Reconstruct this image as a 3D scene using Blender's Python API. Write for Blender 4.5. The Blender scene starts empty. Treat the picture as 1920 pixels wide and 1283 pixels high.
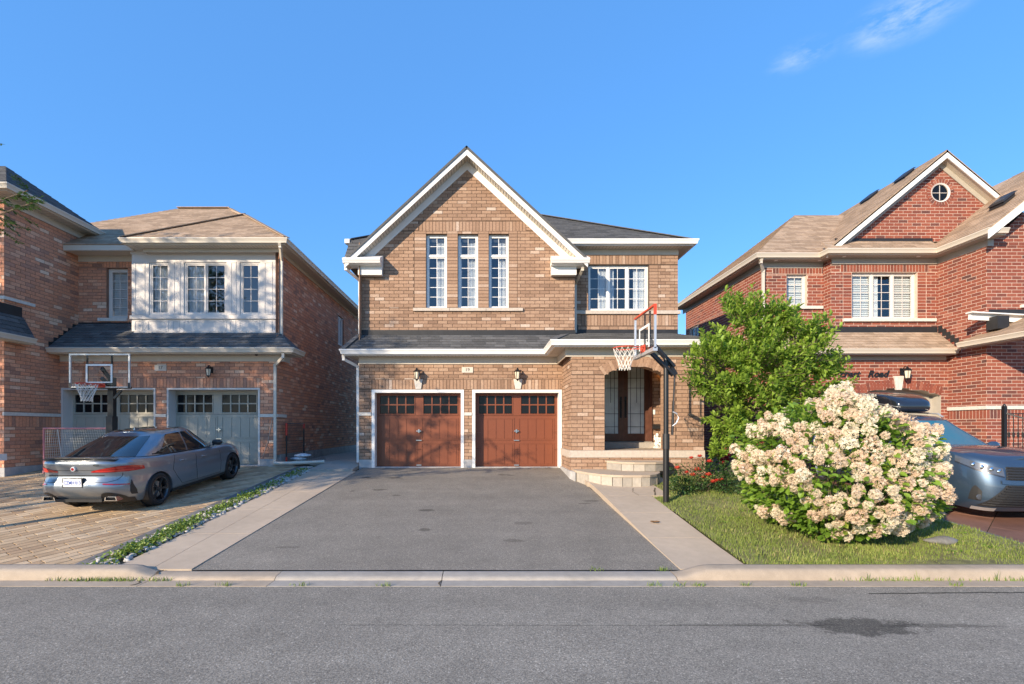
import bpy, bmesh, math, random
import numpy as np
from mathutils import Vector, Matrix
R = math.radians
random.seed(7); np.random.seed(7)
SC = bpy.context.scene
COL = SC.collection

# ------------------------------------------------------------------ camera, sky, sun, exposure
CAMZ = 1.88
FPX = 907.0
cam = bpy.data.cameras.new('camera'); camo = bpy.data.objects.new('camera', cam); COL.objects.link(camo)
camo.location = (0, 0, CAMZ); camo.rotation_euler = (R(90), 0, 0)
cam.sensor_width = 36; cam.lens = 36 * FPX / 1920
cam.shift_x = 50 / 1920; cam.shift_y = 161.5 / 1920
cam.clip_start = 0.05; cam.clip_end = 3000
SC.camera = camo
SUN_EL, SUN_AZ = 20.0, 43.0          # azimuth measured from the facade normal towards the left
world = bpy.data.worlds.new('World'); SC.world = world; world.use_nodes = True
wn = world.node_tree.nodes; wl = world.node_tree.links
for n in list(wn): wn.remove(n)
sky = wn.new('ShaderNodeTexSky'); sky.sky_type = 'NISHITA'; sky.sun_disc = False
sky.sun_elevation = R(SUN_EL); sky.sun_rotation = R(180 + SUN_AZ)
sky.air_density = 1.0; sky.dust_density = 0.2; sky.ozone_density = 3.0; sky.altitude = 150
bg = wn.new('ShaderNodeBackground'); bg.inputs[1].default_value = 0.15
wo = wn.new('ShaderNodeOutputWorld')
# two small wisps of cloud, high to the right
tc = wn.new('ShaderNodeTexCoord')
nz = wn.new('ShaderNodeTexNoise'); nz.inputs['Scale'].default_value = 16; nz.inputs['Detail'].default_value = 8; nz.inputs['Roughness'].default_value = .62
mp = wn.new('ShaderNodeMapping'); mp.inputs['Scale'].default_value = (1, 1, 3)
wl.new(tc.outputs['Generated'], mp.inputs[0]); wl.new(mp.outputs[0], nz.inputs['Vector'])
def wisp(px, py, rx, rz):
    d = Vector(((px-910)/FPX, 1, (803-py)/FPX)).normalized()
    s = wn.new('ShaderNodeVectorMath'); s.operation = 'SUBTRACT'; s.inputs[1].default_value = d
    wl.new(tc.outputs['Generated'], s.inputs[0])
    m = wn.new('ShaderNodeVectorMath'); m.operation = 'MULTIPLY'; m.inputs[1].default_value = (1/rx, 1/rx, 1/rz)
    wl.new(s.outputs[0], m.inputs[0])
    l = wn.new('ShaderNodeVectorMath'); l.operation = 'LENGTH'; wl.new(m.outputs[0], l.inputs[0])
    r = wn.new('ShaderNodeMapRange'); r.inputs[1].default_value = 0; r.inputs[2].default_value = 1; r.inputs[3].default_value = 1; r.inputs[4].default_value = 0
    r.interpolation_type = 'SMOOTHSTEP'
    wl.new(l.outputs['Value'], r.inputs[0]); return r.outputs[0]
a = wn.new('ShaderNodeMath'); a.operation = 'MAXIMUM'
wl.new(wisp(1700, 30, .085, .035), a.inputs[0])
b2 = wn.new('ShaderNodeMath'); b2.operation = 'MULTIPLY'; b2.inputs[1].default_value = .6
wl.new(wisp(1505, 105, .06, .022), b2.inputs[0]); wl.new(b2.outputs[0], a.inputs[1])
nr_ = wn.new('ShaderNodeMapRange'); nr_.inputs[1].default_value = .42; nr_.inputs[2].default_value = .72
wl.new(nz.outputs['Fac'], nr_.inputs[0])
cm = wn.new('ShaderNodeMath'); cm.operation = 'MULTIPLY'; wl.new(a.outputs[0], cm.inputs[0]); wl.new(nr_.outputs[0], cm.inputs[1])
cm2 = wn.new('ShaderNodeMath'); cm2.operation = 'MULTIPLY'; cm2.inputs[1].default_value = .6; wl.new(cm.outputs[0], cm2.inputs[0])
mx = wn.new('ShaderNodeMix'); mx.data_type = 'RGBA'
hs = wn.new('ShaderNodeHueSaturation'); hs.inputs['Saturation'].default_value = 1.26; hs.inputs['Value'].default_value = 1.35
wl.new(sky.outputs[0], hs.inputs['Color'])
evn = wn.new('ShaderNodeMix'); evn.data_type = 'RGBA'; evn.inputs['Factor'].default_value = .62      # evens the gradient a little
wl.new(hs.outputs[0], evn.inputs['A']); evn.inputs['B'].default_value = (.62, 1.63, 3.8, 1)
wl.new(cm2.outputs[0], mx.inputs['Factor']); wl.new(evn.outputs['Result'], mx.inputs['A']); mx.inputs['B'].default_value = (4.2, 4.5, 5.2, 1)
wl.new(mx.outputs['Result'], bg.inputs[0]); wl.new(bg.outputs[0], wo.inputs[0])
sl = bpy.data.lights.new('sun', 'SUN'); sl.energy = 4.4; sl.angle = R(.5); sl.color = (1.0, .83, .62)
so = bpy.data.objects.new('sun', sl); COL.objects.link(so)
ce = math.cos(R(SUN_EL))
SUND = Vector((math.sin(R(SUN_AZ))*ce, math.cos(R(SUN_AZ))*ce, -math.sin(R(SUN_EL))))
so.rotation_euler = SUND.to_track_quat('-Z', 'Y').to_euler()
vs = SC.view_settings; vs.view_transform = 'Standard'; vs.look = 'None'; vs.gamma = 1; vs.exposure = 0.78; vs.use_curve_mapping = False
SC.cycles.max_bounces = 8; SC.cycles.transparent_max_bounces = 16

# ------------------------------------------------------------------ helpers
def X(px, Y): return (px-910)*Y/FPX
def Z(py, Y): return CAMZ + (803-py)*Y/FPX
def G(y):                                   # the lots rise from the kerb to the garages
    return .05 + .0909*(min(max(y, 6.15), 14.6)-6.15)
def rootloc(o):
    while o.parent: o = o.parent
    return Vector(o.location)
def tag(o, label=None, cat=None, group=None, kind=None):
    if label: o['label'] = label
    if cat: o['category'] = cat
    if group: o['group'] = group
    if kind: o['kind'] = kind
    return o
def thing(name, label, cat, loc=(0,0,0), rz=0, group=None):
    o = bpy.data.objects.new(name, None); COL.objects.link(o); o.empty_display_size = .2
    o.location = loc; o.rotation_euler = (0,0,rz)
    return tag(o, label, cat, group)
def setattr_f(me, vals):
    at = me.attributes.new('bv', 'FLOAT', 'FACE'); at.data.foreach_set('value', np.array(vals, dtype=np.float32))
class MB:
    def __init__(s): s.v = []; s.f = []; s.a = []
    def poly(s, pts, a=.5):
        n = len(s.v); s.v += [tuple(p) for p in pts]; s.f.append(tuple(range(n, n+len(pts)))); s.a.append(a)
    def box(s, x0, x1, y0, y1, z0, z1, a=.5):
        n = len(s.v)
        s.v += [(x0,y0,z0),(x1,y0,z0),(x1,y1,z0),(x0,y1,z0),(x0,y0,z1),(x1,y0,z1),(x1,y1,z1),(x0,y1,z1)]
        s.f += [tuple(n+i for i in q) for q in ((0,3,2,1),(4,5,6,7),(0,1,5,4),(1,2,6,5),(2,3,7,6),(3,0,4,7))]; s.a += [a]*6
        return s
    def prism(s, p0, p1, a=.5):             # two rings of equal length, capped
        n = len(s.v); k = len(p0); s.v += [tuple(p) for p in p0] + [tuple(p) for p in p1]
        s.f.append(tuple(range(n+k-1, n-1, -1))); s.f.append(tuple(range(n+k, n+2*k)))
        for i in range(k): s.f.append((n+i, n+(i+1)%k, n+k+(i+1)%k, n+k+i))
        s.a += [a]*(k+2); return s
    def beam(s, p0, p1, w, h, up=(0,0,1), a=.5):
        p0, p1 = Vector(p0), Vector(p1); d = (p1-p0).normalized(); u = d.cross(Vector(up))
        if u.length < 1e-4: u = d.cross(Vector((1,0,0)))
        u.normalize(); v = u.cross(d).normalized()
        q = lambda p: [p-u*w/2-v*h/2, p+u*w/2-v*h/2, p+u*w/2+v*h/2, p-u*w/2+v*h/2]
        return s.prism(q(p0), q(p1), a)
    def tube(s, path, r, n=8, r2=None, a=.5):
        path = [Vector(p) for p in path]; k = len(path); base = len(s.v)
        for i, p in enumerate(path):
            d = (path[min(i+1,k-1)]-path[max(i-1,0)]).normalized()
            u = d.cross(Vector((0,0,1)))
            if u.length < .05: u = d.cross(Vector((0,1,0)))
            u.normalize(); v = u.cross(d)
            rr = r if r2 is None else r+(r2-r)*i/(k-1)
            for j in range(n):
                t = 2*math.pi*j/n; s.v.append(tuple(p+u*math.cos(t)*rr+v*math.sin(t)*rr))
        for i in range(k-1):
            for j in range(n):
                s.f.append((base+i*n+j, base+i*n+(j+1)%n, base+(i+1)*n+(j+1)%n, base+(i+1)*n+j)); s.a.append(a)
        s.f.append(tuple(base+j for j in range(n))[::-1]); s.f.append(tuple(base+(k-1)*n+j for j in range(n))); s.a += [a,a]
        return s
    def lathe(s, prof, c=(0,0,0), n=24, axis='z', a=.5):
        base = len(s.v); k = len(prof)
        for r, h in prof:
            for j in range(n):
                t = 2*math.pi*j/n; x, y = r*math.cos(t), r*math.sin(t)
                p = (x, y, h) if axis == 'z' else ((h, x, y) if axis == 'x' else (x, h, y))
                s.v.append((c[0]+p[0], c[1]+p[1], c[2]+p[2]))
        for i in range(k-1):
            for j in range(n):
                s.f.append((base+i*n+j, base+i*n+(j+1)%n, base+(i+1)*n+(j+1)%n, base+(i+1)*n+j)); s.a.append(a)
        s.f.append(tuple(base+j for j in range(n))[::-1]); s.f.append(tuple(base+(k-1)*n+j for j in range(n))); s.a += [a,a]
        return s
    def grid(s, P, close=False, a=.5):      # P[i][j]
        base = len(s.v); ni, nj = len(P), len(P[0])
        for r in P: s.v += [tuple(p) for p in r]
        for i in range(ni-1):
            for j in range(nj-1 if not close else nj):
                j2 = (j+1) % nj
                s.f.append((base+i*nj+j, base+i*nj+j2, base+(i+1)*nj+j2, base+(i+1)*nj+j)); s.a.append(a)
        return s
    def sweep(s, prof, path, a=.5):         # prof (out, z); outside is right of the path direction
        pts = []
        k = len(path)
        for i in range(k):
            d0 = (Vector(path[i][:2])-Vector(path[i-1][:2])).normalized() if i else None
            d1 = (Vector(path[i+1][:2])-Vector(path[i][:2])).normalized() if i < k-1 else None
            if d0 is None: d0 = d1
            if d1 is None: d1 = d0
            n0 = Vector((d0.y,-d0.x)); n1 = Vector((d1.y,-d1.x)); m = (n0+n1); m /= max(.2, m.dot(n0))
            z0 = path[i][2]
            pts.append([(path[i][0]+m.x*o, path[i][1]+m.y*o, z0+z) for o, z in prof])
        for i in range(k-1): s.prism(pts[i], pts[i+1], a)
        return s
    def build(s, name, mat, parent=None, kind=None, smooth=None, world=True, normals=False, label=None):
        me = bpy.data.meshes.new(name)
        v = np.array(s.v, dtype=np.float64).reshape(-1, 3)
        if parent is not None and world: v = v - np.array(rootloc(parent))
        me.from_pydata([tuple(p) for p in v], [], s.f)
        setattr_f(me, s.a)
        if normals:
            bm = bmesh.new(); bm.from_mesh(me); bmesh.ops.remove_doubles(bm, verts=bm.verts, dist=1e-5)
            bmesh.ops.recalc_face_normals(bm, faces=bm.faces); bm.to_mesh(me); bm.free()
        if smooth is not None:
            me.polygons.foreach_set('use_smooth', [True]*len(me.polygons)); me.set_sharp_from_angle(angle=R(smooth))
        if mat: me.materials.append(mat)
        o = bpy.data.objects.new(name, me); COL.objects.link(o)
        if parent is not None: o.parent = parent
        if kind: o['kind'] = kind
        if label: o['label'] = label
        return o
def dup(o, parent=None):
    c = o.copy(); COL.objects.link(c); c.parent = parent
    for ch in list(o.children): dup(ch, c)
    return c
def text_part(body, size, mat, parent, pos, name='lettering', shear=0, extr=.004, rot=(math.pi/2,0,0), bold=0, space=1, sx=1, world=True):
    cu = bpy.data.curves.new('t', 'FONT'); cu.body = body; cu.size = size; cu.extrude = extr; cu.align_x = 'CENTER'; cu.align_y = 'CENTER'
    cu.shear = shear; cu.offset = bold; cu.space_character = space; cu.resolution_u = 3
    t = bpy.data.objects.new('t', cu); COL.objects.link(t)
    dg = bpy.context.evaluated_depsgraph_get()
    me = bpy.data.meshes.new_from_object(t.evaluated_get(dg)); COL.objects.unlink(t); bpy.data.objects.remove(t)
    me.materials.clear(); me.materials.append(mat)
    M = Matrix.Translation(Vector(pos)-(rootloc(parent) if world else Vector((0,0,0)))) @ Matrix.Rotation(rot[2],4,'Z') @ Matrix.Rotation(rot[0],4,'X') @ Matrix.Diagonal((sx,1,1,1))
    me.transform(M)
    o = bpy.data.objects.new(name, me); COL.objects.link(o); o.parent = parent
    return o

# ------------------------------------------------------------------ materials
def mat(name, col, rough=.8, metal=0, var=0, vscale=6, fine=0, fscale=80, bump=0, bscale=120, coat=0, spec=None, ramp=None, emit=None, big=0, bigscale=.6, trans=0, alpha=None):
    m = bpy.data.materials.new(name); m.use_nodes = True; nt = m.node_tree; N = nt.nodes; L = nt.links
    p = N['Principled BSDF']; p.inputs['Roughness'].default_value = rough; p.inputs['Metallic'].default_value = metal
    if spec is not None: p.inputs['Specular IOR Level'].default_value = spec
    if coat: p.inputs['Coat Weight'].default_value = coat; p.inputs['Coat Roughness'].default_value = .04
    geo = N.new('ShaderNodeNewGeometry')
    if ramp:
        at = N.new('ShaderNodeAttribute'); at.attribute_name = 'bv'
        cr = N.new('ShaderNodeValToRGB'); e = cr.color_ramp.elements
        while len(e) > 1: e.remove(e[0])
        e[0].position = ramp[0][0]; e[0].color = (*ramp[0][1], 1)
        for q, c in ramp[1:]:
            k = e.new(q); k.color = (*c, 1)
        L.new(at.outputs['Fac'], cr.inputs[0]); cur = cr.outputs[0]
    else:
        rgb = N.new('ShaderNodeRGB'); rgb.outputs[0].default_value = (*col, 1); cur = rgb.outputs[0]
    def layer(scale, amt, detail=4):
        nonlocal cur
        nz = N.new('ShaderNodeTexNoise'); nz.inputs['Scale'].default_value = scale; nz.inputs['Detail'].default_value = detail
        L.new(geo.outputs['Position'], nz.inputs['Vector'])
        mr = N.new('ShaderNodeMapRange'); mr.inputs[1].default_value = .3; mr.inputs[2].default_value = .7
        mr.inputs[3].default_value = 1-amt; mr.inputs[4].default_value = 1+amt; L.new(nz.outputs['Fac'], mr.inputs[0])
        vm = N.new('ShaderNodeVectorMath'); vm.operation = 'SCALE'; L.new(cur, vm.inputs[0]); L.new(mr.outputs[0], vm.inputs['Scale'])
        cur = vm.outputs[0]
    if var: layer(vscale, var)
    if fine: layer(fscale, fine, 2)
    if big: layer(bigscale, big, 6)
    L.new(cur, p.inputs['Base Color'])
    if bump:
        nz = N.new('ShaderNodeTexNoise'); nz.inputs['Scale'].default_value = bscale; nz.inputs['Detail'].default_value = 4
        L.new(geo.outputs['Position'], nz.inputs['Vector'])
        bp = N.new('ShaderNodeBump'); bp.inputs['Strength'].default_value = bump; bp.inputs['Distance'].default_value = .01
        L.new(nz.outputs['Fac'], bp.inputs['Height']); L.new(bp.outputs[0], p.inputs['Normal'])
    if emit: p.inputs['Emission Color'].default_value = (*emit[0], 1); p.inputs['Emission Strength'].default_value = emit[1]
    if trans:
        tr = N.new('ShaderNodeBsdfTranslucent'); L.new(cur, tr.inputs[0])
        mxs = N.new('ShaderNodeMixShader'); mxs.inputs[0].default_value = trans
        L.new(p.outputs[0], mxs.inputs[1]); L.new(tr.outputs[0], mxs.inputs[2]); L.new(mxs.outputs[0], N['Material Output'].inputs[0])
    m['cur'] = 1
    return m
def leafmat(name, c1, c2, trans=.35, rough=.45, c3=None):
    """leaf colour varies leaf by leaf (face attribute + object random)"""
    m = bpy.data.materials.new(name); m.use_nodes = True; N = m.node_tree.nodes; L = m.node_tree.links
    p = N['Principled BSDF']; p.inputs['Roughness'].default_value = rough
    at = N.new('ShaderNodeAttribute'); at.attribute_name = 'bv'
    oi = N.new('ShaderNodeObjectInfo')
    ad = N.new('ShaderNodeMath'); ad.operation = 'ADD'; L.new(at.outputs['Fac'], ad.inputs[0]); L.new(oi.outputs['Random'], ad.inputs[1])
    fr = N.new('ShaderNodeMath'); fr.operation = 'FRACT'; L.new(ad.outputs[0], fr.inputs[0])
    cr = N.new('ShaderNodeValToRGB'); e = cr.color_ramp.elements; e[0].color = (*c1, 1); e[1].color = (*c2, 1)
    if c3: k = e.new(.93); k.color = (*c2, 1); e[2].color = (*c3, 1)
    L.new(fr.outputs[0], cr.inputs[0]); L.new(cr.outputs[0], p.inputs['Base Color'])
    tr = N.new('ShaderNodeBsdfTranslucent'); L.new(cr.outputs[0], tr.inputs[0])
    ms = N.new('ShaderNodeMixShader'); ms.inputs[0].default_value = trans
    L.new(p.outputs[0], ms.inputs[1]); L.new(tr.outputs[0], ms.inputs[2]); L.new(ms.outputs[0], N['Material Output'].inputs[0])
    return m
def glassmat(name, tint=(.75,.8,.8), refl=.10):
    m = bpy.data.materials.new(name); m.use_nodes = True; N = m.node_tree.nodes; L = m.node_tree.links
    N.remove(N['Principled BSDF'])
    g = N.new('ShaderNodeBsdfGlossy'); g.inputs['Roughness'].default_value = .01; g.inputs['Color'].default_value = (.95,.97,1,1)
    t = N.new('ShaderNodeBsdfTransparent'); t.inputs[0].default_value = (*tint, 1)
    geo = N.new('ShaderNodeNewGeometry')
    dt = N.new('ShaderNodeVectorMath'); dt.operation = 'DOT_PRODUCT'; L.new(geo.outputs['Incoming'], dt.inputs[0]); L.new(geo.outputs['True Normal'], dt.inputs[1])
    def mth(op, a, b):
        q = N.new('ShaderNodeMath'); q.operation = op
        for i, w in ((0,a),(1,b)):
            if isinstance(w, (int,float)): q.inputs[i].default_value = w
            else: L.new(w, q.inputs[i])
        return q
    ab = mth('ABSOLUTE', dt.outputs['Value'], 0); om = mth('SUBTRACT', 1.0, ab.outputs[0]); pw = mth('POWER', om.outputs[0], 5.0)
    ad = mth('ADD', mth('MULTIPLY', pw.outputs[0], .9).outputs[0], .04+refl); nz = N.new('ShaderNodeTexNoise'); nz.inputs['Scale'].default_value = 1.7
    L.new(geo.outputs['Position'], nz.inputs['Vector'])
    bp = N.new('ShaderNodeBump'); bp.inputs['Strength'].default_value = .12; bp.inputs['Distance'].default_value = .02
    L.new(nz.outputs['Fac'], bp.inputs['Height']); L.new(bp.outputs[0], g.inputs['Normal'])
    ms = N.new('ShaderNodeMixShader'); L.new(ad.outputs[0], ms.inputs[0]); L.new(t.outputs[0], ms.inputs[1]); L.new(g.outputs[0], ms.inputs[2])
    L.new(ms.outputs[0], N['Material Output'].inputs[0]); return m

M = {}
M['brick_tan'] = mat('tan_brick', None, .88, ramp=[(0,(.24,.145,.095)),(.12,(.30,.185,.120)),(.5,(.345,.215,.142)),(.8,(.375,.240,.160)),(.93,(.41,.275,.19)),(.975,(.48,.35,.265)),(1,(.54,.43,.35))], var=.13, vscale=22, fine=.12, fscale=160, bump=.35, bscale=180, big=.07)
M['brick_rose'] = mat('rose_brick', None, .88, ramp=[(0,(.32,.17,.12)),(.08,(.50,.25,.165)),(.4,(.60,.265,.15)),(.75,(.66,.30,.175)),(.93,(.70,.39,.25)),(1,(.76,.56,.41))], var=.14, vscale=20, fine=.12, fscale=160, bump=.35, bscale=180, big=.08)
M['brick_red'] = mat('red_brick', None, .88, ramp=[(0,(.10,.042,.036)),(.08,(.17,.052,.036)),(.3,(.225,.060,.037)),(.8,(.26,.072,.042)),(.95,(.29,.092,.055)),(1,(.31,.12,.08))], var=.13, vscale=20, fine=.1, fscale=160, bump=.35, bscale=180, big=.06)
M['mortar_tan'] = mat('brown_mortar', (.115,.075,.05), .95, var=.15, bump=.4, bscale=300)
M['mortar_rose'] = mat('rose_mortar', (.26,.15,.105), .95, var=.15, bump=.4, bscale=300)
M['mortar_red'] = mat('pale_mortar', (.56,.43,.35), .95, var=.12, bump=.4, bscale=300)
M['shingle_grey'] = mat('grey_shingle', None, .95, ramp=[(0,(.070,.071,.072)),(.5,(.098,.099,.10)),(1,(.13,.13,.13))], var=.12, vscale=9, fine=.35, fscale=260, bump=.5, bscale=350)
M['shingle_brown'] = mat('brown_shingle', None, .95, ramp=[(0,(.30,.215,.145)),(.5,(.38,.275,.19)),(1,(.46,.34,.24))], var=.12, vscale=9, fine=.3, fscale=260, bump=.5, bscale=350)
M['white'] = mat('white_aluminium', (.80,.79,.76), .38, var=.03, vscale=3)
M['cream'] = mat('cream_aluminium', (.60,.54,.45), .4, var=.03, vscale=3)
M['soffit'] = mat('soffit_aluminium', (.58,.52,.43), .5, var=.04)
M['taupe'] = mat('taupe_paint', (.40,.365,.31), .5, var=.05)
M['bay'] = mat('pale_panel_paint', (.66,.61,.56), .5, var=.03)
M['stone'] = mat('cast_stone', (.50,.43,.36), .85, var=.1, vscale=15, fine=.12, fscale=200, bump=.3)
M['palestone'] = mat('pale_stone', (.62,.58,.52), .85, var=.1, vscale=15, fine=.1, fscale=200, bump=.3)
M['black'] = mat('black_flashing', (.018,.019,.021), .6, var=.2)
M['foundation'] = mat('parged_foundation', (.42,.41,.40), .9, var=.15, vscale=5, fine=.1, bump=.3)
M['door_rust'] = mat('rust_brown_door_paint', (.185,.052,.020), .45, var=.04, vscale=2)
M['door_grey'] = mat('grey_beige_door_paint', (.38,.36,.30), .45, var=.04, vscale=2)
M['dark'] = mat('dark_interior', (.05,.05,.055), .9)
M['room'] = mat('room_wall', (.32,.30,.28), .9)
M['glass'] = glassmat('window_glass', (.80,.86,.90), .06)
M['glass_dark'] = mat('garage_pane', (.008,.009,.011), .12, spec=.22)
M['curtain'] = mat('sheer_curtain', (.86,.84,.82), .9, trans=.2)
M['blind'] = mat('window_blind', (.74,.72,.66), .7)
M['steel'] = mat('satin_steel', (.62,.61,.58), .3, metal=1)
M['silver'] = mat('silver_frame', (.62,.63,.64), .35, metal=.6)
M['iron'] = mat('black_iron', (.012,.012,.013), .38)
M['lampglass'] = mat('frosted_lamp_glass', (.75,.66,.5), .25)
M['lampamber'] = mat('amber_lamp_glass', (.9,.42,.12), .3, emit=((1,.42,.10), 2.2))
M['doorwood'] = mat('dark_stained_door', (.12,.052,.034), .3, var=.2, vscale=8)
M['frost'] = mat('frosted_glass', (.66,.70,.66), .22, var=.15, vscale=3, spec=.6)
M['lead'] = mat('caming', (.02,.02,.02), .4)
M['plaque'] = mat('plaque_stone', (.60,.54,.46), .8, var=.05)
M['ink'] = mat('grey_numeral', (.10,.09,.08), .7)
M['red'] = mat('red_enamel', (.62,.045,.025), .35)
M['orange'] = mat('orange_enamel', (.60,.065,.025), .35)
M['net'] = mat('net_cord', (.80,.77,.70), .8)
M['net_dark'] = mat('dark_net_cord', (.06,.06,.065), .8)
M['acrylic'] = glassmat('acrylic', (.97,.975,.975), -.025)
M['rubber'] = mat('tyre_rubber', (.016,.016,.017), .75, bump=.2, bscale=60)
M['rim'] = mat('dark_alloy', (.09,.09,.095), .3, metal=.8)
M['rim_silver'] = mat('grey_alloy', (.35,.35,.36), .3, metal=.9)
M['paint_grey'] = mat('storm_grey_paint', (.25,.285,.325), .28, metal=.65, coat=1)
M['paint_blue'] = mat('slate_blue_paint', (.048,.082,.132), .40, metal=.6, coat=1)
M['plastic'] = mat('black_plastic', (.022,.022,.023), .45)
M['carglass'] = mat('tinted_car_glass', (.012,.016,.018), .03, spec=.9, coat=1)
M['blueglass'] = mat('windscreen_glass', (.02,.15,.24), .10, spec=.5)
M['tail'] = mat('tail_lamp_red', (.42,.006,.006), .12, coat=1)
M['tail_line'] = mat('tail_lamp_bright', (.70,.06,.04), .2)
M['chrome'] = mat('chrome', (.8,.8,.8), .12, metal=1)
M['headlamp'] = mat('headlamp_glass', (.10,.11,.125), .25, metal=.3, coat=1)
M['plate'] = mat('plate_white', (.78,.80,.84), .5)
M['plate_blue'] = mat('plate_letters', (.05,.11,.38), .5)
M['plate_yellow'] = mat('plate_yellow', (.75,.68,.12), .5)
M['bag'] = mat('bag_plastic', (.66,.68,.70), .45, var=.3, vscale=12)
M['statue'] = mat('white_plaster', (.78,.75,.70), .8)
M['rock'] = mat('grey_rock', (.17,.165,.155), .9, var=.3, vscale=9, bump=.8, bscale=25)
M['pebble'] = mat('white_pebble', None, .85, ramp=[(0,(.20,.18,.16)),(.5,(.36,.34,.31)),(1,(.55,.52,.48))])
M['bark'] = mat('bark', (.13,.095,.065), .9, var=.3, vscale=20, bump=.6, bscale=60)
M['leaf_tree'] = leafmat('fresh_leaf', (.16,.27,.03), (.38,.53,.08), .42)
M['leaf_hyd'] = leafmat('hydrangea_leaf', (.10,.20,.022), (.26,.42,.05), .42, c3=(.30,.34,.06))
M['leaf_rose'] = leafmat('rose_leaf', (.018,.05,.014), (.06,.13,.025), .25)
M['leaf_locust'] = leafmat('locust_leaf', (.03,.07,.014), (.08,.16,.03), .4)
M['leaf_ground'] = leafmat('ground_cover_leaf', (.12,.19,.025), (.27,.36,.07), .3)
M['petal'] = leafmat('hydrangea_petal', (.70,.49,.34), (.88,.82,.63), .25, .7, c3=(.90,.88,.80))
M['petal_red'] = leafmat('red_petal', (.62,.04,.03), (.75,.14,.08), .25, .6)
M['petal_crimson'] = leafmat('crimson_petal', (.30,.008,.03), (.48,.02,.06), .25, .6)
M['grass'] = leafmat('grass_blade', (.15,.21,.035), (.32,.38,.09), .3, .7, c3=(.50,.41,.20))
M['dryleaf'] = mat('dry_leaf', (.22,.12,.05), .8)
M['paver'] = mat('sandstone_paver', None, .85, ramp=[(0,(.36,.24,.14)),(.5,(.48,.34,.20)),(1,(.56,.42,.27))], var=.14, vscale=5, fine=.12, fscale=120, bump=.35, bscale=60, big=.12, bigscale=.7)
M['paver_dark'] = mat('charcoal_paver', None, .85, ramp=[(0,(.12,.115,.11)),(1,(.20,.19,.18))], var=.12, fine=.12, bump=.3)
M['sand'] = mat('joint_sand', (.045,.040,.028), .95, var=.3, vscale=14)
M['concrete'] = mat('walk_concrete', (.46,.37,.275), .85, var=.05, vscale=8, fine=.07, fscale=220, bump=.25, bscale=250, big=.10, bigscale=.9)
M['kerb'] = mat('kerb_concrete', (.39,.315,.235), .88, var=.08, vscale=9, fine=.12, fscale=200, bump=.4, bscale=150, big=.10, bigscale=1.1)
M['kerb_grey'] = mat('grey_kerb_concrete', (.35,.315,.27), .88, var=.08, vscale=9, fine=.12, fscale=200, bump=.4, bscale=150, big=.10, bigscale=1.1)
M['soil'] = mat('soil', (.10,.075,.045), .95, var=.3, bump=.6, bscale=40)
M['lawnbase'] = mat('lawn_soil', (.19,.18,.07), .95, var=.4, vscale=5, fine=.3, fscale=90, bump=.6, bscale=60)
M['terrain'] = mat('terrain_grass', (.07,.09,.03), .95, var=.3)
M['stamped'] = mat('stamped_concrete', None, .5, ramp=[(0,(.17,.085,.06)),(1,(.24,.125,.09))], var=.15, vscale=4, fine=.1, bump=.3, big=.15)
M['stepstone'] = mat('step_stone', None, .85, ramp=[(0,(.30,.27,.23)),(1,(.46,.41,.34))], var=.1, vscale=12, bump=.6, bscale=35)
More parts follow.
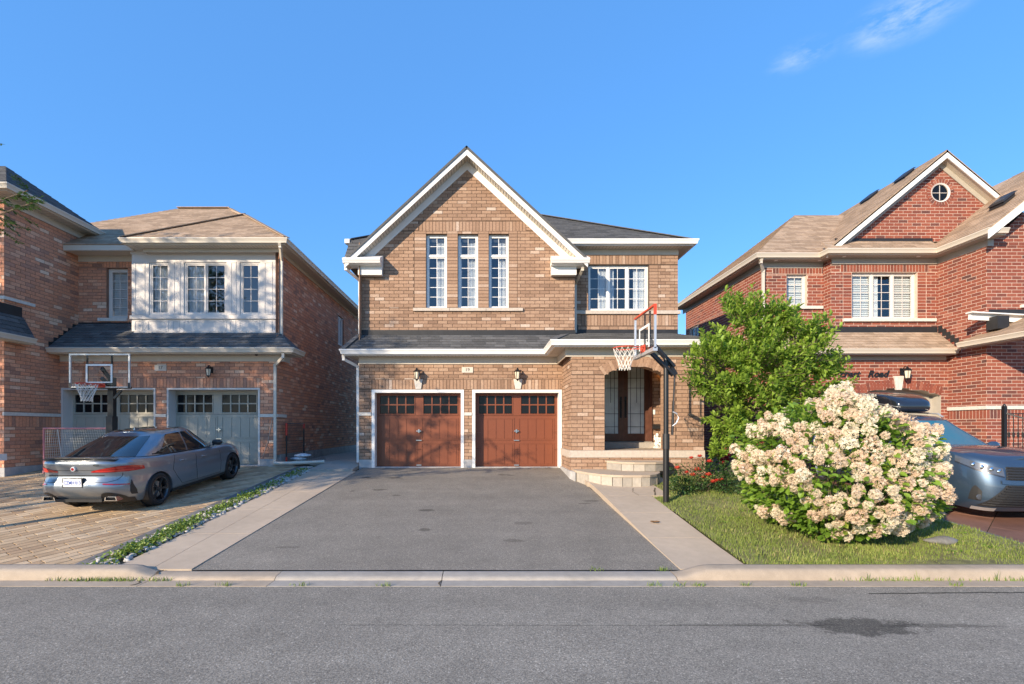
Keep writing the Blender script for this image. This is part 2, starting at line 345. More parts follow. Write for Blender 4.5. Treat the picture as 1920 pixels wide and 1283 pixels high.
# asphalt with speckle, stains, cracks (all in real place coordinates)
def asphalt(name, base, stains=(), lines=(), speck=.30):
    m = bpy.data.materials.new(name); m.use_nodes = True; N = m.node_tree.nodes; L = m.node_tree.links
    p = N['Principled BSDF']; p.inputs['Roughness'].default_value = .9; p.inputs['Specular IOR Level'].default_value = .25
    geo = N.new('ShaderNodeNewGeometry'); sx = N.new('ShaderNodeSeparateXYZ'); L.new(geo.outputs['Position'], sx.inputs[0])
    def noise(s, d=3, r=.5):
        n = N.new('ShaderNodeTexNoise'); n.inputs['Scale'].default_value = s; n.inputs['Detail'].default_value = d; n.inputs['Roughness'].default_value = r
        L.new(geo.outputs['Position'], n.inputs['Vector']); return n.outputs['Fac']
    def math_(op, a, b):
        q = N.new('ShaderNodeMath'); q.operation = op
        for i, w in ((0,a),(1,b)):
            if isinstance(w, (int,float)): q.inputs[i].default_value = w
            else: L.new(w, q.inputs[i])
        return q.outputs[0]
    def rng(v, a, b, c, d, sm=False):
        q = N.new('ShaderNodeMapRange'); L.new(v, q.inputs[0])
        for i, w in enumerate((a,b,c,d)): q.inputs[i+1].default_value = w
        if sm: q.interpolation_type = 'SMOOTHSTEP'
        return q.outputs[0]
    vo = N.new('ShaderNodeTexVoronoi'); vo.inputs['Scale'].default_value = 115; L.new(geo.outputs['Position'], vo.inputs['Vector'])
    sepv = N.new('ShaderNodeSeparateColor'); L.new(vo.outputs['Color'], sepv.inputs[0])
    f = rng(sepv.outputs[0], 0, 1, 1-speck, 1+speck*1.15)
    bright = rng(sepv.outputs[1], .93, .97, 1, 1.7); f = math_('MULTIPLY', f, bright)
    f = math_('MULTIPLY', f, rng(noise(2.2, 6, .6), .3, .7, .90, 1.10))
    f = math_('MULTIPLY', f, rng(noise(.35, 4, .5), .3, .7, .93, 1.07))
    f = math_('MULTIPLY', f, rng(noise(7.5, 5, .72), .655, .72, 1, .72, True))
    cy_ = N.new('ShaderNodeCombineXYZ'); L.new(math_('MULTIPLY', sx.outputs[0], .04), cy_.inputs[0]); L.new(math_('MULTIPLY', sx.outputs[1], 1.6), cy_.inputs[1])
    bn = N.new('ShaderNodeTexNoise'); bn.inputs['Scale'].default_value = 1.0; L.new(cy_.outputs[0], bn.inputs['Vector']); f = math_('MULTIPLY', f, rng(bn.outputs['Fac'], .3, .7, .93, 1.07))
    wob = math_('MULTIPLY', math_('SUBTRACT', noise(5, 5, .7), .5), 1.0)
    for (cx, cy, rx, ry, amt) in stains:
        a = math_('DIVIDE', math_('SUBTRACT', sx.outputs[0], cx), rx); b = math_('DIVIDE', math_('SUBTRACT', sx.outputs[1], cy), ry)
        d = math_('SQRT', math_('ADD', math_('MULTIPLY', a, a), math_('MULTIPLY', b, b)), 0)
        d = math_('ADD', d, math_('MULTIPLY', wob, 2.4))
        f = math_('MULTIPLY', f, rng(d, .70, 1.08, 1-amt, 1, True))
    for (x0, x1, y0, y1, w, amt) in lines:     # thin tar line running along x
        t = rng(sx.outputs[0], x0, x1, y0, y1)
        d = math_('ABSOLUTE', math_('SUBTRACT', math_('ADD', sx.outputs[1], math_('MULTIPLY', wob, .07)), t), 0)
        k = rng(d, w*.5, w, 1, 0, True)
        inx = math_('MULTIPLY', math_('GREATER_THAN', sx.outputs[0], x0), math_('LESS_THAN', sx.outputs[0], x1))
        k = math_('MULTIPLY', k, inx)
        f = math_('MULTIPLY', f, math_('SUBTRACT', 1, math_('MULTIPLY', k, amt)))
    vm = N.new('ShaderNodeVectorMath'); vm.operation = 'SCALE'; vm.inputs[0].default_value = base; L.new(f, vm.inputs['Scale'])
    L.new(vm.outputs[0], p.inputs['Base Color'])
    bp = N.new('ShaderNodeBump'); bp.inputs['Strength'].default_value = .5; bp.inputs['Distance'].default_value = .006
    L.new(math_('ADD', sepv.outputs[0], noise(40)), bp.inputs['Height']); L.new(bp.outputs[0], p.inputs['Normal'])
    return m
M['road'] = asphalt('road_asphalt', (.248,.224,.185), stains=((3.55,4.58,.55,.22,.55),(4.35,4.60,.6,.05,.35),(2.5,4.62,.9,.03,.3),(3.6,5.3,.3,.1,.15),(5.9,3.9,.3,.15,.25)),
                    lines=((4.35,16,5.50,5.72,.022,.8),(-1.5,3.2,4.62,4.60,.012,.35)), speck=.38)
random.seed(3)
st = [(random.uniform(-3.2,2.2), random.uniform(7,13.2), random.uniform(.05,.22), random.uniform(.04,.12), random.uniform(.2,.5)) for _ in range(16)]
M['drive'] = asphalt('driveway_asphalt', (.212,.192,.162), stains=st, speck=.30)

# ------------------------------------------------------------------ tiling of walls, roofs and paving
def clip(sub, clp):
    out = list(sub); n = len(clp)
    for i in range(n):
        if not out: break
        ax, ay = clp[i]; bx, by = clp[(i+1)%n]; inp = out; out = []
        sd = lambda p: (bx-ax)*(p[1]-ay)-(by-ay)*(p[0]-ax)
        for j in range(len(inp)):
            p, q = inp[j], inp[(j+1)%len(inp)]; sp, sq = sd(p), sd(q)
            if sp >= -1e-9: out.append(p)
            if (sp > 1e-9 and sq < -1e-9) or (sp < -1e-9 and sq > 1e-9):
                t = sp/(sp-sq); out.append((p[0]+t*(q[0]-p[0]), p[1]+t*(q[1]-p[1])))
    return out
def area(p): return abs(sum(p[i][0]*p[(i+1)%len(p)][1]-p[(i+1)%len(p)][0]*p[i][1] for i in range(len(p)))/2)
def ccw(p):
    s = sum(p[i][0]*p[(i+1)%len(p)][1]-p[(i+1)%len(p)][0]*p[i][1] for i in range(len(p)))
    return p if s > 0 else p[::-1]
class Rect:
    def __init__(s, u0, u1, v0, v1): s.u0, s.u1, s.v0, s.v1 = min(u0,u1), max(u0,u1), min(v0,v1), max(v0,v1)
    def at(s, v): return (s.u0, s.u1) if s.v0 < v < s.v1 else None
class Arch(Rect):                         # segmental arch above v1
    def __init__(s, u0, u1, v0, v1, rise):
        super().__init__(u0, u1, v0, v1); s.h = (u1-u0)/2; s.c = (u0+u1)/2; s.r = (s.h**2+rise**2)/(2*rise); s.cv = v1+rise-s.r; s.top = v1+rise
    def at(s, v):
        if v < s.v0 or v > s.top: return None
        if v <= s.v1: return (s.u0, s.u1)
        w = math.sqrt(max(0, s.r**2-(v-s.cv)**2)); return (s.c-w, s.c+w)
class Disc(Rect):
    def __init__(s, u, v, r): super().__init__(u-r, u+r, v-r, v+r); s.u, s.v, s.r = u, v, r
    def at(s, v):
        if abs(v-s.v) >= s.r: return None
        w = math.sqrt(s.r**2-(v-s.v)**2); return (s.u-w, s.u+w)
def subtract(a, b, holes, v):
    seg = [(a, b)]
    for h in holes:
        i = h.at(v)
        if not i: continue
        ns = []
        for p, q in seg:
            if i[1] <= p or i[0] >= q: ns.append((p, q)); continue
            if i[0] > p: ns.append((p, i[0]))
            if i[1] < q: ns.append((i[1], q))
        seg = ns
    return seg
class Frame:
    def __init__(s, O, u, v, n): s.O, s.u, s.v, s.n = Vector(O), Vector(u).normalized(), Vector(v).normalized(), Vector(n).normalized()
    def p(s, a, b, d=0): return s.O+s.u*a+s.v*b+s.n*d
    def mat(s): return Matrix((s.u, -s.n, s.v)).transposed()
def FY(y): return Frame((0,y,0), (1,0,0), (0,0,1), (0,-1,0))
def FXp(x): return Frame((x,0,0), (0,1,0), (0,0,1), (1,0,0))
def FXm(x): return Frame((x,0,0), (0,1,0), (0,0,1), (-1,0,0))
MESHC = {}
class Tiler:
    """collects pieces; the nearest 300 become objects of their own, the rest one joined part"""
    def __init__(s, piece, proud, taper=0): s.t = []; s.piece = piece; s.proud = proud; s.taper = taper
    def add(s, fr, poly, full, dims, bv, v0): s.t.append((fr, poly, full, dims, bv, v0))
    def fill(s, fr, outline, holes, pu, pv, gap, off=.5, v0=None, base=None, jit=0, individual=True):
        outline = ccw(outline); us = [p[0] for p in outline]; vs_ = [p[1] for p in outline]
        umin, umax, vmin, vmax = min(us), max(us), min(vs_), max(vs_)
        if v0 is None: v0 = vmin
        cuts = set()
        for h in holes:
            if type(h) in (Rect, Arch): cuts |= {h.v0, h.v1}
        row = int(math.floor((vmin-v0)/pv+1e-6)); 
        while v0+row*pv < vmax-1e-6:
            a, b = v0+row*pv, v0+(row+1)*pv
            br = [a]+sorted(c for c in cuts if a+.004 < c < b-.004)+[b]
            o = (off*(row % 2) if off <= .5 else off*row)*pu + (random.uniform(-jit, jit) if jit else 0)
            for k in range(len(br)-1):
                c, d = br[k], br[k+1]; m = (c+d)/2
                if base is not None:
                    for p, q in subtract(umin, umax, holes, m):
                        pl = clip([(p,c),(q,c),(q,d),(p,d)], outline)
                        if len(pl) > 2: base.poly([fr.p(x, y, 0) for x, y in pl])
                if d-c < gap*1.6: continue
                u = umin - pu + (o % pu)
                while u < umax:
                    for p, q in subtract(u, u+pu, holes, m):
                        if q-p < gap*2.5: continue
                        pl = clip([(p+gap/2,c+gap/2),(q-gap/2,c+gap/2),(q-gap/2,d-gap/2),(p+gap/2,d-gap/2)], outline)
                        if len(pl) < 3 or area(pl) < .0006: continue
                        full = individual and abs(area(pl)-(pu-gap)*(pv-gap)) < 1e-6
                        s.add(fr, pl, full, (round(pu-gap,4), round(pv-gap,4)), random.random(), c)
                    u += pu
            row += 1
    def mesh(s, dims, k, mt):
        key = (s.piece, dims, k, mt.name)
        if key not in MESHC:
            w, h = dims; mb = MB(); bv = (k+.5)/14
            t1 = s.proud; t0 = s.proud-s.taper
            q = [(-w/2,0,-h/2),(w/2,0,-h/2),(w/2,0,h/2),(-w/2,0,h/2)]
            f = [(-w/2,-t1,-h/2),(w/2,-t1,-h/2),(w/2,-t0,h/2),(-w/2,-t0,h/2)]
            mb.v = q+f; mb.f = [(4,5,6,7),(0,1,5,4),(1,2,6,5),(2,3,7,6),(3,0,4,7)]; mb.a = [bv]*5
            me = bpy.data.meshes.new(s.piece); me.from_pydata(mb.v, [], mb.f); setattr_f(me, mb.a); me.materials.append(mt); MESHC[key] = me
        return MESHC[key]
    def finish(s, mt, parent, limit=300, world=True, stuffname=None, sight=None):
        rl = rootloc(parent) if parent else Vector((0,0,0)); C = Vector((0,0,CAMZ))
        cand = []
        for i, (fr, pl, full, dims, bv, v0) in enumerate(s.t):
            if not full: continue
            a = sum(p[0] for p in pl)/len(pl); b = sum(p[1] for p in pl)/len(pl); c = fr.p(a, b)
            w = (C-c); dd = w.length; app = abs(w.normalized().dot(fr.n))*dims[0]*dims[1]/dd**2
            px = 910+c.x/c.y*FPX if c.y > .5 else -1; py = 803-(c.z-CAMZ)/c.y*FPX if c.y > .5 else -1
            if not (5 < px < 1915 and 5 < py < 1278): continue
            if sight and not sight(px, py): continue
            if w.dot(fr.n) <= 0: continue
            cand.append((-app, i, c))
        cand.sort(); ind = {i: c for _, i, c in cand[:limit]}
        mb = MB()
        for i, (fr, pl, full, dims, bv, v0) in enumerate(s.t):
            if i in ind:
                o = bpy.data.objects.new(s.piece, s.mesh(dims, int(bv*14) % 14, mt)); COL.objects.link(o)
                o.parent = parent; m = fr.mat().to_4x4(); m.translation = ind[i]-rl; o.matrix_local = m
            else:
                n = len(mb.v); k = len(pl); h = dims[1]
                j = random.uniform(-.0012, .0012) if not s.taper else 0
                mb.v += [tuple(fr.p(x, y, 0)) for x, y in pl]
                mb.v += [tuple(fr.p(x, y, s.proud+j-s.taper*(y-v0)/h)) for x, y in pl]
                mb.f.append(tuple(range(n+k, n+2*k))); mb.a.append(bv)
                for e in range(k): mb.f.append((n+e, n+(e+1)%k, n+k+(e+1)%k, n+k+e)); mb.a.append(bv)
        if mb.v: return mb.build(stuffname or s.piece, mt, parent, kind='stuff')

# ------------------------------------------------------------------ the ground
SKEY = 'structure'
mb = MB(); ys = [-300, -60, -5, 5.7, 6.15, 8, 10, 12, 14.6, 30, 100, 900]; xs = [-900, -60, -20, -10, 0, 10, 20, 60, 900]
mb.grid([[(x, y, (G(y) if y > 6 else -.05)-.06) for x in xs] for y in ys]); mb.build('ground', M['terrain'], kind=SKEY)
mb = MB(); mb.grid([[(x, y, .0) for x in np.linspace(-60, 60, 31)] for y in np.linspace(-4.5, 5.74, 8)]); mb.build('road', M['road'], kind=SKEY)
mb = MB(); mb.grid([[(x, y, -.03) for x in (-80, 80)] for y in (-12, -4.5)]); mb.build('far_lawn', M['lawnbase'], kind=SKEY)
# kerb: raised at both sides, dropped along the driveway; cast in sections
def kh(x):
    t = max(0, min(1, (x-2.40)/.45)); r = t*t*(3-2*t)
    s = max(0, min(1, (-4.10-x)/.35)); l = s*s*(3-2*s)
    return .045+.085*r+.085*l
kerb = bpy.data.objects.new('kerb', None); COL.objects.link(kerb); kerb['kind'] = SKEY
def kerb_piece(x0, x1, m, raised):
    mb = MB(); n = max(2, int((x1-x0)/.08)) if x1-x0 < 8 else 40; rows = []
    for i in range(n+1):
        x = x0+(x1-x0)*i/n; h = kh(x); w = .004*math.sin(x*9)+.003*math.sin(x*23)
        prof = [(5.95,-.02),(5.955+w,.012),(5.985,h*.75),(6.01,h*.95),(6.05,h),(6.15,h+.008),(6.20,h+.005),(6.215,h-.01),(6.215,-.05)]
        rows.append([(x, y+ (0 if 0<k<8 else 0), z) for k, (y, z) in enumerate(prof)])
    mb.grid(rows)
    mb.poly(rows[0]); mb.poly(rows[-1][::-1]); mb.build('kerb_section', m, kerb, smooth=50)
    g = MB(); g.box(x0, x1, 5.74, 5.951, -.05, .006); g.build('gutter', m, kerb)
for x0, x1, m in ((-40,-12,M['kerb']),(-11.99,-4.14,M['kerb']),(-4.13,-2.6,M['kerb']),(-2.592,-.54,M['kerb_grey']),(-.53,2.36,M['kerb_grey']),(2.372,7.4,M['kerb']),(7.41,14,M['kerb']),(14.01,40,M['kerb'])):
    kerb_piece(x0, x1, m, 1)
# the asphalt driveway
mb = MB(); P = []
for j in range(81):
    y = 6.218+(13.98-6.218)*j/80; t = (y-6.2)/7.7
    xl = -3.80+.28*t+.014*math.sin(y*7)+.010*math.sin(y*19)+random.uniform(-.008,.008); xr = 2.53-.17*t+.012*math.sin(y*6+1)+.010*math.sin(y*17)+random.uniform(-.008,.008)
    P.append([(xl+(xr-xl)*i/12, y, G(y)+.004*math.sin(i*1.3+y)*.5) for i in range(13)])
mb.grid(P); mb.build('driveway', M['drive'], kind=SKEY, smooth=60)
# left concrete walk (slabs) and the slab path between the houses
walk = bpy.data.objects.new('side_walk', None); COL.objects.link(walk); walk['kind'] = SKEY
def slab(par, x0, x1, y0, y1, m, dz=.0, zf=G, th=.1, nx=2, g=.004):
    mb = MB(); P = []
    n = max(2, int((y1-y0)/.4))
    for j in range(n+1):
        y = y0+g+(y1-y0-2*g)*j/n; a0 = x0(y) if callable(x0) else x0; a1 = x1(y) if callable(x1) else x1; P.append([(a0+g+(a1-a0-2*g)*i/nx, y, zf(y)+dz) for i in range(nx+1)])
    mb.grid(P)
    ring = P[0]+[r[-1] for r in P[1:]]+P[-1][::-1][1:]+[r[0] for r in P[::-1][1:-1]]
    for i in range(len(ring)):
        a, b = ring[i], ring[(i+1)%len(ring)]; mb.poly([a, b, (b[0],b[1],b[2]-th), (a[0],a[1],a[2]-th)])
    return mb.build('slab', m, par)
yy = [6.218, 7.7, 9.2, 10.7, 12.2, 13.2]
for i in range(5):
    slab(walk, -4.80, -4.30, yy[i], yy[i+1], M['concrete'], .012); slab(walk, -4.30, lambda y: -3.775+.27*(y-6.2)/7.7, yy[i], yy[i+1], M['concrete'], .012)
slab(walk, -4.78, -3.62, 13.2, 14.5, M['kerb_grey'], .07)
for i in range(6): slab(walk, -5.9, -3.7, 14.5+i*1.5, 16+i*1.5, M['kerb_grey'], .05)
# right walk up to the porch
walk2 = bpy.data.objects.new('front_walk', None); COL.objects.link(walk2); walk2['kind'] = SKEY
zw = lambda y: G(y)+.012+.10*max(0, min(1, (y-7)/3.4))
yy = [6.218, 7.45, 8.75, 9.95]
for i in range(3): slab(walk2, lambda y: 2.505-.155*(y-6.2)/7.7, 3.42, yy[i], yy[i+1], M['concrete'], 0, zw)
slab(walk2, lambda y: 2.505-.155*(y-6.2)/7.7, 3.80, 9.95, 11.2, M['concrete'], 0, zw)
slab(walk2, 2.36, 4.3, 11.2, 12.4, M['concrete'], 0, zw)
# lawn
zl = lambda x, y: G(y)+.035+.03*math.sin(x*1.7+.4)*math.sin(y*1.3)+.04*max(0, min(1, (y-6.3)/2))
def lawnpts():
    P = []
    for j in range(36):
        y = 6.218+(12.3-6.218)*j/35
        xl = 3.43 if y < 9.9 else (3.81 if y < 11.2 else 4.3)
        P.append([(xl+(7.88-xl)*i/24, y, max(zl(xl+(7.88-xl)*i/24, y) if 6.4 < y else G(y)+.05, 0)) for i in range(25)])
    return P
mb = MB(); mb.grid(lawnpts()); lawn = mb.build('lawn', M['lawnbase'], kind=SKEY, smooth=80)
mb = MB(); mb.grid([[(x, y, G(y)+.02) for x in (5.9, 8.9)] for y in (12.3, 14.6, 24)]); mb.build('side_yard', M['soil'], kind=SKEY)
# strip of pebbles and ground cover
mb = MB(); mb.grid([[(x, y, G(y)-.01) for x in (-5.25, -4.80)] for y in np.linspace(6.218, 14.0, 12)]); mb.build('planting_strip', M['soil'], kind=SKEY)

def slopef(slope_y0=6.15):
    s = .0909; n = Vector((0,-s,1)).normalized(); v = Vector((0,1,s)).normalized()
    k = v.y
    return Frame((0, 6.15, .05), (1,0,0), v, n), k
# left driveway: long sandstone pavers laid on the skew
pd = bpy.data.objects.new('paver_driveway', None); COL.objects.link(pd); pd['kind'] = SKEY
mb = MB(); mb.grid([[(x, y, G(y)-.022) for x in (-30, -5.25)] for y in np.linspace(6.218, 14.6, 8)]); mb.build('bedding', M['sand'], pd)
fr0, kk = slopef()
th = math.atan2(.85, .52)
def rotframe(fr, th):
    return Frame(fr.O, fr.u*math.cos(th)+fr.v*math.sin(th), -fr.u*math.sin(th)+fr.v*math.cos(th), fr.n)
fr1 = rotframe(fr0, th); c_, s_ = math.cos(th), math.sin(th)
def torot(x, y): u, v = x, (y-6.15)/kk; return (u*c_+v*s_, -u*s_+v*c_)
fr1.O = fr1.O - fr1.n*.02
T = Tiler('paver', .02)
random.seed(11)
T.fill(fr1, [torot(-18,6.222), torot(-5.45,6.222), torot(-5.45,14.1), torot(-18,14.1)], [], .40, .165, .018, off=.37, jit=.04)
T.finish(M['paver'], pd)
T = Tiler('edging_paver', .024)
fr0b = Frame(fr0.O-fr0.n*.02, fr0.u, fr0.v, fr0.n)
T.fill(fr0b, [(-5.45, .08), (-5.26, .08), (-5.26, 7.95), (-5.45, 7.95)], [], .19, .30, .008)
T.finish(M['paver_dark'], pd)
# right driveway: stamped concrete with scored slabs
sd = bpy.data.objects.new('stamped_driveway', None); COL.objects.link(sd); sd['kind'] = SKEY
mb = MB(); mb.grid([[(x, y, G(y)-.03) for x in (7.88, 16)] for y in np.linspace(6.218, 15.5, 8)]); mb.build('bedding', M['sand'], sd)
T = Tiler('stamped_slab', .02); th = R(40); c_, s_ = math.cos(th), math.sin(th); fr2 = rotframe(fr0, th); fr2.O = fr2.O - fr2.n*.02
T.fill(fr2, [torot(8.1,6.222), torot(16,6.222), torot(16,15.4), torot(8.1,15.4)], [], 1.5, .9, .012, off=.5)
T.finish(M['stamped'], sd)
T = Tiler('edging_paver', .024); T.fill(fr0b, [(7.89, .08), (8.09, .08), (8.09, 8.9), (7.89, 8.9)], [], .20, .40, .008); T.finish(M['paver_dark'], sd)
# ------------------------------------------------------------------ house kit
PU, PV, GAP = .283, .0972, .014
class House:
    def __init__(s, label, loc, brick, mortar, shingle, sill):
        s.root = thing('brick_house', label, 'house', loc, group='brick houses side by side along the street')
        s.brick, s.mortar, s.shingle, s.sill = M[brick], M[mortar], M[shingle], M[sill]
        s.S2 = Tiler('shingle', .016, .011); s.rbase2 = MB(); s.T = Tiler('brick', .003 if brick == 'brick_red' else .008); s.S = Tiler('shingle', .016, .011)
        s.base = MB(); s.rbase = MB()
    def wall(s, fr, outline, holes=(), zones=(), v0=None, far=False):
        hs = list(holes)+[Rect(*z[:4]) for z in zones]
        s.T.fill(fr, outline, hs, PU, PV, GAP, .5, v0, s.base, individual=not far)
        for z in zones:
            u0, u1, v_0, v1, kind = z[:5]; o = [(u0,v_0),(u1,v_0),(u1,v1),(u0,v1)]
            if kind == 'soldier': s.T.fill(fr, o, holes, PV, v1-v_0, GAP, 0, v_0, s.base, individual=not far)
            elif kind == 'stack': n = max(1, round((u1-u0)/.27)); s.T.fill(fr, o, holes, (u1-u0)/n, PV, GAP, 0, v0 if v0 is not None else v_0, s.base, individual=not far)
    def boxes(s, name, m, *bs):
        for b in bs: MB().box(*b).build(name, m, s.root)
    def ring(s, fr, c, v, r0, r1, a0, a1, n, proud=.012):    # voussoirs
        for i in range(n):
            t0 = a0+(a1-a0)*i/n; t1 = a0+(a1-a0)*(i+1)/n; g = GAP/2/((r0+r1)/2)*(1 if a1 > a0 else -1)
            t0 += g; t1 -= g
            pl = [(c+r0*math.cos(t0), v+r0*math.sin(t0)), (c+r1*math.cos(t0), v+r1*math.sin(t0)), (c+r1*math.cos(t1), v+r1*math.sin(t1)), (c+r0*math.cos(t1), v+r0*math.sin(t1))]
            s.T.add(Frame(fr.O+fr.n*.004, fr.u, fr.v, fr.n), ccw(pl), False, (.1, r1-r0), random.random(), 0)
        k = 24; a = [a0+(a1-a0)*i/k for i in range(k+1)]
        for i in range(k):
            s.base.poly([fr.p(c+r*math.cos(t), v+r*math.sin(t), .002) for r, t in ((r0,a[i]),(r1,a[i]),(r1,a[i+1]),(r0,a[i+1]))])
    def roof(s, pts, tiles=True, thick=.06, individual=True, pu=.33, alt=False):
        p = [Vector(q) for q in pts]; u = (p[1]-p[0]).normalized(); n = u.cross(p[2]-p[1]).normalized()
        if n.z < 0: n = -n
        v = n.cross(u).normalized()
        if v.z < 0: v = -v
        fr = Frame(p[0], u, v, n)
        (s.rbase2 if alt else s.rbase).prism([q-n*thick for q in p], p)
        if tiles: (s.S2 if alt else s.S).fill(fr, [((q-p[0]).dot(u), (q-p[0]).dot(v)) for q in p], [], pu, .142, .006, .5, 0, individual=individual, jit=.05)
    def part(s, mb, name, m, **k): return mb.build(name, m, s.root, **k)
    def close(s, bl=300, sl=300, sight=None, ssight=None):
        w = s.base.build('wall', s.mortar, s.root); r = s.rbase.build('roof', s.shingle, s.root)
        s.T.finish(s.brick, w, bl, sight=sight); s.S.finish(s.shingle, r, sl, sight=ssight)
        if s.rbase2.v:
            r2 = s.rbase2.build('lower_roof', M['shingle_grey'], s.root); s.S2.finish(M['shingle_grey'], r2, sl, sight=ssight)  # brown roofs in shade; the darker grey shingle paints that shade in
    def eave(s, path, over, m='white', ms='soffit', fr=.20, gut=True):
        """path: fascia line; over: depth of the soffit"""
        if gut:
            mb = MB(); mb.sweep([(.001,.0),(.115,.012),(.118,-.012),(.105,-.03),(.085,-.075),(.075,-.12),(.001,-.125)], path); mb.build('gutter', M[m], s.root)
        mb = MB(); mb.sweep([(-.02,-.01),(0,-.01),(0,-.15),(-.02,-.15)], path); mb.build('fascia', M[m], s.root)
        mb = MB(); mb.sweep([(-over,-.135),(-.021,-.135),(-.021,-.148),(-over,-.148)], path)
        mb.build('soffit', M[ms], s.root)
        # vent grooves
        g = MB()
        for a, b in zip(path[:-1], path[1:]):
            a, b = Vector(a), Vector(b); L = (b-a).length; d = (b-a)/L; nn = Vector((d.y,-d.x,0)); k = int(L/.1)
            for i in range(2, k-1):
                q = a+d*(i*.1); g.beam(q-nn*.05+Vector((0,0,-.1485)), q-nn*(over-.05)+Vector((0,0,-.1485)), .006, .002)
        if g.v: g.build('vent_groove', M['plastic'], s.root, kind='stuff')
        if fr:
            mb = MB(); mb.sweep([(-over,-.1485),(-over+.03,-.1485),(-over+.03,-.1485-fr),(-over,-.1485-fr)], path); mb.build('frieze_board', M[ms], s.root)
    def chevron(s, xa, za, slope, xl, xr, d0, d1, y0, y1, name, m):
        mb = MB()
        for x in (xl, xr):
            if x is None: continue
            pa = [(xa,y0,za-d0),(xa,y0,za-d1),(x,y0,za-d1-slope*abs(x-xa)),(x,y0,za-d0-slope*abs(x-xa))]
            mb.prism(pa, [(p[0],y1,p[2]) for p in pa])
        return mb.build(name, m, s.root)
    def window(s, F, u0, u1, v0, v1, sashes=1, rows=5, cols=2, transom=None, rec=.09, frame='white', curtain=None, blind=None, fw=.045, glass='glass'):
        """F: wall frame. frame, sashes, panes and muntins stand rec behind the face"""
        def bx(mb, a0, a1, b0, b1, d0, d1):
            mb.prism([F.p(a0,b0,-d0),F.p(a1,b0,-d0),F.p(a1,b1,-d0),F.p(a0,b1,-d0)], [F.p(a0,b0,-d1),F.p(a1,b0,-d1),F.p(a1,b1,-d1),F.p(a0,b1,-d1)])
        mb = MB()
        bx(mb,u0,u0+fw,v0,v1,rec,rec+.1); bx(mb,u1-fw,u1,v0,v1,rec,rec+.1); bx(mb,u0+fw,u1-fw,v0,v0+fw,rec,rec+.1); bx(mb,u0+fw,u1-fw,v1-fw,v1,rec,rec+.1)
        w = (u1-u0-2*fw)/sashes; bands = [(v0+fw, v1-fw)]
        if transom: bands = [(v0+fw, transom-.02), (transom+.02, v1-fw)]; bx(mb,u0+fw,u1-fw,transom-.02,transom+.02,rec-.01,rec+.1)
        for i in range(1, sashes): c = u0+fw+w*i; bx(mb,c-.02,c+.02,v0+fw,v1-fw,rec-.01,rec+.1)
        win = mb.build('window', M[frame], s.root)
        # the reveal of the opening, in brick colour, and dark void edges
        rv = MB(); e = .0
        for (a, b, c, d) in ((u0-.004,v0,u0-.004,v1),(u1+.004,v0,u1+.004,v1),(u0,v1+.004,u1,v1+.004),(u0,v0-.004,u1,v0-.004)):
            rv.poly([F.p(a,b,0),F.p(c,d,0),F.p(c,d,-.2),F.p(a,b,-.2)])
        rv.build('reveal', s.mortar, win)
        for i in range(sashes):
            for bi, (b0, b1) in enumerate(bands):
                a0 = u0+fw+w*i+(.02 if i else 0); a1 = u0+fw+w*(i+1)-(.02 if i < sashes-1 else 0); sw = .035
                sb = MB(); bx(sb,a0,a0+sw,b0,b1,rec+.012,rec+.06); bx(sb,a1-sw,a1,b0,b1,rec+.012,rec+.06); bx(sb,a0+sw,a1-sw,b0,b0+sw,rec+.012,rec+.06); bx(sb,a0+sw,a1-sw,b1-sw,b1,rec+.012,rec+.06)
                sb.build('sash', M[frame], win)
                pb = MB(); pb.poly([F.p(a0+sw,b0+sw,-rec-.035),F.p(a1-sw,b0+sw,-rec-.035),F.p(a1-sw,b1-sw,-rec-.035),F.p(a0+sw,b1-sw,-rec-.035)])
                pb.build('pane', M[glass], win)
                rr = rows if not transom else (rows if bi == 0 else 2)
                mm = MB()
                for k in range(1, cols): c = a0+sw+(a1-a0-2*sw)*k/cols; bx(mm,c-.008,c+.008,b0+sw,b1-sw,rec+.028,rec+.034)
                for k in range(1, rr): c = b0+sw+(b1-b0-2*sw)*k/rr; bx(mm,a0+sw,a1-sw,c-.008,c+.008,rec+.0275,rec+.0335)
                if mm.v: mm.build('muntin', M[frame], win)
                if curtain:
                    for (f0, f1) in curtain[i % len(curtain)]:
                        cb = MB(); n = max(6, int((f1-f0)*60)); P = []
                        for k in range(n+1):
                            q = a0+(a1-a0)*(f0+(f1-f0)*k/n); dd = rec+.13+.02*math.sin(k*1.25)+.008*math.sin(k*.7)
                            P.append([F.p(q,b0-.03,-dd), F.p(q,b1+.03,-dd)])
                        cb.grid(P); cb.build('curtain', M['curtain'], win)
                if blind and (blind is True or i in blind):
                    bb = MB(); k = int((b1-b0)/.07)
                    for j in range(k):
                        c = b0+(b1-b0)*j/k; bb.poly([F.p(a0,c,-rec-.10),F.p(a1,c,-rec-.10),F.p(a1,c+.074,-rec-.13),F.p(a0,c+.074,-rec-.13)])
                    bb.build('blind', M['blind'], win)
        return win
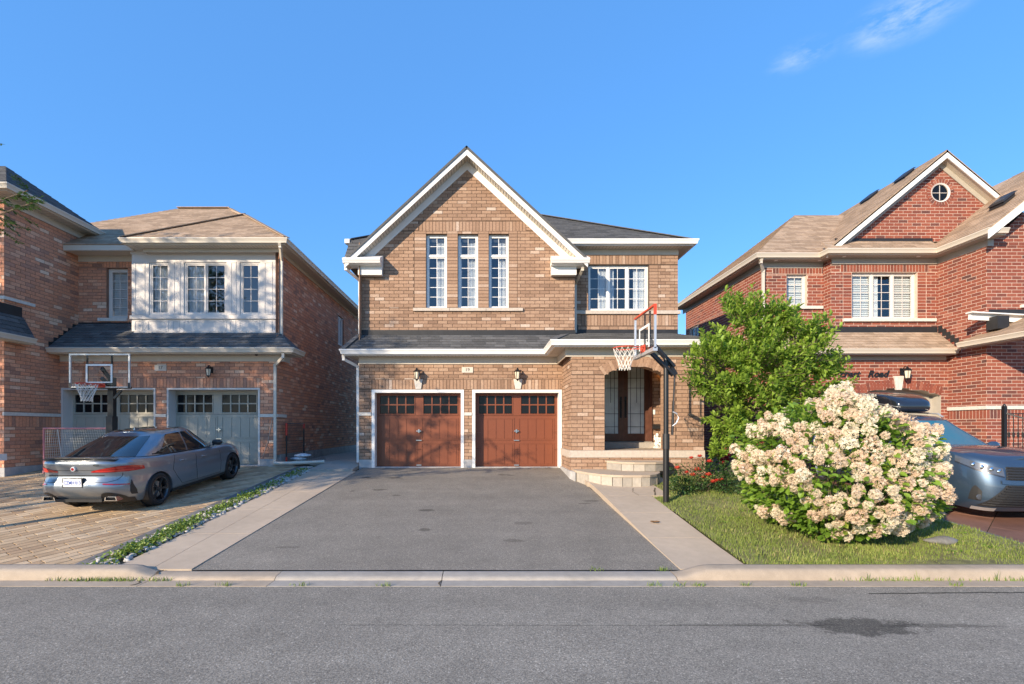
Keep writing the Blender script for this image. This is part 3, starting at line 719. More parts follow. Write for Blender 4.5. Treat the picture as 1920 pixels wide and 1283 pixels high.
    def garage_door(s, x0, x1, z0, z1, Y, rec, leafm, casem, wins, wz0, wz1, wrows=2, wcols=4, handle=True, cap=.06, deep=None):
        """opening x0..x1, z0..z1 in a front wall at Y"""
        yl = Y+rec
        mb = MB(); c = cap
        mb.box(x0,x0+c,Y-.022,yl+.02,z0,z1); mb.box(x1-c,x1,Y-.022,yl+.02,z0,z1); mb.box(x0+c,x1-c,Y-.022,yl+.02,z1-c,z1)
        mb.build('door_casing', M[casem], s.root)
        d = MB(); lx0, lx1 = x0+c, x1-c; top = z1-c
        def hole_box():   # leaf in four sections with window openings in the top one
            n = 4; H = (wz0-.055-z0-.02)/3
            for k in range(n):
                a, b = z0+.02+k*H, (z0+.02+(k+1)*H-.008 if k < 3 else top)
                if k < n-1: d.box(lx0,lx1,yl,yl+.05,a,b)
                else:
                    xs = [lx0]+[q for w in wins for q in w]+[lx1]
                    for q in range(0, len(xs), 2): d.box(xs[q],xs[q+1],yl,yl+.05,a,b)
                    for w in wins: d.box(w[0],w[1],yl,yl+.05,a,wz0); d.box(w[0],w[1],yl,yl+.05,wz1,b)
        hole_box()
        door = d.build('garage_door', M[leafm], s.root)
        for w in wins:
            pw = (w[1]-w[0])/wcols; ph = (wz1-wz0)/wrows
            f = MB()
            for i in range(1, wcols): f.box(w[0]+pw*i-.018,w[0]+pw*i+.018,yl-.006,yl+.03,wz0,wz1)
            for j in range(1, wrows): f.box(w[0],w[1],yl-.005,yl+.031,wz0+ph*j-.018,wz0+ph*j+.018)
            f.box(w[0]-.025,w[1]+.025,yl-.012,yl-.001,wz0-.03,wz0); f.box(w[0]-.025,w[1]+.025,yl-.012,yl-.001,wz1,wz1+.025)
            f.box(w[0]-.025,w[0],yl-.012,yl-.001,wz0,wz1); f.box(w[1],w[1]+.025,yl-.012,yl-.001,wz0,wz1)
            f.build('window_grille', M[leafm], door)
            for i in range(wcols):
                for j in range(wrows):
                    p = MB(); t = random.uniform(-.002,.002)
                    a0, a1, b0, b1 = w[0]+pw*i+.01, w[0]+pw*(i+1)-.01, wz0+ph*j+.01, wz0+ph*(j+1)-.01
                    p.poly([(a0,yl+.02,b0),(a1,yl+.02+t,b0),(a1,yl+.02+t,b1),(a0,yl+.02,b1)]); p.build('pane', M['glass_dark'], door)
        # raised boards
        mid = (lx0+lx1)/2; Hh = (wz0-.07-z0-.03)/2
        for r in range(2):
            a, b = z0+.05+r*Hh, z0+.05+(r+1)*Hh-.07
            for (p, q) in ((lx0+.09, mid-.06), (mid+.06, lx1-.09)):
                pn = MB()
                pn.box(p,q,yl-.013,yl-.001,a,a+.03); pn.box(p,q,yl-.013,yl-.001,b-.03,b); pn.box(p,p+.03,yl-.013,yl-.001,a+.03,b-.03); pn.box(q-.03,q,yl-.013,yl-.001,a+.03,b-.03)
                n = 4; w = (q-p-.09)/n
                for i in range(n): pn.box(p+.045+w*i+.012,p+.045+w*(i+1)-.012,yl-.011,yl-.001,a+.045,b-.045)
                pn.build('panel', M[leafm], door)
        if handle:
            h = MB(); hz = z0+1.05; h.box(mid-.02,mid+.02,yl-.05,yl-.001,hz-.05,hz+.05); h.box(mid-.07,mid+.07,yl-.07,yl-.05,hz-.013,hz+.013)
            h.build('handle', M['steel'], door)
            h = MB(); hz = z0+.78; h.box(mid-.08,mid+.08,yl-.045,yl-.03,hz-.012,hz+.012); h.box(mid-.07,mid-.05,yl-.03,yl-.001,hz-.01,hz+.01); h.box(mid+.05,mid+.07,yl-.03,yl-.001,hz-.01,hz+.01)
            h.build('handle', M['steel'], door)
            h = MB(); hz = z0+.06; h.box(mid-.07,mid+.07,yl-.035,yl-.001,hz-.015,hz+.015); h.build('handle', M['steel'], door)
        return door
    def lantern(s, x, z, Y, scale=1, body='iron', lab=None):
        k = scale; mb = MB(); mb.lathe([(.001,0),(.05*k,.0),(.05*k,.02),(.02*k,.03)], (x,Y-.03,z+.06*k), 12, 'y') if 0 else mb.box(x-.04*k,x+.04*k,Y-.03,Y-.009,z-.01*k,z+.14*k)
        arm = [(x,Y-.03,z+.10*k),(x,Y-.09*k,z+.17*k),(x,Y-.14*k,z+.16*k),(x,Y-.15*k,z+.12*k)]; mb.tube(arm,.010*k,6)
        yc = Y-.15*k
        mb.lathe([(.006*k,.17*k),(.018*k,.15*k),(.03*k,.125*k),(.085*k,.085*k),(.088*k,.075*k),(.07*k,.072*k)], (x,yc,z), 6)
        for i in range(6):
            t = math.pi*i/3; mb.beam((x+.068*k*math.cos(t),yc+.068*k*math.sin(t),z+.075*k),(x+.045*k*math.cos(t),yc+.045*k*math.sin(t),z-.09*k),.009*k,.009*k)
        mb.lathe([(.001,-.14*k),(.012*k,-.13*k),(.02*k,-.11*k),(.048*k,-.095*k),(.048*k,-.085*k),(.001,-.084*k)], (x,yc,z), 6)
        o = mb.build('wall_lantern', M[body], s.root, label=lab)
        g = MB(); g.lathe([(.042*k,-.085*k),(.063*k,.072*k)], (x,yc,z), 6); g.build('lamp_glass', M['lampglass'] if body != 'amber' else M['lampamber'], o)
        return o
    def plaque(s, x, z, Y, txt, w=.32, h=.16):
        mb = MB(); mb.box(x-w/2,x+w/2,Y-.03,Y-.0005,z-h/2,z+h/2); p = mb.build('number_plaque', M['plaque'], s.root)
        text_part(txt, .13, M['ink'], p, (x,Y-.032,z), 'numeral')
    def downspout(s, path, m='white', r=.038):
        P = [Vector(p) for p in path]; mb = MB()
        for a, b in zip(P[:-1], P[1:]): mb.beam(a, b+(b-a).normalized()*.012, r*2, r*1.5, up=(0,1,.01))
        for p in P[1:-1]: mb.box(p.x-r,p.x+r,p.y-r,p.y+r,p.z-r,p.z+r)
        return mb.build('downspout', M[m], s.root)
def plain_box(mb, x0, x1, y0, y1, z0, z1): mb.box(x0,x1,y0,y1,z0,z1)
def bricktex(name, c1, c2, mo):
    m = bpy.data.materials.new(name); m.use_nodes = True; N = m.node_tree.nodes; L = m.node_tree.links; p = N['Principled BSDF']; p.inputs['Roughness'].default_value = .9
    g = N.new('ShaderNodeNewGeometry'); sx = N.new('ShaderNodeSeparateXYZ'); L.new(g.outputs['Position'], sx.inputs[0])
    ad = N.new('ShaderNodeMath'); L.new(sx.outputs[0], ad.inputs[0]); L.new(sx.outputs[1], ad.inputs[1])
    cb = N.new('ShaderNodeCombineXYZ'); L.new(ad.outputs[0], cb.inputs[0]); L.new(sx.outputs[2], cb.inputs[1])
    b = N.new('ShaderNodeTexBrick'); L.new(cb.outputs[0], b.inputs['Vector']); b.inputs['Scale'].default_value = 1; b.inputs['Brick Width'].default_value = PU; b.inputs['Row Height'].default_value = PV; b.inputs['Mortar Size'].default_value = .006
    b.inputs['Color1'].default_value = (*c1,1); b.inputs['Color2'].default_value = (*c2,1); b.inputs['Mortar'].default_value = (*mo,1)
    L.new(b.outputs[0], p.inputs['Base Color']); return m
M['side_tan'] = bricktex('tan_side_brick', (.31,.19,.12), (.38,.24,.155), (.19,.125,.08))
M['side_rose'] = bricktex('rose_side_brick', (.55,.28,.19), (.65,.33,.22), (.20,.12,.095))
M['side_red'] = bricktex('red_side_brick', (.23,.065,.04), (.31,.085,.05), (.52,.42,.36))

# ------------------------------------------------------------------ the tan brick house in the middle
H = House('two storey tan brick house with steep white trimmed gable and two rust brown garage doors', (1, 14, .75), 'brick_tan', 'mortar_tan', 'shingle_grey', 'stone')
YG, YU, YR, YP = 13.85, 14.1, 14.6, 12.4
zc = lambda py, Y: Z(py, Y)
# garage storey
dz = 2.98; D1 = (-3.25, -.615); D2 = (-.375, 2.185); z0 = .745
fr = FY(YG)
H.wall(fr, [(-3.6,.98),(2.21,.98),(2.21,3.93),(-3.6,3.93)], [Rect(*D1,0,dz), Rect(*D2,0,dz)],
       [(-3.25,2.14,dz+.005,dz+.29,'soldier')], v0=.98)
H.boxes('foundation', M['foundation'], (-3.61,D1[0],YG-.012,YG+.2,.6,.98), (D1[1],D2[0],YG-.012,YG+.2,.6,.98))
H.boxes('stone_band', M['palestone'], (-3.66,D1[0]-.012,YG-.045,YG+.002,2.24,2.33), (D1[1]+.012,D2[0]-.012,YG-.045,YG+.002,2.24,2.33))
def gwin(pa): return [(X(a, YG+.25), X(b, YG+.25)) for a, b in pa]
H.garage_door(*D1, z0, dz, YG, .25, 'door_rust', 'white', gwin([(712.5,777),(794,858)]), Z(776,YG+.25), Z(742.5,YG+.25), cap=.085)
H.garage_door(*D2, z0, dz, YG, .25, 'door_rust', 'white', gwin([(898,960),(977,1040)]), Z(776,YG+.25), Z(742.5,YG+.25), cap=.085)
mb = MB(); mb.box(D1[0],D1[1],YG-.02,YG+.3,.60,z0+.018); mb.box(D2[0],D2[1],YG-.02,YG+.3,.60,z0+.018); H.part(mb,'door_sill',M['foundation'])
for x in (X(784.5,YG), X(971,YG)):
    mb = MB(); mb.prism([(x-.075,YG-.04,dz+.02),(x+.075,YG-.04,dz+.02),(x+.13,YG-.04,dz+.30),(x-.13,YG-.04,dz+.30)], [(x-.075,YG+.01,dz+.02),(x+.075,YG+.01,dz+.02),(x+.13,YG+.01,dz+.30),(x-.13,YG+.01,dz+.30)])
    H.part(mb,'keystone',M['palestone']); H.lantern(x-.02, 3.38, YG, 1.25)
H.plaque(X(876.5,YG), Z(694,YG), YG, '19')
# gable wall with three tall windows
gz = 9.86; gx = -.53; gs = .925
wz0, wz1 = Z(578.5,YU), Z(439,YU); sx0, sx1 = X(777,YU), X(970,YU); sol0, sol1 = Z(434,YU), Z(415.5,YU)
wins = [(X(799,YU),X(838,YU)), (X(858.5,YU),X(896.5,YU)), (X(916.5,YU),X(954,YU))]
tr = Z(479,YU)
zones = [(X(786,YU),X(986,YU),sol0,sol1,'soldier')]
edges = [sx0]+[q for w in wins for q in w]+[sx1]
for i in range(0,8,2): zones.append((edges[i],edges[i+1],wz0,sol0,'stack'))
H.wall(FY(YU), [(-3.65,4.72),(2.6,4.72),(2.6,gz-.3-gs*(2.6-gx)),(gx,gz-.3),(-3.65,gz-.3-gs*(gx+3.65))], [Rect(w[0],w[1],wz0,wz1) for w in wins], zones, v0=4.72)
for i, w in enumerate(wins):
    H.window(FY(YU), w[0], w[1], wz0, wz1, 1, 5, 2, transom=tr, curtain=[[(.48,1.0)]] if i != 1 else [[(0,.12),(.55,1)]])
mb = MB(); q = X(775,YU); 
for a, b in ((775,843),(843.6,911),(911.6,980)): mb.box(X(a,YU),X(b,YU),YU-.07,YU+.06,Z(584,YU),wz0); 
H.part(mb,'window_sill',M['stone'])
# gable trim
yf = 13.68
H.chevron(gx,gz,gs,-3.98,2.90,.035,.25,yf,yf+.03,'rake_fascia',M['white'])
H.chevron(gx,gz,gs,-3.98,2.90,.20,.215,yf+.031,YU-.001,'rake_soffit',M['soffit'])
H.chevron(gx,gz,gs,-3.55,2.48,.22,.46,YU-.032,YU-.009,'frieze_board',M['white'])
g = MB()
for sgn in (-1,1):
    for i in range(1, 42):
        xx = gx+sgn*i*.075; g.beam((xx,yf+.06,gz-.2165-gs*abs(xx-gx)),(xx,YU-.06,gz-.2165-gs*abs(xx-gx)),.012,.003)
H.part(g,'vent_groove',M['plastic'],kind='stuff')
# roof of the gable, front return piece, main hip
H.roof([(-4.03,yf-.03,gz-gs*3.5),(-4.03,19,gz-gs*3.5),(gx,19,gz),(gx,yf-.03,gz)], tiles=False)
H.roof([(2.97,19,gz-gs*3.5),(2.97,yf-.03,gz-gs*3.5),(gx,yf-.03,gz),(gx,19,gz)], tiles=False)
ez, ey, exl, exr, hs_ = 7.41, 14.25, -4.0, 6.16, .62
hw = (exr-exl)/2; apx = (exl+exr)/2
H.roof([(exl,ey,ez),(exr,ey,ez),(apx,ey+hw,ez+hs_*hw)], individual=False)
H.roof([(exr,ey,ez),(exr,ey+2*hw,ez),(apx,ey+hw,ez+hs_*hw)], tiles=False)
H.roof([(exr,ey+2*hw,ez),(exl,ey+2*hw,ez),(apx,ey+hw,ez+hs_*hw)], tiles=False)
H.roof([(exl,ey+2*hw,ez),(exl,ey,ez),(apx,ey+hw,ez+hs_*hw)], tiles=False)
H.roof([(-4.05,13.82,6.68),(-3.90,13.82,6.68),(-3.18,14.25,7.42),(-3.98,14.25,7.42)], individual=False)
rc = MB()
rc.beam((exr,ey,ez+.03),(apx,ey+hw,ez+hs_*hw+.03),.2,.025); rc.beam((exl,ey,ez+.03),(apx,ey+hw,ez+hs_*hw+.03),.2,.025); H.part(rc,'hip_cap',H.shingle)
# white corner of the left eave and the cornice returns
mb = MB(); mb.box(-4.12,-3.98,14.16,14.3,7.30,7.42); mb.box(-4.08,-3.99,14.3,20,7.28,7.42); H.part(mb,'eave_corner',M['white'])
for x0_, x1_, tag_ in ((-4.03,-2.97,'l'),(1.88,2.95,'r')):
    mb = MB(); P = [(x0_,yf+.06,6.665),(x1_,yf+.06,6.665)]
    mb.sweep([(0,0),(.13,.012),(.13,-.03),(.10,-.08),(.085,-.115),(0,-.12)], P)
    mb.box(x0_+.005,x1_-.005,yf+.061,YU-.01,6.53,6.655)
    H.part(mb,'cornice_return',M['white'])
    mb = MB(); mb.box(max(x0_+.02,-3.66),min(x1_-.01,2.62),YU-.20,YU-.034,6.29,6.529); H.part(mb,'frieze_board',M['white'])
    mb = MB(); mb.prism([(x0_+.02,yf-.06,6.682),(x1_,yf-.06,6.682),(x1_,YU-.012,6.90),(x0_+.02,YU-.012,6.90)], [(x0_+.02,yf-.06,6.668),(x1_,yf-.06,6.668),(x1_,YU-.012,6.668),(x0_+.02,YU-.012,6.668)])
    H.part(mb,'flashing_lid',M['white'])
H.downspout([(-3.98,13.78,6.53),(-3.98,13.82,6.42),(-3.70,14.25,6.22),(-3.70,14.3,.9)])
# right upper storey
w3 = (X(1103,YR),X(1216.5,YR)); v0_, v1_ = Z(583,YR), Z(496.5,YR)
H.wall(FY(YR), [(2.6,4.85),(5.81,4.85),(5.81,7.25),(2.6,7.25)], [Rect(*w3,v0_,v1_)],
       [(X(1088,YR),X(1240,YR),v1_+.01,v1_+.30,'soldier'),(X(1090,YR),X(1262,YR),Z(611,YR),Z(591,YR),'soldier'),(w3[1]+.01,w3[1]+.28,v0_,v1_,'stack')], v0=4.85)
H.window(FY(YR), *w3, v0_, v1_, 3, 4, 2, curtain=[[(.55,1)],[(0,.35)],[(.35,1)]], fw=.05)
mb = MB(); mb.box(2.62,4.1,YR-.06,YR+.05,Z(589.5,YR),v0_); mb.box(4.105,5.87,YR-.06,YR+.05,Z(589.5,YR),v0_); H.part(mb,'window_sill',M['stone'])
H.eave([(2.4,YR-.35,ez),(exr-.02,YR-.35,ez),(exr-.02,24,ez)], .35, fr=.16)
mb = MB(); mb.box(2.585,2.6,YU,YR,4.7,7.2); H.part(mb,'side_wall',M['side_tan'])
H.downspout([(2.78,13.80,6.54),(2.78,13.86,6.42),(2.70,YR-.10,6.2),(2.70,YR-.10,4.75)], m='cream')
# porch
ax0, ax1, asp, arise = 3.06, 4.60, 3.24, .24
arch = Arch(ax0,ax1,1.31,asp,arise)
H.wall(FY(YP), [(2.21,1.31),(5.6,1.31),(5.6,3.93),(2.21,3.93)], [arch], [(ax0-.27,ax0,1.31,asp,'stack'),(ax1,ax1+.27,1.31,asp,'stack')], v0=1.31)
H.wall(FY(YP-.03), [(2.18,.60),(5.63,.60),(5.63,1.13),(2.18,1.13)], v0=.60)
H.wall(FXm(2.21), [(YP,1.31),(YG,1.31),(YG,3.93),(YP,3.93)], v0=1.31)
H.wall(FXm(2.18), [(YP-.03,.60),(YG,.60),(YG,1.13),(YP-.03,1.13)], v0=.60)
hfa = (ax1-ax0)/2; rr = arch.r; a_ = math.asin(hfa/rr)
H.ring(FY(YP), arch.c, arch.cv, rr, rr+.25, math.pi/2+a_*1.02, math.pi/2-a_*1.02, 21)
mb = MB(); mb.sweep([(.0,0),(.065,0),(.065,.18),(.0,.18)], [(2.21,YG,1.13),(2.21,YP,1.13),(5.6,YP,1.13)]); H.part(mb,'stone_band',M['stone'])
mb = MB(); mb.box(2.215,5.59,YP+.001,YR+.2,1.15,1.309); H.part(mb,'porch_floor',M['concrete'])
mb = MB()     # thickness of the arch wall
for x in (ax0-.002, ax1+.002): mb.poly([(x,YP,1.31),(x,YP+.3,1.31),(x,YP+.3,asp),(x,YP,asp)])
for i in range(16):
    t0 = math.pi/2+a_-2*a_*i/16; t1 = math.pi/2+a_-2*a_*(i+1)/16
    mb.poly([(arch.c+rr*math.cos(t0),YP,arch.cv+rr*math.sin(t0)),(arch.c+rr*math.cos(t1),YP,arch.cv+rr*math.sin(t1)),(arch.c+rr*math.cos(t1),YP+.3,arch.cv+rr*math.sin(t1)),(arch.c+rr*math.cos(t0),YP+.3,arch.cv+rr*math.sin(t0))])
# inner skin of the porch front
mb.poly([(ax0,YP+.3,1.31),(2.3,YP+.3,1.31),(2.3,YP+.3,3.93),(ax0,YP+.3,3.93)]); mb.poly([(ax1,YP+.3,1.31),(5.5,YP+.3,1.31),(5.5,YP+.3,3.93),(ax1,YP+.3,3.93)])
mb.poly([(2.3,YP+.3,1.31),(2.3,14.2,1.31),(2.3,14.2,3.93),(2.3,YP+.3,3.93)])
H.part(mb,'arch_reveal',M['side_tan'])
YD = 14.15
H.wall(FY(YD), [(4.78,1.31),(5.5,1.31),(5.5,3.93),(4.78,3.93)], v0=1.31)
H.wall(FXm(5.5), [(YP+.3,1.31),(YD,1.31),(YD,3.93),(YP+.3,3.93)], v0=1.31)
mb = MB(); mb.box(2.22,5.6,YP+.01,YD+.5,3.931,3.96); H.part(mb,'porch_ceiling',M['soffit'])
# front double door
mb = MB(); mb.box(3.18,3.26,YD-.06,YD+.08,1.49,3.93); mb.box(4.78,4.86,YD-.06,YD+.08,1.49,3.93); mb.box(3.26,4.78,YD-.06,YD+.08,3.85,3.93); H.part(mb,'door_frame',M['doorwood'])
for a, b, hx in ((3.262,4.018,3.95),(4.022,4.778,4.09)):
    mb = MB(); t = .14; zb, zt = 1.50, 3.84
    mb.box(a,a+t,YD-.03,YD+.02,zb,zt); mb.box(b-t,b,YD-.03,YD+.02,zb,zt); mb.box(a+t,b-t,YD-.03,YD+.02,zb,zb+.22); mb.box(a+t,b-t,YD-.03,YD+.02,zt-.16,zt)
    dr = H.part(mb,'front_door',M['doorwood'])
    gb = MB(); gb.poly([(a+t,YD,zb+.22),(b-t,YD,zb+.22),(b-t,YD,zt-.16),(a+t,YD,zt-.16)]); gb.build('pane', M['frost'], dr)
    cb = MB(); u0_, u1_ = a+t, b-t; w = u1_-u0_
    for f in (.18,.55,.78): cb.box(u0_+w*f-.006,u0_+w*f+.006,YD-.012,YD-.002,zb+.22+(0 if f != .55 else .9),zt-.16)
    for zz in (zb+.42, zb+.80, zb+1.55, zt-.5): cb.box(u0_,u1_,YD-.013,YD-.003,zz-.006,zz+.006)
    cb.build('caming', M['lead'], dr)
    hb = MB(); hb.tube([(hx,YD-.04,zb+.72),(hx,YD-.10,zb+.78),(hx,YD-.10,zb+1.12),(hx,YD-.04,zb+1.2)],.014,8); hb.box(hx-.03,hx+.03,YD-.045,YD-.031,zb+.68,zb+1.3); hb.build('handle', M['iron'], dr)
mb = MB(); mb.box(3.1,4.98,YD-.32,YD-.07,1.311,1.47); mb.box(3.15,4.86,YD-.07,YD+.05,1.311,1.489); H.part(mb,'door_step',M['kerb_grey'])
mb = MB(); mb.box(2.3,3.18,YD,YD+.05,1.31,3.93); H.part(mb,'side_wall',M['side_tan'])
L_ = H.lantern(X(1238.5,YD), Z(705,YD), YD, .9, 'iron'); L_.children[0].data.materials[0] = M['lampamber']
mb = MB(); mb.box(4.90,4.96,YD-.03,YD-.009,2.28,2.42); H.part(mb,'doorbell',M['white'])
mb = MB(); xx = X(1236,13.9); mb.box(xx-.13,xx+.10,YD-.12,YD-.009,1.86,1.96); mb.prism([(xx-.13,YD-.12,1.961),(xx+.10,YD-.12,1.961),(xx+.10,YD-.009,2.0),(xx-.13,YD-.009,2.0)],[(xx-.13,YD-.13,1.95),(xx+.10,YD-.13,1.95),(xx+.10,YD-.009,1.955),(xx-.13,YD-.009,1.955)]); H.part(mb,'mailbox',M['plastic'])
mb = MB(); mb.lathe([(.001,-.01),(.03,-.01),(.03,.02)],(X(1290,YP),YP-.02,Z(722,YP)),10,'y'); H.part(mb,'wall_bell',M['iron'])
# steps: two curved treads faced with stone
def curved_step(x0, x1, yb, yf_, z0, z1, name, n=14):
    pts = []
    for i in range(n+1):
        t = i/n; x = x0+(x1-x0)*t; pts.append((x, yb-(yb-yf_)*(1-abs(2*t-1)**3.2)))
    mb = MB(); top = [(x, y-.03, z1) for x, y in pts]+[(x1,yb+.4,z1),(x0,yb+.4,z1)]
    mb.prism([(p[0],p[1],z1-.05) for p in top], top); st = H.part(mb, name, M['concrete'])
    for i in range(n):
        a, b = pts[i], pts[i+1]
        q = MB(); d = Vector((b[0]-a[0], b[1]-a[1])); L = d.length; d /= L; nn = Vector((d.y,-d.x))
        o = random.uniform(.004,.02); a2 = (a[0]+d.x*.006, a[1]+d.y*.006); b2 = (b[0]-d.x*.006, b[1]-d.y*.006)
        r = [(a2[0]+nn.x*o,a2[1]+nn.y*o),(b2[0]+nn.x*o,b2[1]+nn.y*o),(b2[0]-nn.x*.1,b2[1]-nn.y*.1),(a2[0]-nn.x*.1,a2[1]-nn.y*.1)]
        q.prism([(x,y,z0) for x, y in r], [(x,y,z1-.052) for x, y in r], random.random()); q.build('facing_stone', M['stepstone'], st)
curved_step(2.22, 4.30, 12.0, 10.75, .52, .835, 'lower_step', 10)
curved_step(3.06, 4.62, 12.2, 11.65, .84, 1.06, 'upper_step', 6)
mb = MB(); mb.prism([(2.13,12.2,.45),(2.21,11.85,.45),(2.21,13.8,.45),(2.13,13.8,.45)],[(2.13,12.2,.80),(2.21,11.85,.80),(2.21,13.8,.80),(2.13,13.8,.80)]); H.part(mb,'foundation',M['foundation'])
# skirt roofs and their gutters
zs = 4.06
H.eave([(-3.94,14.6,zs),(-3.94,13.50,zs),(1.72,13.50,zs),(1.72,12.05,zs),(5.95,12.05,zs),(5.95,14.6,zs)], .36, fr=.20)
zt, yt = 4.60, YU
H.roof([(-3.98,13.44,zs),(1.70,13.44,zs),(2.33,yt,zt),(-3.66,yt,zt)], pu=.31)
H.roof([(-3.98,14.6,zs),(-3.98,13.44,zs),(-3.66,yt,zt)], tiles=False)
H.roof([(1.66,11.98,zs),(6.0,11.98,zs),(5.6,YR,4.74),(2.75,YR,4.74),(2.33,yt-.0,zt)], individual=False)
H.roof([(1.66,13.44,zs),(1.66,11.98,zs),(2.33,yt,zt)], individual=False)
H.roof([(6.0,11.98,zs),(6.0,14.9,zs),(5.6,14.9,4.74)], tiles=False)
mb = MB(); mb.box(-3.64,2.62,YU-.035,YU+.02,zt-.03,4.735); mb.box(2.62,5.8,YR-.03,YR+.02,4.70,4.85); mb.box(2.62,2.80,YR-.035,YR-.03,4.70,5.0); H.part(mb,'flashing',M['black'])
rc = MB(); rc.beam((-3.98,13.44,zs+.02),(-3.66,yt,zt+.02),.2,.02); rc.beam((1.66,11.98,zs+.02),(2.33,yt,zt+.02),.22,.02); H.part(rc,'hip_cap',H.shingle)
H.downspout([(-3.98,13.55,3.92),(-3.98,13.6,3.82),(-3.68,13.98,3.66),(-3.68,14.0,.9)])
# body of the house behind
mb = MB(); mb.box(-3.62,-3.60,YG,24,.6,7.2); mb.box(5.79,5.805,YR+.01,24,.6,7.2); mb.box(-3.62,5.805,24,24.05,.6,7.2); mb.box(5.58,5.60,YP+.01,YR,.6,3.93)
mb.box(-3.60,2.58,YG+.05,YU+.10,4.0,4.55) if 0 else None
H.part(mb,'side_wall',M['side_tan'])
mb = MB(); mb.box(-3.55,5.75,YR+2.4,YR+2.45,.6,7.3); mb.box(-3.59,5.78,YR+.05,24,4.1,4.15); mb.box(-3.55,2.55,YU+.3,YR+2.4,7.35,7.37); mb.box(2.6,5.7,YR+.3,YR+2.4,7.30,7.34); H.part(mb,'interior_wall',M['room'])
H.close(sight=lambda x, y: not (1300 < x), ssight=None)

# ------------------------------------------------------------------ the rose brick house on the left
H17 = H = House('rose brick house on the left with panelled bay above two grey garage doors', (-9, 14.2, .78), 'brick_rose', 'mortar_rose', 'shingle_brown', 'palestone')
YG, YB, YC = 14.1, 14.35, 14.75; XW, XR = -12.4, -6.08
D1 = (X(115.6,YG), X(292,YG)); D2 = (X(313.5,YG), X(487.6,YG)); dz = 3.05; z0 = .785
H.wall(FY(YG), [(XW,.95),(XR,.95),(XR,4.0),(XW,4.0)], [Rect(*D1,0,dz),Rect(*D2,0,dz)], [(X(150,YG),X(490,YG),dz+.005,dz+.29,'soldier')], v0=.95)
H.boxes('foundation', M['foundation'], (D1[1],D2[0],YG-.01,YG+.2,.6,.95), (D2[1],XR+.01,YG-.01,YG+.2,.6,.98), (XR-.2,XR+.012,YG+.21,25,.6,1.10), (XW-.2,XW+.012,12.46,YG-.02,.4,.86))
def gw(pa): return [(X(a, YG+.32), X(b, YG+.32)) for a, b in pa]
H.garage_door(*D1, z0, dz, YG, .32, 'door_grey', 'bay', gw([(141,206),(225,290)]), Z(773.5,YG+.32), Z(740.5,YG+.32), handle=False, cap=.05)
H.garage_door(*D2, z0, dz, YG, .32, 'door_grey', 'bay', gw([(332.5,398.5),(416.5,481)]), Z(773.5,YG+.32), Z(740.5,YG+.32), handle=True, cap=.05)
mb = MB(); mb.box(D1[0],D1[1],YG-.02,YG+.35,.60,z0+.015); mb.box(D2[0],D2[1],YG-.02,YG+.35,.60,z0+.015); H.part(mb,'door_sill',M['foundation'])
zb = Z(779.5,YG)
H.boxes('stone_band', M['palestone'], (D1[1]+.01,D2[0]-.01,YG-.045,YG+.002,zb-.045,zb+.045), (D2[1]+.01,XR+.04,YG-.045,YG+.002,zb-.045,zb+.045), (XR+.001,XR+.045,YG+.003,YG+.6,zb-.045,zb+.045), (XW-.002,XW+.045,12.42,YG-.02,zb-.04,zb+.05))
H.plaque(X(302,YG), Z(690,YG), YG, '17', .34, .18)
H.lantern(X(397,YG), Z(699,YG), YG, 1.15)
# side wall towards the middle house
wv = (19.95, 20.75, 5.35, 6.55)
H.wall(FXp(XR), [(YG,1.10),(25,1.10),(25,7.2),(YB,7.2),(YB,4.6),(YG,4.6)][:0] or [(YG,1.10),(25,1.10),(25,4.6),(YG,4.6)], v0=1.10)
H.wall(FXp(XR), [(YB-.15,4.6),(25,4.6),(25,7.2),(YB-.15,7.2)], [Rect(*wv)], v0=4.6)
H.window(FXp(XR), *wv, 2, 3, 1, rec=.05, curtain=[[(0,1)],[(0,1)]])
# wing wall facing right and its front
H.wall(FXp(XW), [(12.47,.86),(14.85,.86),(14.85,7.75),(12.47,7.75)], zones=[(12.47,14.1,zb-.335,zb-.045,'soldier')], v0=.86)
H.wall(FY(12.47), [(-17,.7),(XW,.7),(XW,7.75),(-17,7.75)], v0=.86)
mb = MB(); mb.box(XW-.6,XW+.05,12.42,13.28,5.20,5.28); H.part(mb,'window_sill',M['palestone'])
mb = MB(); mb.box(XW-.002,XW+.02,12.2,12.52,1.05,1.22); H.part(mb,'wall_vent',M['white'])
# upper recess with narrow window
uw = (X(200,YC), X(239.5,YC), Z(596.5,YC), Z(503,YC))
H.wall(FY(YC), [(XW,4.95),(-10.3,4.95),(-10.3,7.2),(XW,7.2)], [Rect(*uw)], [(uw[0]-.1,-10.35,uw[3]+.01,uw[3]+.3,'soldier')], v0=4.95)
H.window(FY(YC), *uw, 1, 5, 2, blind=True, frame='bay', fw=.06)
mb = MB(); mb.box(X(186,YC),X(241,YC),YC-.07,YC+.05,Z(603,YC),Z(597,YC)); H.part(mb,'window_sill',M['palestone'])
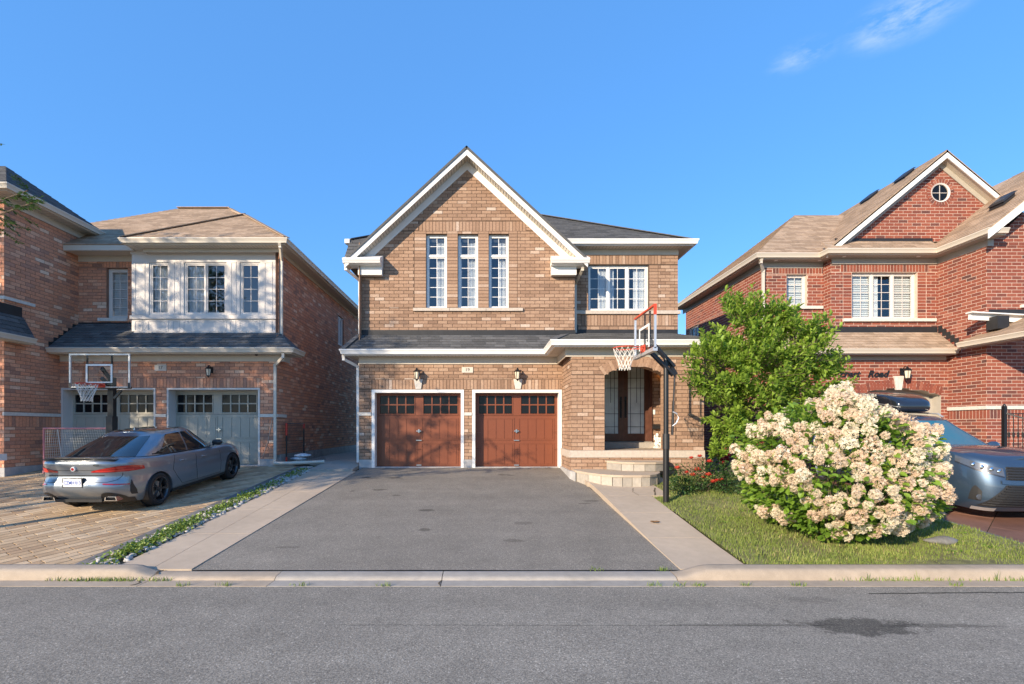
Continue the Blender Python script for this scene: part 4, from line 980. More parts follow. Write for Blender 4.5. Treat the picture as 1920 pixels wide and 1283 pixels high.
# panelled bay
bx0, bx1, bz0, bz1 = X(247,YB), X(516.5,YB), Z(626.5,YB), 7.2
bw = [(X(279,YB),X(318,YB),1), (X(344.5,YB),X(425,YB),2), (X(449.5,YB),X(488,YB),1)]; bz = (Z(591,YB), Z(492,YB))
b = MB(); e = [bx0]
for w in bw: e += [w[0], w[1]]
e.append(bx1)
for i in range(0,8,2): b.box(e[i],e[i+1],YB,YB+.14,bz[0],bz[1])
b.box(bx0,bx1,YB,YB+.14,bz0,bz[0]); b.box(bx0,bx1,YB,YB+.14,bz[1],bz1); b.box(bx0,bx0+.03,YB+.14,YC+.1,bz0,bz1); b.box(bx1-.03,bx1,YB+.14,YC,bz0,bz1)
bay = H.part(b,'bay_wall',M['bay'])
b = MB(); b.box(bx0-.03,bx1+.03,YB-.05,YB-.001,bz[0]-.12,bz[0]-.02); b.build('bay_ledge', M['bay'], bay)
b = MB(); b.box(bx0-.02,bx1+.02,YB-.03,YB-.001,bz1-.16,bz1); b.build('bay_cornice', M['bay'], bay)
b = MB(); b.box(bx0-.01,bx1+.01,YB-.025,YB-.001,bz0,bz0+.05); b.build('bay_base', M['bay'], bay)
def panel(x0, x1, z0_, z1_):
    q = MB(); w = .035; q.box(x0,x1,YB-.011,YB-.001,z0_,z0_+w); q.box(x0,x1,YB-.011,YB-.001,z1_-w,z1_); q.box(x0,x0+w,YB-.011,YB-.001,z0_+w,z1_-w); q.box(x1-w,x1,YB-.011,YB-.001,z0_+w,z1_-w); q.build('bay_panel', M['bay'], bay)
for a, c in ((252,272),(325,338),(432,443),(495,511)): panel(X(a,YB),X(c,YB),bz[0]+.01,bz[1]+.02)
for a, c in ((252,268),(276,316),(323,337),(343,424),(430,442),(448,487),(494,511)): panel(X(a,YB),X(c,YB),bz0+.08,bz[0]-.16)
for x0_, x1_, n in bw: H.window(FY(YB), x0_, x1_, bz[0], bz[1], n, 4, 2, frame='bay', rec=.03, fw=.05, curtain=[[(0,1)]] if n == 1 and x0_ < -9 else ([[(0,1)],[]] if n == 2 else [[]]))
# eaves and gutters
ez = 7.28
H.eave([(-10.32,14.6,ez),(-10.32,13.84,ez),(-5.74,13.84,ez),(-5.74,25,ez)][0:4], .34, 'cream', fr=.10)
mb = MB(); mb.box(-10.3,-5.76,14.15,14.36,7.13,7.145); H.part(mb,'soffit',M['soffit'])
mb = MB(); mb.box(-12.6,-10.35,YC-.45,YC-.01,7.12,7.15); mb.box(-12.6,-10.35,YC-.55,YC-.45,7.1,7.25); mb.box(-12.39,-10.35,YC-.03,YC-.012,6.95,7.12); H.part(mb,'recess_eave',M['cream'])
zs = 4.14
H.eave([(XW+.02,13.72,zs),(-5.50,13.72,zs),(-5.50,14.5,zs)], .38, 'cream', fr=.17)
H.roof([(XW,13.66,zs),(-5.46,13.66,zs),(XR+.03,YB-.01,zs+.56),(-10.4,YB-.01,zs+.56)][0:0] or [(XW,13.66,zs),(-5.46,13.66,zs),(XR+.02,14.3,zs+.56),(XW,14.3,zs+.56)], pu=.31, alt=True)  # skirt roof: grey in place of brown carries the shade
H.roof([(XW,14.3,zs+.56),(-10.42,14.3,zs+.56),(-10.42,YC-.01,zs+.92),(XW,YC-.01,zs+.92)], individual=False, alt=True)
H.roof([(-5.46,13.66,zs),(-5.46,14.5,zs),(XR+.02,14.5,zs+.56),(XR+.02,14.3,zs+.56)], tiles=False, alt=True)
mb = MB(); mb.box(XW,-10.43,YC-.03,YC-.009,4.93,5.10)
for i in range(6):
    y = 13.72+i*.16; z = 4.24+i*.13; mb.box(XW+.0,XW+.02,y,y+.165,z-.12,z+.10+.02*(i%2)); mb.box(XW+.0,XW+.021,y+.1,y+.45,z+.09,z+.115)
H.part(mb,'flashing',M['black'])
# hip roofs
H.roof([(-10.42,13.76,ez),(-5.65,13.76,ez),(-8.03,16.14,ez+.72*2.38)], individual=False)
H.roof([(-10.42,16.5,ez),(-10.42,13.76,ez),(-8.03,16.14,ez+.72*2.38)], individual=False)
s_ = .72; W_ = 3.9
H.roof([(-15.4,14.2,ez),(-5.65,14.2,ez),(-9.55,18.1,ez+s_*W_),(-11.5,18.1,ez+s_*W_)], individual=False)
H.roof([(-5.65,13.76,ez),(-5.65,22,ez),(-9.55,18.1,ez+s_*W_),(-8.03,16.14,ez+.72*2.38)], tiles=False)
H.roof([(-5.65,22,ez),(-15.4,22,ez),(-11.5,18.1,ez+s_*W_),(-9.55,18.1,ez+s_*W_)], tiles=False)
H.roof([(-15.4,22,ez),(-15.4,14.2,ez),(-11.5,18.1,ez+s_*W_)], tiles=False)
rc = MB()
for p, q in (((-10.42,13.76,ez),(-8.03,16.14,ez+.72*2.38)),((-5.65,13.76,ez),(-8.03,16.14,ez+.72*2.38)),((-11.5,18.1,ez+s_*W_),(-9.55,18.1,ez+s_*W_)),((-9.55,18.1,ez+s_*W_),(-7.7,16.3,ez+1.5))):
    rc.beam((p[0],p[1],p[2]+.03),(q[0],q[1],q[2]+.03),.18,.02)
H.part(rc,'hip_cap',H.shingle)
# wing roof, its shade put into the colour as grey shingle
wz = 8.0; ex = -11.95; s2 = .80; wh = 1.56
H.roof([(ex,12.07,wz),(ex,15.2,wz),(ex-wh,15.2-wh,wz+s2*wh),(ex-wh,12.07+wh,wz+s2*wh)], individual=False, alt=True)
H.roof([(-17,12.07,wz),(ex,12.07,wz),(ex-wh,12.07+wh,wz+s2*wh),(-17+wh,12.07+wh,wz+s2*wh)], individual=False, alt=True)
H.roof([(ex,15.2,wz),(-17,15.2,wz),(-17+wh,15.2-wh,wz+s2*wh),(ex-wh,15.2-wh,wz+s2*wh)], tiles=False)
H.eave([(-17,12.15,wz),(ex-.07,12.15,wz),(ex-.07,15.3,wz)], .38, 'cream', fr=.18)
# small side roof at the entry, in the same shade-darkened grey
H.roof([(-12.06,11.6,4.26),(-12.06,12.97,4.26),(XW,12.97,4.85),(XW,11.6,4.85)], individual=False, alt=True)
H.eave([(-12.12,11.5,4.26),(-12.12,12.97,4.26)], .26, 'cream', fr=0)
mb = MB(); mb.box(XW+.001,XW+.02,11.6,12.93,4.84,5.10); H.part(mb,'flashing',M['black'])
# downspouts, camera, loose pipe
H.downspout([(-5.84,13.72,7.14),(-5.84,13.78,7.05),(-6.02,YG+.18,6.85),(-6.02,YG+.18,4.55)], 'cream')
H.downspout([(-5.72,13.68,4.0),(-5.72,13.7,3.9),(-6.10,YG-.06,3.7),(-6.10,YG-.06,.92),(-6.05,YG-.12,.86)], 'cream')
mb = MB(); mb.tube([(-6.10,YG-.14,.86),(-5.6,YG-.16,.87),(-4.95,YG-.02,.89),(-4.72,YG+.08,.90)],.05,8); H.part(mb,'drain_pipe',M['cream'])
mb = MB(); mb.box(-6.28,-5.55,YG-.10,YG-.012,.74,.80); H.part(mb,'door_ledge',M['stone'])
mb = MB(); mb.lathe([(.001,-.05),(.035,-.03),(.045,.0),(.045,.05)],(X(488,YG),YG-.24,Z(667,YG)),10); H.part(mb,'camera_dome',M['plastic'])
mb = MB(); mb.tube([(XR-.06,YG-.03,3.9),(XR-.07,YG-.02,2.4),(XR-.25,YG-.02,1.5),(XR-.4,YG-.02,1.05)],.006,5); H.part(mb,'wall_cable',M['cream'])
mb = MB(); mb.box(-17,XR-.02,25,25.05,.6,7.2); mb.box(-17,-16.9,12.5,25,.6,7.7); H.part(mb,'side_wall',M['side_rose'])
mb = MB(); mb.box(-16.8,XR-.05,YC+2.2,YC+2.25,.6,7.3); mb.box(-16.8,XR-.05,YC+.1,25,4.15,4.2); mb.box(-12.2,XR-.06,YC+.2,YC+2.2,7.22,7.25); H.part(mb,'interior_wall',M['room'])
H.close(sight=lambda x, y: not (75 < x < 460 and y > 795))

# ------------------------------------------------------------------ the red brick house on the right
H3 = H = House('red brick house on the right with round gable window and brown shingle roof', (12, 14.8, .8), 'brick_red', 'mortar_red', 'shingle_brown', 'palestone')
YG, YB, YA, YW = 14.7, 15.05, 15.4, 13.56; XA, XB, XW = 8.85, 10.75, 14.05
# left wall in the sun, garage storey
lw = (20.1, 21.0, 5.0, 6.2)
H.wall(FXm(XA), [(YA,.8),(21.3,.8),(21.3,7.15),(YA,7.15)], [Rect(*lw)], [(16.4,17.2,.8,1.0,'soldier')], v0=.8)
H.window(FXm(XA), *lw, 2, 3, 1, rec=.05, frame='bay')
a0, a1 = 11.24, 13.84; ar = Arch(a0,a1,0,2.88,.22)
H.wall(FY(YG), [(XA,.8),(XW,.8),(XW,4.1),(XA,4.1)], [ar], v0=.8)
H.wall(FXm(XA), [(YG,.8),(YA,.8),(YA,4.5),(YG,4.5)], v0=.8)
hfa = (a1-a0)/2; rr = ar.r; a_ = math.asin(hfa/rr)
H.ring(FY(YG), ar.c, ar.cv, rr, rr+.25, math.pi/2+a_, math.pi/2-a_, 27)
mb = MB(); yl = YG+.35
for i in range(20):
    t0 = math.pi/2+a_-2*a_*i/20; t1 = math.pi/2+a_-2*a_*(i+1)/20
    q = lambda t, y: (ar.c+(rr-.002)*math.cos(t), y, ar.cv+(rr-.002)*math.sin(t))
    mb.poly([q(t0,YG),q(t1,YG),q(t1,yl),q(t0,yl)]); mb.poly([q(t0,yl-.02),q(t1,yl-.02),(q(t1,0)[0],yl-.02,2.72),(q(t0,0)[0],yl-.02,2.72)])
mb.poly([(a0,YG,.8),(a0,yl,.8),(a0,yl,2.88),(a0,YG,2.88)]); mb.poly([(a1,YG,.8),(a1,yl,.8),(a1,yl,2.88),(a1,YG,2.88)])
mb.box(a0,a0+.12,yl-.06,yl,.8,2.8); mb.box(a1-.12,a1,yl-.06,yl,.8,2.8); H.part(mb,'door_casing',M['taupe'])
mb = MB()
for k in range(4): mb.box(a0+.12,a1-.12,yl,yl+.05,.8+k*.49,.8+k*.49+.483)
gd = H.part(mb,'garage_door',M['door_grey'])
for k in range(4):
    for i in range(4): q = MB(); w = (a1-a0-.3)/4; q.box(a0+.17+w*i,a0+.13+w*(i+1),yl-.012,yl-.001,.87+k*.49,.8+k*.49+.42); q.build('panel',M['door_grey'],gd)
x = X(1684,YG); mb = MB(); mb.prism([(x-.09,YG-.05,3.04),(x+.07,YG-.05,3.04),(x+.14,YG-.05,3.46),(x-.15,YG-.05,3.46)],[(x-.09,YG+.01,3.04),(x+.07,YG+.01,3.04),(x+.14,YG+.01,3.46),(x-.15,YG+.01,3.46)]); H.part(mb,'keystone',M['palestone'])
H.lantern(X(1690,YG), 3.50, YG, 1.4)
text_part('crest   Road', .28, M['iron'], H.root, (X(1618,YG), YG-.025, Z(702,YG)), 'street_name', shear=.35, bold=.006, space=1.05, extr=.012)
# upper storey: A (set back), B (with the triple window), wing
wa = (X(1475,YA), X(1513,YA), Z(574,YA), Z(514.5,YA))
H.wall(FY(YA), [(XA,4.5),(XB,4.5),(XB,7.15),(XA,7.15)], [Rect(*wa)], [(XA+.3,XB,wa[3]+.01,wa[3]+.3,'soldier')], v0=4.5)
H.window(FY(YA), *wa, 1, 4, 2, blind=True, frame='bay')
mb = MB(); mb.box(X(1460,YA),X(1541,YA),YA-.07,YA+.05,Z(580,YA),Z(574.5,YA)); H.part(mb,'window_sill',M['palestone'])
wb = (X(1597.5,YB), X(1719.5,YB), Z(598,YB), Z(511,YB))
H.wall(FY(YB), [(XB,4.6),(XW,4.6),(XW,7.15),(XB,7.15)], [Rect(*wb)], [(XB+.3,XW-.25,wb[3]+.01,wb[3]+.3,'soldier'),(wb[1]+.01,wb[1]+.28,wb[2],wb[3],'stack'),(wb[0]-.28,wb[0]-.01,wb[2],wb[3],'stack')], v0=4.6)
H.wall(FXm(XB), [(YB,4.5),(YA,4.5),(YA,7.15),(YB,7.15)], v0=4.6)
H.window(FY(YB), *wb, 3, 5, 2, blind=[0,2], frame='bay', curtain=[[],[(0,.4)],[]], fw=.05)
mb = MB(); mb.box(X(1579.5,YB),X(1665,YB),YB-.08,YB+.05,Z(603.5,YB),Z(598,YB)); mb.box(X(1665.4,YB),X(1752,YB),YB-.08,YB+.05,Z(603.5,YB),Z(598,YB)); H.part(mb,'window_sill',M['palestone'])
zb = 2.46
H.wall(FXm(XW), [(YW,.7),(YB,.7),(YB,7.15),(YW,7.15)], zones=[(YW,YG,zb-.32,zb-.05,'soldier')], v0=.7)
H.wall(FY(YW), [(XW,.7),(19,.7),(19,7.9),(XW,7.9)][:0] or [(XW,.7),(19,.7),(19,7.0),(XW,7.0)], zones=[(XW,19,zb-.32,zb-.05,'soldier')], v0=.7)
H.boxes('stone_band', M['palestone'], (XW-.045,XW+.002,YW-.045,YG-.02,zb-.05,zb+.05), (XW+.003,19,YW-.045,YW+.002,zb-.05,zb+.05))
mb = MB(); mb.box(X(1912,YW),19,YW-.07,YW+.02,5.25,5.33); H.part(mb,'window_sill',M['palestone'])
# eaves
ez = 7.30
H.eave([(8.50,21.6,ez),(8.50,15.08,ez),(10.45,15.08,ez),(10.45,14.7,ez),(13.72,14.7,ez),(13.72,13.20,ez),(14.2,13.20,ez)], .34, 'cream', 'taupe', fr=.18)
for px_, Y_ in ((1455,15.2),(1537,15.2),(1583,14.85),(1722,14.85)):
    mb = MB(); mb.lathe([(.001,-.006),(.055,-.006),(.055,.0)],(X(px_,Y_),Y_,7.15),14); H.part(mb,'pot_light',M['white'])
# roofs
s_ = .80
H.roof([(8.42,15,ez),(10.9,15,ez),(14.5,18.25,ez+s_*3.25),(11.67,18.25,ez+s_*3.25)], individual=False)
H.roof([(8.42,21.5,ez),(8.42,15,ez),(11.67,18.25,ez+s_*3.25)], individual=False)
H.roof([(14.5,21.5,ez),(8.42,21.5,ez),(11.67,18.25,ez+s_*3.25),(14.5,18.25,ez+s_*3.25)], tiles=False)
gx, gz, gs = 14.16, 10.41, .83; yg = 14.82; YGW = 15.1
H.roof([(gx-3.72,22,gz-gs*3.72),(gx-3.72,yg,gz-gs*3.72),(gx,yg,gz),(gx,22,gz)], individual=False)
H.roof([(gx+3.0,yg,gz-gs*3),(gx+3.0,22,gz-gs*3),(gx,22,gz),(gx,yg,gz)], tiles=False)
H.roof([(10.36,14.62,ez),(13.9,14.62,ez),(13.9,15.09,7.70),(10.5,15.09,7.70)], individual=False)
gd_ = Disc(14.2, 9.23, .40)
H.wall(FY(YGW), [(11.2,7.70),(17.1,7.70),(gx,gz-.22)], [gd_], v0=7.70)
H.ring(FY(YGW), 14.2, 9.23, .29, .43, 0, 2*math.pi, 26)
mb = MB(); mb.lathe([(.22,-.02),(.29,-.02),(.29,.06),(.22,.06),(.22,-.02)],(14.2,YGW+.02,9.23),32,'y'); mb.v = mb.v; rw = H.part(mb,'round_window',M['bay'])
rw.data.materials[0] = M['bay']
# the lathe is capped, so the ring is rebuilt open
rw.data.clear_geometry(); P = []
for i in range(33):
    t = 2*math.pi*i/32; P.append([(14.2+r*math.cos(t)-H.root.location.x, YGW+d-H.root.location.y, 9.23+r*math.sin(t)-H.root.location.z) for r, d in ((.255,.05),(.255,.0),(.30,-.02),(.30,.08))])
q = MB(); q.grid(P); rw.data.from_pydata(q.v, [], q.f)
pb = MB(); pb.poly([(14.2+.256*math.cos(2*math.pi*i/32), YGW+.03, 9.23+.256*math.sin(2*math.pi*i/32)) for i in range(32)]); pb.build('pane', M['glass_dark'], rw)
pb = MB(); pb.box(14.193,14.207,YGW+.016,YGW+.026,9.0,9.46); pb.box(13.97,14.43,YGW+.017,YGW+.027,9.223,9.237); pb.build('muntin', M['bay'], rw)
H.chevron(gx,gz,gs,gx-3.68,gx+2.0,.03,.24,yg,yg+.03,'rake_fascia',M['white'])
H.chevron(gx,gz,gs,gx-3.5,gx+1.9,.20,.215,yg+.031,YGW-.001,'rake_soffit',M['soffit'])
H.chevron(gx,gz,gs,gx-3.2,gx+1.7,.22,.40,YGW-.032,YGW-.010,'frieze_board',M['taupe'])
mb = MB(); mb.box(10.9,13.95,YGW-.02,YGW-.0095,7.66,7.80); mb.build('flashing', M['black'], H.root)
# wing roof rising to the right, its front gable
H.roof([(13.65,15.6,ez),(13.65,13.1,ez),(17.0,13.1,ez+.8*3.35),(17.0,15.6,ez+.8*3.35)], individual=False)
H.roof([(13.65+1.2,15.6,ez+.96),(17,15.6,ez+.8*3.35),(17,20,ez+.8*3.35)], tiles=False)
H.chevron(17.0,ez+.8*3.35,.8,13.62,20.3,.03,.26,13.08,13.11,'rake_fascia',M['white'])
H.chevron(17.0,ez+.8*3.35,.8,13.9,20.0,.21,.225,13.111,YW-.001,'rake_soffit',M['soffit'])
H.wall(FY(YW), [(XW+.05,7.0),(19.8,7.0),(17,ez+.8*3.35-.24)], v0=7.0)
for x_, y_, z_ in ((13.80,17.4,gz-.33),(13.85,16.0,gz-.29),(14.95,14.0,ez+.8*1.30+.03)):
    mb = MB(); sl_ = .8; vq = lambda u, v, h: (x_+u, y_+v, z_+sl_*u+h); mb.prism([vq(-.16,-.2,0),vq(.16,-.2,0),vq(.16,.2,0),vq(-.16,.2,0)],[vq(-.16,-.2,.12),vq(.16,-.2,.12),vq(.16,.2,.12),vq(-.16,.2,.12)]); mb.prism([vq(-.2,-.24,.12),vq(.2,-.24,.12),vq(.2,.24,.12),vq(-.2,.24,.12)],[vq(-.15,-.18,.17),vq(.15,-.18,.17),vq(.15,.18,.17),vq(-.15,.18,.17)]); H.part(mb,'roof_vent',M['plastic'])
# skirt roof over the garage
zs = 4.21
H.eave([(8.4,15.4,zs),(8.4,14.36,zs),(13.98,14.36,zs)], .34, 'cream', 'taupe', fr=.12)
H.roof([(8.3,14.30,zs),(13.98,14.30,zs),(14.04,YB-.01,4.86),(XB,YB-.01,4.86),(8.8,YB-.01,4.86)], individual=True, pu=.31)
mb = MB(); mb.box(XB-.02,XW-.01,YB-.03,YB-.0095,4.84,5.03); mb.box(XA,XB-.02,YA-.03,YA-.0095,4.9,5.1); mb.box(XA,XB,YB,YA,4.8,4.95)
for i in range(5): y = YB-.06-i*.13; z = 4.95-i*.12; mb.box(XW-.02,XW-.009,y-.13,y,z-.12,z+.09)
H.part(mb,'flashing',M['black'])
# entry roof of the wing
H.roof([(13.62,13.95,4.34),(13.62,11.8,4.34),(15.2,11.8,5.05),(15.2,13.5,5.05)][::1], individual=False)
H.eave([(13.68,13.95,4.32),(13.68,11.8,4.32)], .3, 'cream', 'taupe', fr=0)
mb = MB(); mb.beam((13.45,13.45,4.98),(15.6,13.45,4.86),.05,.17); mb.beam((13.40,13.4,5.08),(15.6,13.4,4.96),.2,.03); H.part(mb,'rake_board',M['white'])
mb = MB(); mb.box(14.1,19,YW-.03,YW-.01,5.0,5.2); mb.box(13.98,14.3,13.2,13.5,4.6,4.95); H.part(mb,'flashing',M['black'])
# downspout at the corner, body, steps
H.downspout([(8.60,15.06,7.16),(8.60,15.1,7.06),(8.80,15.32,6.85),(8.80,15.34,4.7)], 'cream')
mb = MB(); mb.box(XA,19,21.3,21.35,.6,7.2); mb.box(19,19.05,YW,21.3,.6,7.2); H.part(mb,'side_wall',M['side_red'])
mb = MB(); mb.box(XA+.05,18.9,YA+2,YA+2.05,.6,7.3); mb.box(XA+.05,18.9,YA+.1,21,4.45,4.5); mb.box(XA+.1,18.9,YA+.2,YA+2,7.2,7.22); H.part(mb,'interior_wall',M['room'])
mb = MB(); mb.box(12.15,19,11.0,YW-.01,.4,1.35); mb.box(12.15,19,10.7,11.0,.4,1.18); mb.box(12.15,19,10.4,10.7,.4,1.0); H.part(mb,'porch_steps',M['side_red'])
H.close(sight=lambda x, y: not (1270 < x < 1790 and y > 560 and not (x > 1590 and y < 715)))
# ------------------------------------------------------------------ cars
def interp(tab, x):
    if x <= tab[0][0]: return tab[0][1]
    if x >= tab[-1][0]: return tab[-1][1]
    n = len(tab)
    for i in range(n-1):
        if tab[i][0] <= x <= tab[i+1][0]:
            x0, y0 = tab[i]; x1, y1 = tab[i+1]; t = (x-x0)/(x1-x0)
            m0 = (y1-tab[i-1][1])/(x1-tab[i-1][0]) if i > 0 else (y1-y0)/(x1-x0)
            m1 = (tab[i+2][1]-y0)/(tab[i+2][0]-x0) if i < n-2 else (y1-y0)/(x1-x0)
            s0 = (y1-y0)/(x1-x0)
            if i > 0 and (s0*(y0-tab[i-1][1])) <= 0: m0 = 0
            if i < n-2 and (s0*(tab[i+2][1]-y1)) <= 0: m1 = 0
            m0 *= (x1-x0); m1 *= (x1-x0); t2, t3 = t*t, t*t*t
            return (2*t3-3*t2+1)*y0+(t3-2*t2+t)*m0+(-2*t3+3*t2)*y1+(t3-t2)*m1
NR, NS, NF = 10, 44, 10
def half_ring(W, yr, yf, n):
    yc = (yr+yf)/2; Hh = (yf-yr)/2; P = []
    fx = .80
    for k in range(NR+1):
        x = W*fx*k/NR; P.append((x, yc-Hh*(1-(x/W)**n)**(1/n)))
    ya = P[-1][1]; yb = 2*yc-ya
    for k in range(1, NS):
        t = .5-.5*math.cos(math.pi*k/NS); t = .45*t+.55*k/NS; y = ya+(yb-ya)*t; q = abs((y-yc)/Hh)
        P.append((W*(1-q**n)**(1/n), y))
    for k in range(NF+1):
        x = W*fx*(1-k/NF); P.append((x, yc+Hh*(1-(x/W)**n)**(1/n)))
    return P
class Shell:
    """stack of rounded plan outlines; S(s, t) gives a point, s along the half outline from rear to front"""
    def __init__(s, keys, ztop, zbot, n): s.keys, s.ztop, s.zbot, s.n = keys, ztop, zbot, n
    def ring(s, t):
        W = interp([(k[0],k[1]) for k in s.keys], t); yr = interp([(k[0],k[2]) for k in s.keys], t); yf = interp([(k[0],k[3]) for k in s.keys], t)
        return [(x, y, (1-t)*s.zbot(y)+t*s.ztop(y)) for x, y in half_ring(W, yr, yf, s.n)]
    def S(s, q, t, side=1):
        R_ = s.ring(t); i = max(0, min(len(R_)-2, int(q))); f = q-i
        a, b = R_[i], R_[i+1]; return Vector((side*(a[0]+(b[0]-a[0])*f), a[1]+(b[1]-a[1])*f, a[2]+(b[2]-a[2])*f))
    def qx(s, x, t, front=False):
        W = interp([(k[0],k[1]) for k in s.keys], t); k = abs(x)/(W*.8)*NR
        return NR+NS+NF-k if front else k
    def qy(s, y, t):
        R_ = s.ring(t)
        for i in range(len(R_)-1):
            if R_[i][1] <= y <= R_[i+1][1] and i >= 2: return i+(y-R_[i][1])/(R_[i+1][1]-R_[i][1]+1e-9)
        return len(R_)/2
    def nrm(s, q, t, side):
        e = .15; a = s.S(q-e, t, side); b = s.S(q+e, t, side); c = s.S(q, min(1,t+.03), side); d = s.S(q, max(0,t-.03), side)
        n = (b-a).cross(c-d); n.normalize(); p = s.S(q,t,side)
        if n.x*side+ (0) < 0 and abs(n.x) > .3: n = -n
        elif abs(n.x) <= .3 and n.y*(p.y-2.2) < 0 and abs(n.y) > .2: n = -n
        elif abs(n.x) <= .3 and abs(n.y) <= .2 and n.z < 0: n = -n
        return n
    def patch(s, q0, q1, tlo, thi, off, side, nq=12, nt=4):
        """surface piece between q0..q1 (functions or numbers) and tlo..thi"""
        P = []
        for i in range(nq+1):
            f = i/nq; r = []
            for j in range(nt+1):
                g = j/nt
                lo = tlo(f) if callable(tlo) else tlo; hi = thi(f) if callable(thi) else thi
                t = lo+(hi-lo)*g
                a = q0(g) if callable(q0) else q0; b = q1(g) if callable(q1) else q1
                q = a+(b-a)*f; r.append(s.S(q, t, side)+s.nrm(q, t, side)*off)
            P.append(r)
        return P
    def body(s, levels, crown, cap_n=8, bottom=True):
        mb = MB(); P = []
        for t in levels:
            h = s.ring(t); P.append([Vector(p) for p in h]+[Vector((-p[0],p[1],p[2])) for p in h[::-1][1:-1]])
        mb.grid(P, close=True)
        for top in ((True, False) if bottom else (True,)):
            h = s.ring(levels[-1] if top else levels[0]); rows = []
            for p in h:
                rows.append([Vector((p[0]*(1-2*j/cap_n), p[1], p[2]+(crown(p[1])*(1-(1-2*j/cap_n)**2)*(1-(1-min(1,p[0]/.5))**2) if top else 0))) for j in range(cap_n+1)])
            mb.grid(rows)
        return mb
def boolean_cut(o, cutters):
    for c in cutters:
        md = o.modifiers.new('b', 'BOOLEAN'); md.operation = 'DIFFERENCE'; md.solver = 'EXACT'; md.object = c
    dg = bpy.context.evaluated_depsgraph_get(); me = bpy.data.meshes.new_from_object(o.evaluated_get(dg))
    o.modifiers.clear(); o.data = me
    for c in cutters: bpy.data.objects.remove(c)
def wheel(root, x, y, r, w, side, rimm, spokes=10, rr=.235, double=True):
    """tyre, rim, spokes; x is the outer face"""
    s = side; mb = MB()
    pr = [(rr,-w),(rr+.02,-w),(r-.03,-w+.004),(r-.006,-w+.03),(r,-w+.06),(r,-.06),(r-.006,-.03),(r-.03,-.004),(rr+.03,.0),(rr,-.012)]
    P = [];
    for rad, h in pr: P.append([(x+h*s, y+rad*math.cos(2*math.pi*j/40), r+rad*math.sin(2*math.pi*j/40)) for j in range(40)])
    mb.grid(P+[P[0]], close=True)
    wo_ = thing('wheel', None, None); wo_.parent = root
    t = mb.build('tyre', M['rubber'], root, world=False, smooth=40)
    wh = t; t.name = 'wheel'
    bpy.data.objects.remove(wo_)
    rm = MB(); P = []
    for rad, h in [(rr,-.012),(rr+.006,-.004),(rr-.008,.0),(rr-.02,-.012),(rr-.028,-.06),(rr-.03,-w+.03)]: P.append([(x+h*s, y+rad*math.cos(2*math.pi*j/40), r+rad*math.sin(2*math.pi*j/40)) for j in range(40)])
    rm.grid(P, close=True)
    for k in range(spokes):
        for dd in ((-.10, .10) if double else (0,)):
            a = 2*math.pi*k/spokes; b = a+dd*1.1
            p0 = Vector((x-.035*s, y+.035*math.cos(a), r+.035*math.sin(a))); p1 = Vector((x-.016*s, y+(rr-.012)*math.cos(b), r+(rr-.012)*math.sin(b)))
            rm.beam(p0, p1, .018 if double else .03, .022, up=(1,0,0))
    rm.build('rim', rimm, wh, world=False, smooth=40)
    hb = MB(); hb.lathe([(.001,-.02*s),(.045,-.024*s),(.045,-.06*s)][::1],(x,y,r),20,'x'); hb.build('hub', rimm, wh, world=False, smooth=40)
    dk = MB(); dk.lathe([(.001,-.085*s),(.155,-.085*s),(.155,-.10*s),(.001,-.10*s)],(x,y,r),28,'x'); dk.build('brake_disc', M['steel'], wh, world=False)
    dk = MB(); dk.lathe([(.001,-.14*s),(rr-.01,-.14*s),(rr-.01,-.16*s)],(x,y,r),28,'x'); dk.build('back_plate', M['plastic'], wh, world=False)
def liner(root, x0, x1, y, z, r):
    mb = MB(); P = []
    for i in range(25):
        t = math.pi*(-.12+1.24*i/24); P.append([(x0, y+r*math.cos(t), z+r*math.sin(t)), (x1, y+r*math.cos(t), z+r*math.sin(t))])
    mb.grid(P); mb.poly([(x0, y+r*math.cos(2*math.pi*i/24), z+r*math.sin(2*math.pi*i/24)) for i in range(24)]); mb.build('wheel_well', M['plastic'], root, world=False)
def strip(mb, sh, pts, side, w=.006, off=.0025):
    """thin dark shut line through (y, t) points on the side"""
    for (y0,t0),(y1,t1) in zip(pts[:-1], pts[1:]):
        n = 4; last = None
        for i in range(n+1):
            f = i/n; y = y0+(y1-y0)*f; t = t0+(t1-t0)*f; q = sh.qy(y, t); p = sh.S(q,t,side)+sh.nrm(q,t,side)*off
            if last is not None: mb.beam(last, p, w, .003, up=(side,0,0))
            last = p

# --- silver grey coupe-like saloon, seen from behind
car = thing('parked_car', 'metallic grey four door saloon seen from behind with red tail lamps', 'car', (-7.27, 8.58, G(9.2)-.005), group='cars parked in the driveways')
tilt = math.atan(.0909); car.rotation_euler = (tilt, 0, R(-.6)); car.location.z = G(8.58)+.01
Lc = 4.5
ztop = lambda y: interp([(0,1.03),(.25,1.035),(.6,1.0),(1.1,.965),(2.0,.93),(3.0,.90),(3.5,.90),(4.0,.83),(4.4,.70),(4.6,.62)], y)
zbot = lambda y: interp([(0,.33),(.15,.26),(.5,.20),(1.2,.185),(3.6,.185),(4.2,.20),(4.5,.25)], y)
sh = Shell([(0,.845,.20,4.40),(.12,.885,.08,4.46),(.22,.895,.0,4.48),(.36,.90,-.005,4.5),(.50,.900,.035,4.49),(.60,.893,.06,4.47),(.74,.897,.055,4.44),(.86,.885,.035,4.40),(.94,.865,.04,4.36),(1,.825,.075,4.28)], ztop, zbot, 4.6)
lev = [0,.05,.12,.18,.24,.30,.36,.43,.5,.56,.62,.68,.74,.8,.86,.9,.94,.97,1]
crown = lambda y: interp([(0,.012),(.5,.02),(3.3,.05),(4.3,.04)], y)
body = sh.body(lev, crown).build('body', M['paint_grey'], car, world=False, normals=True)
cut = []
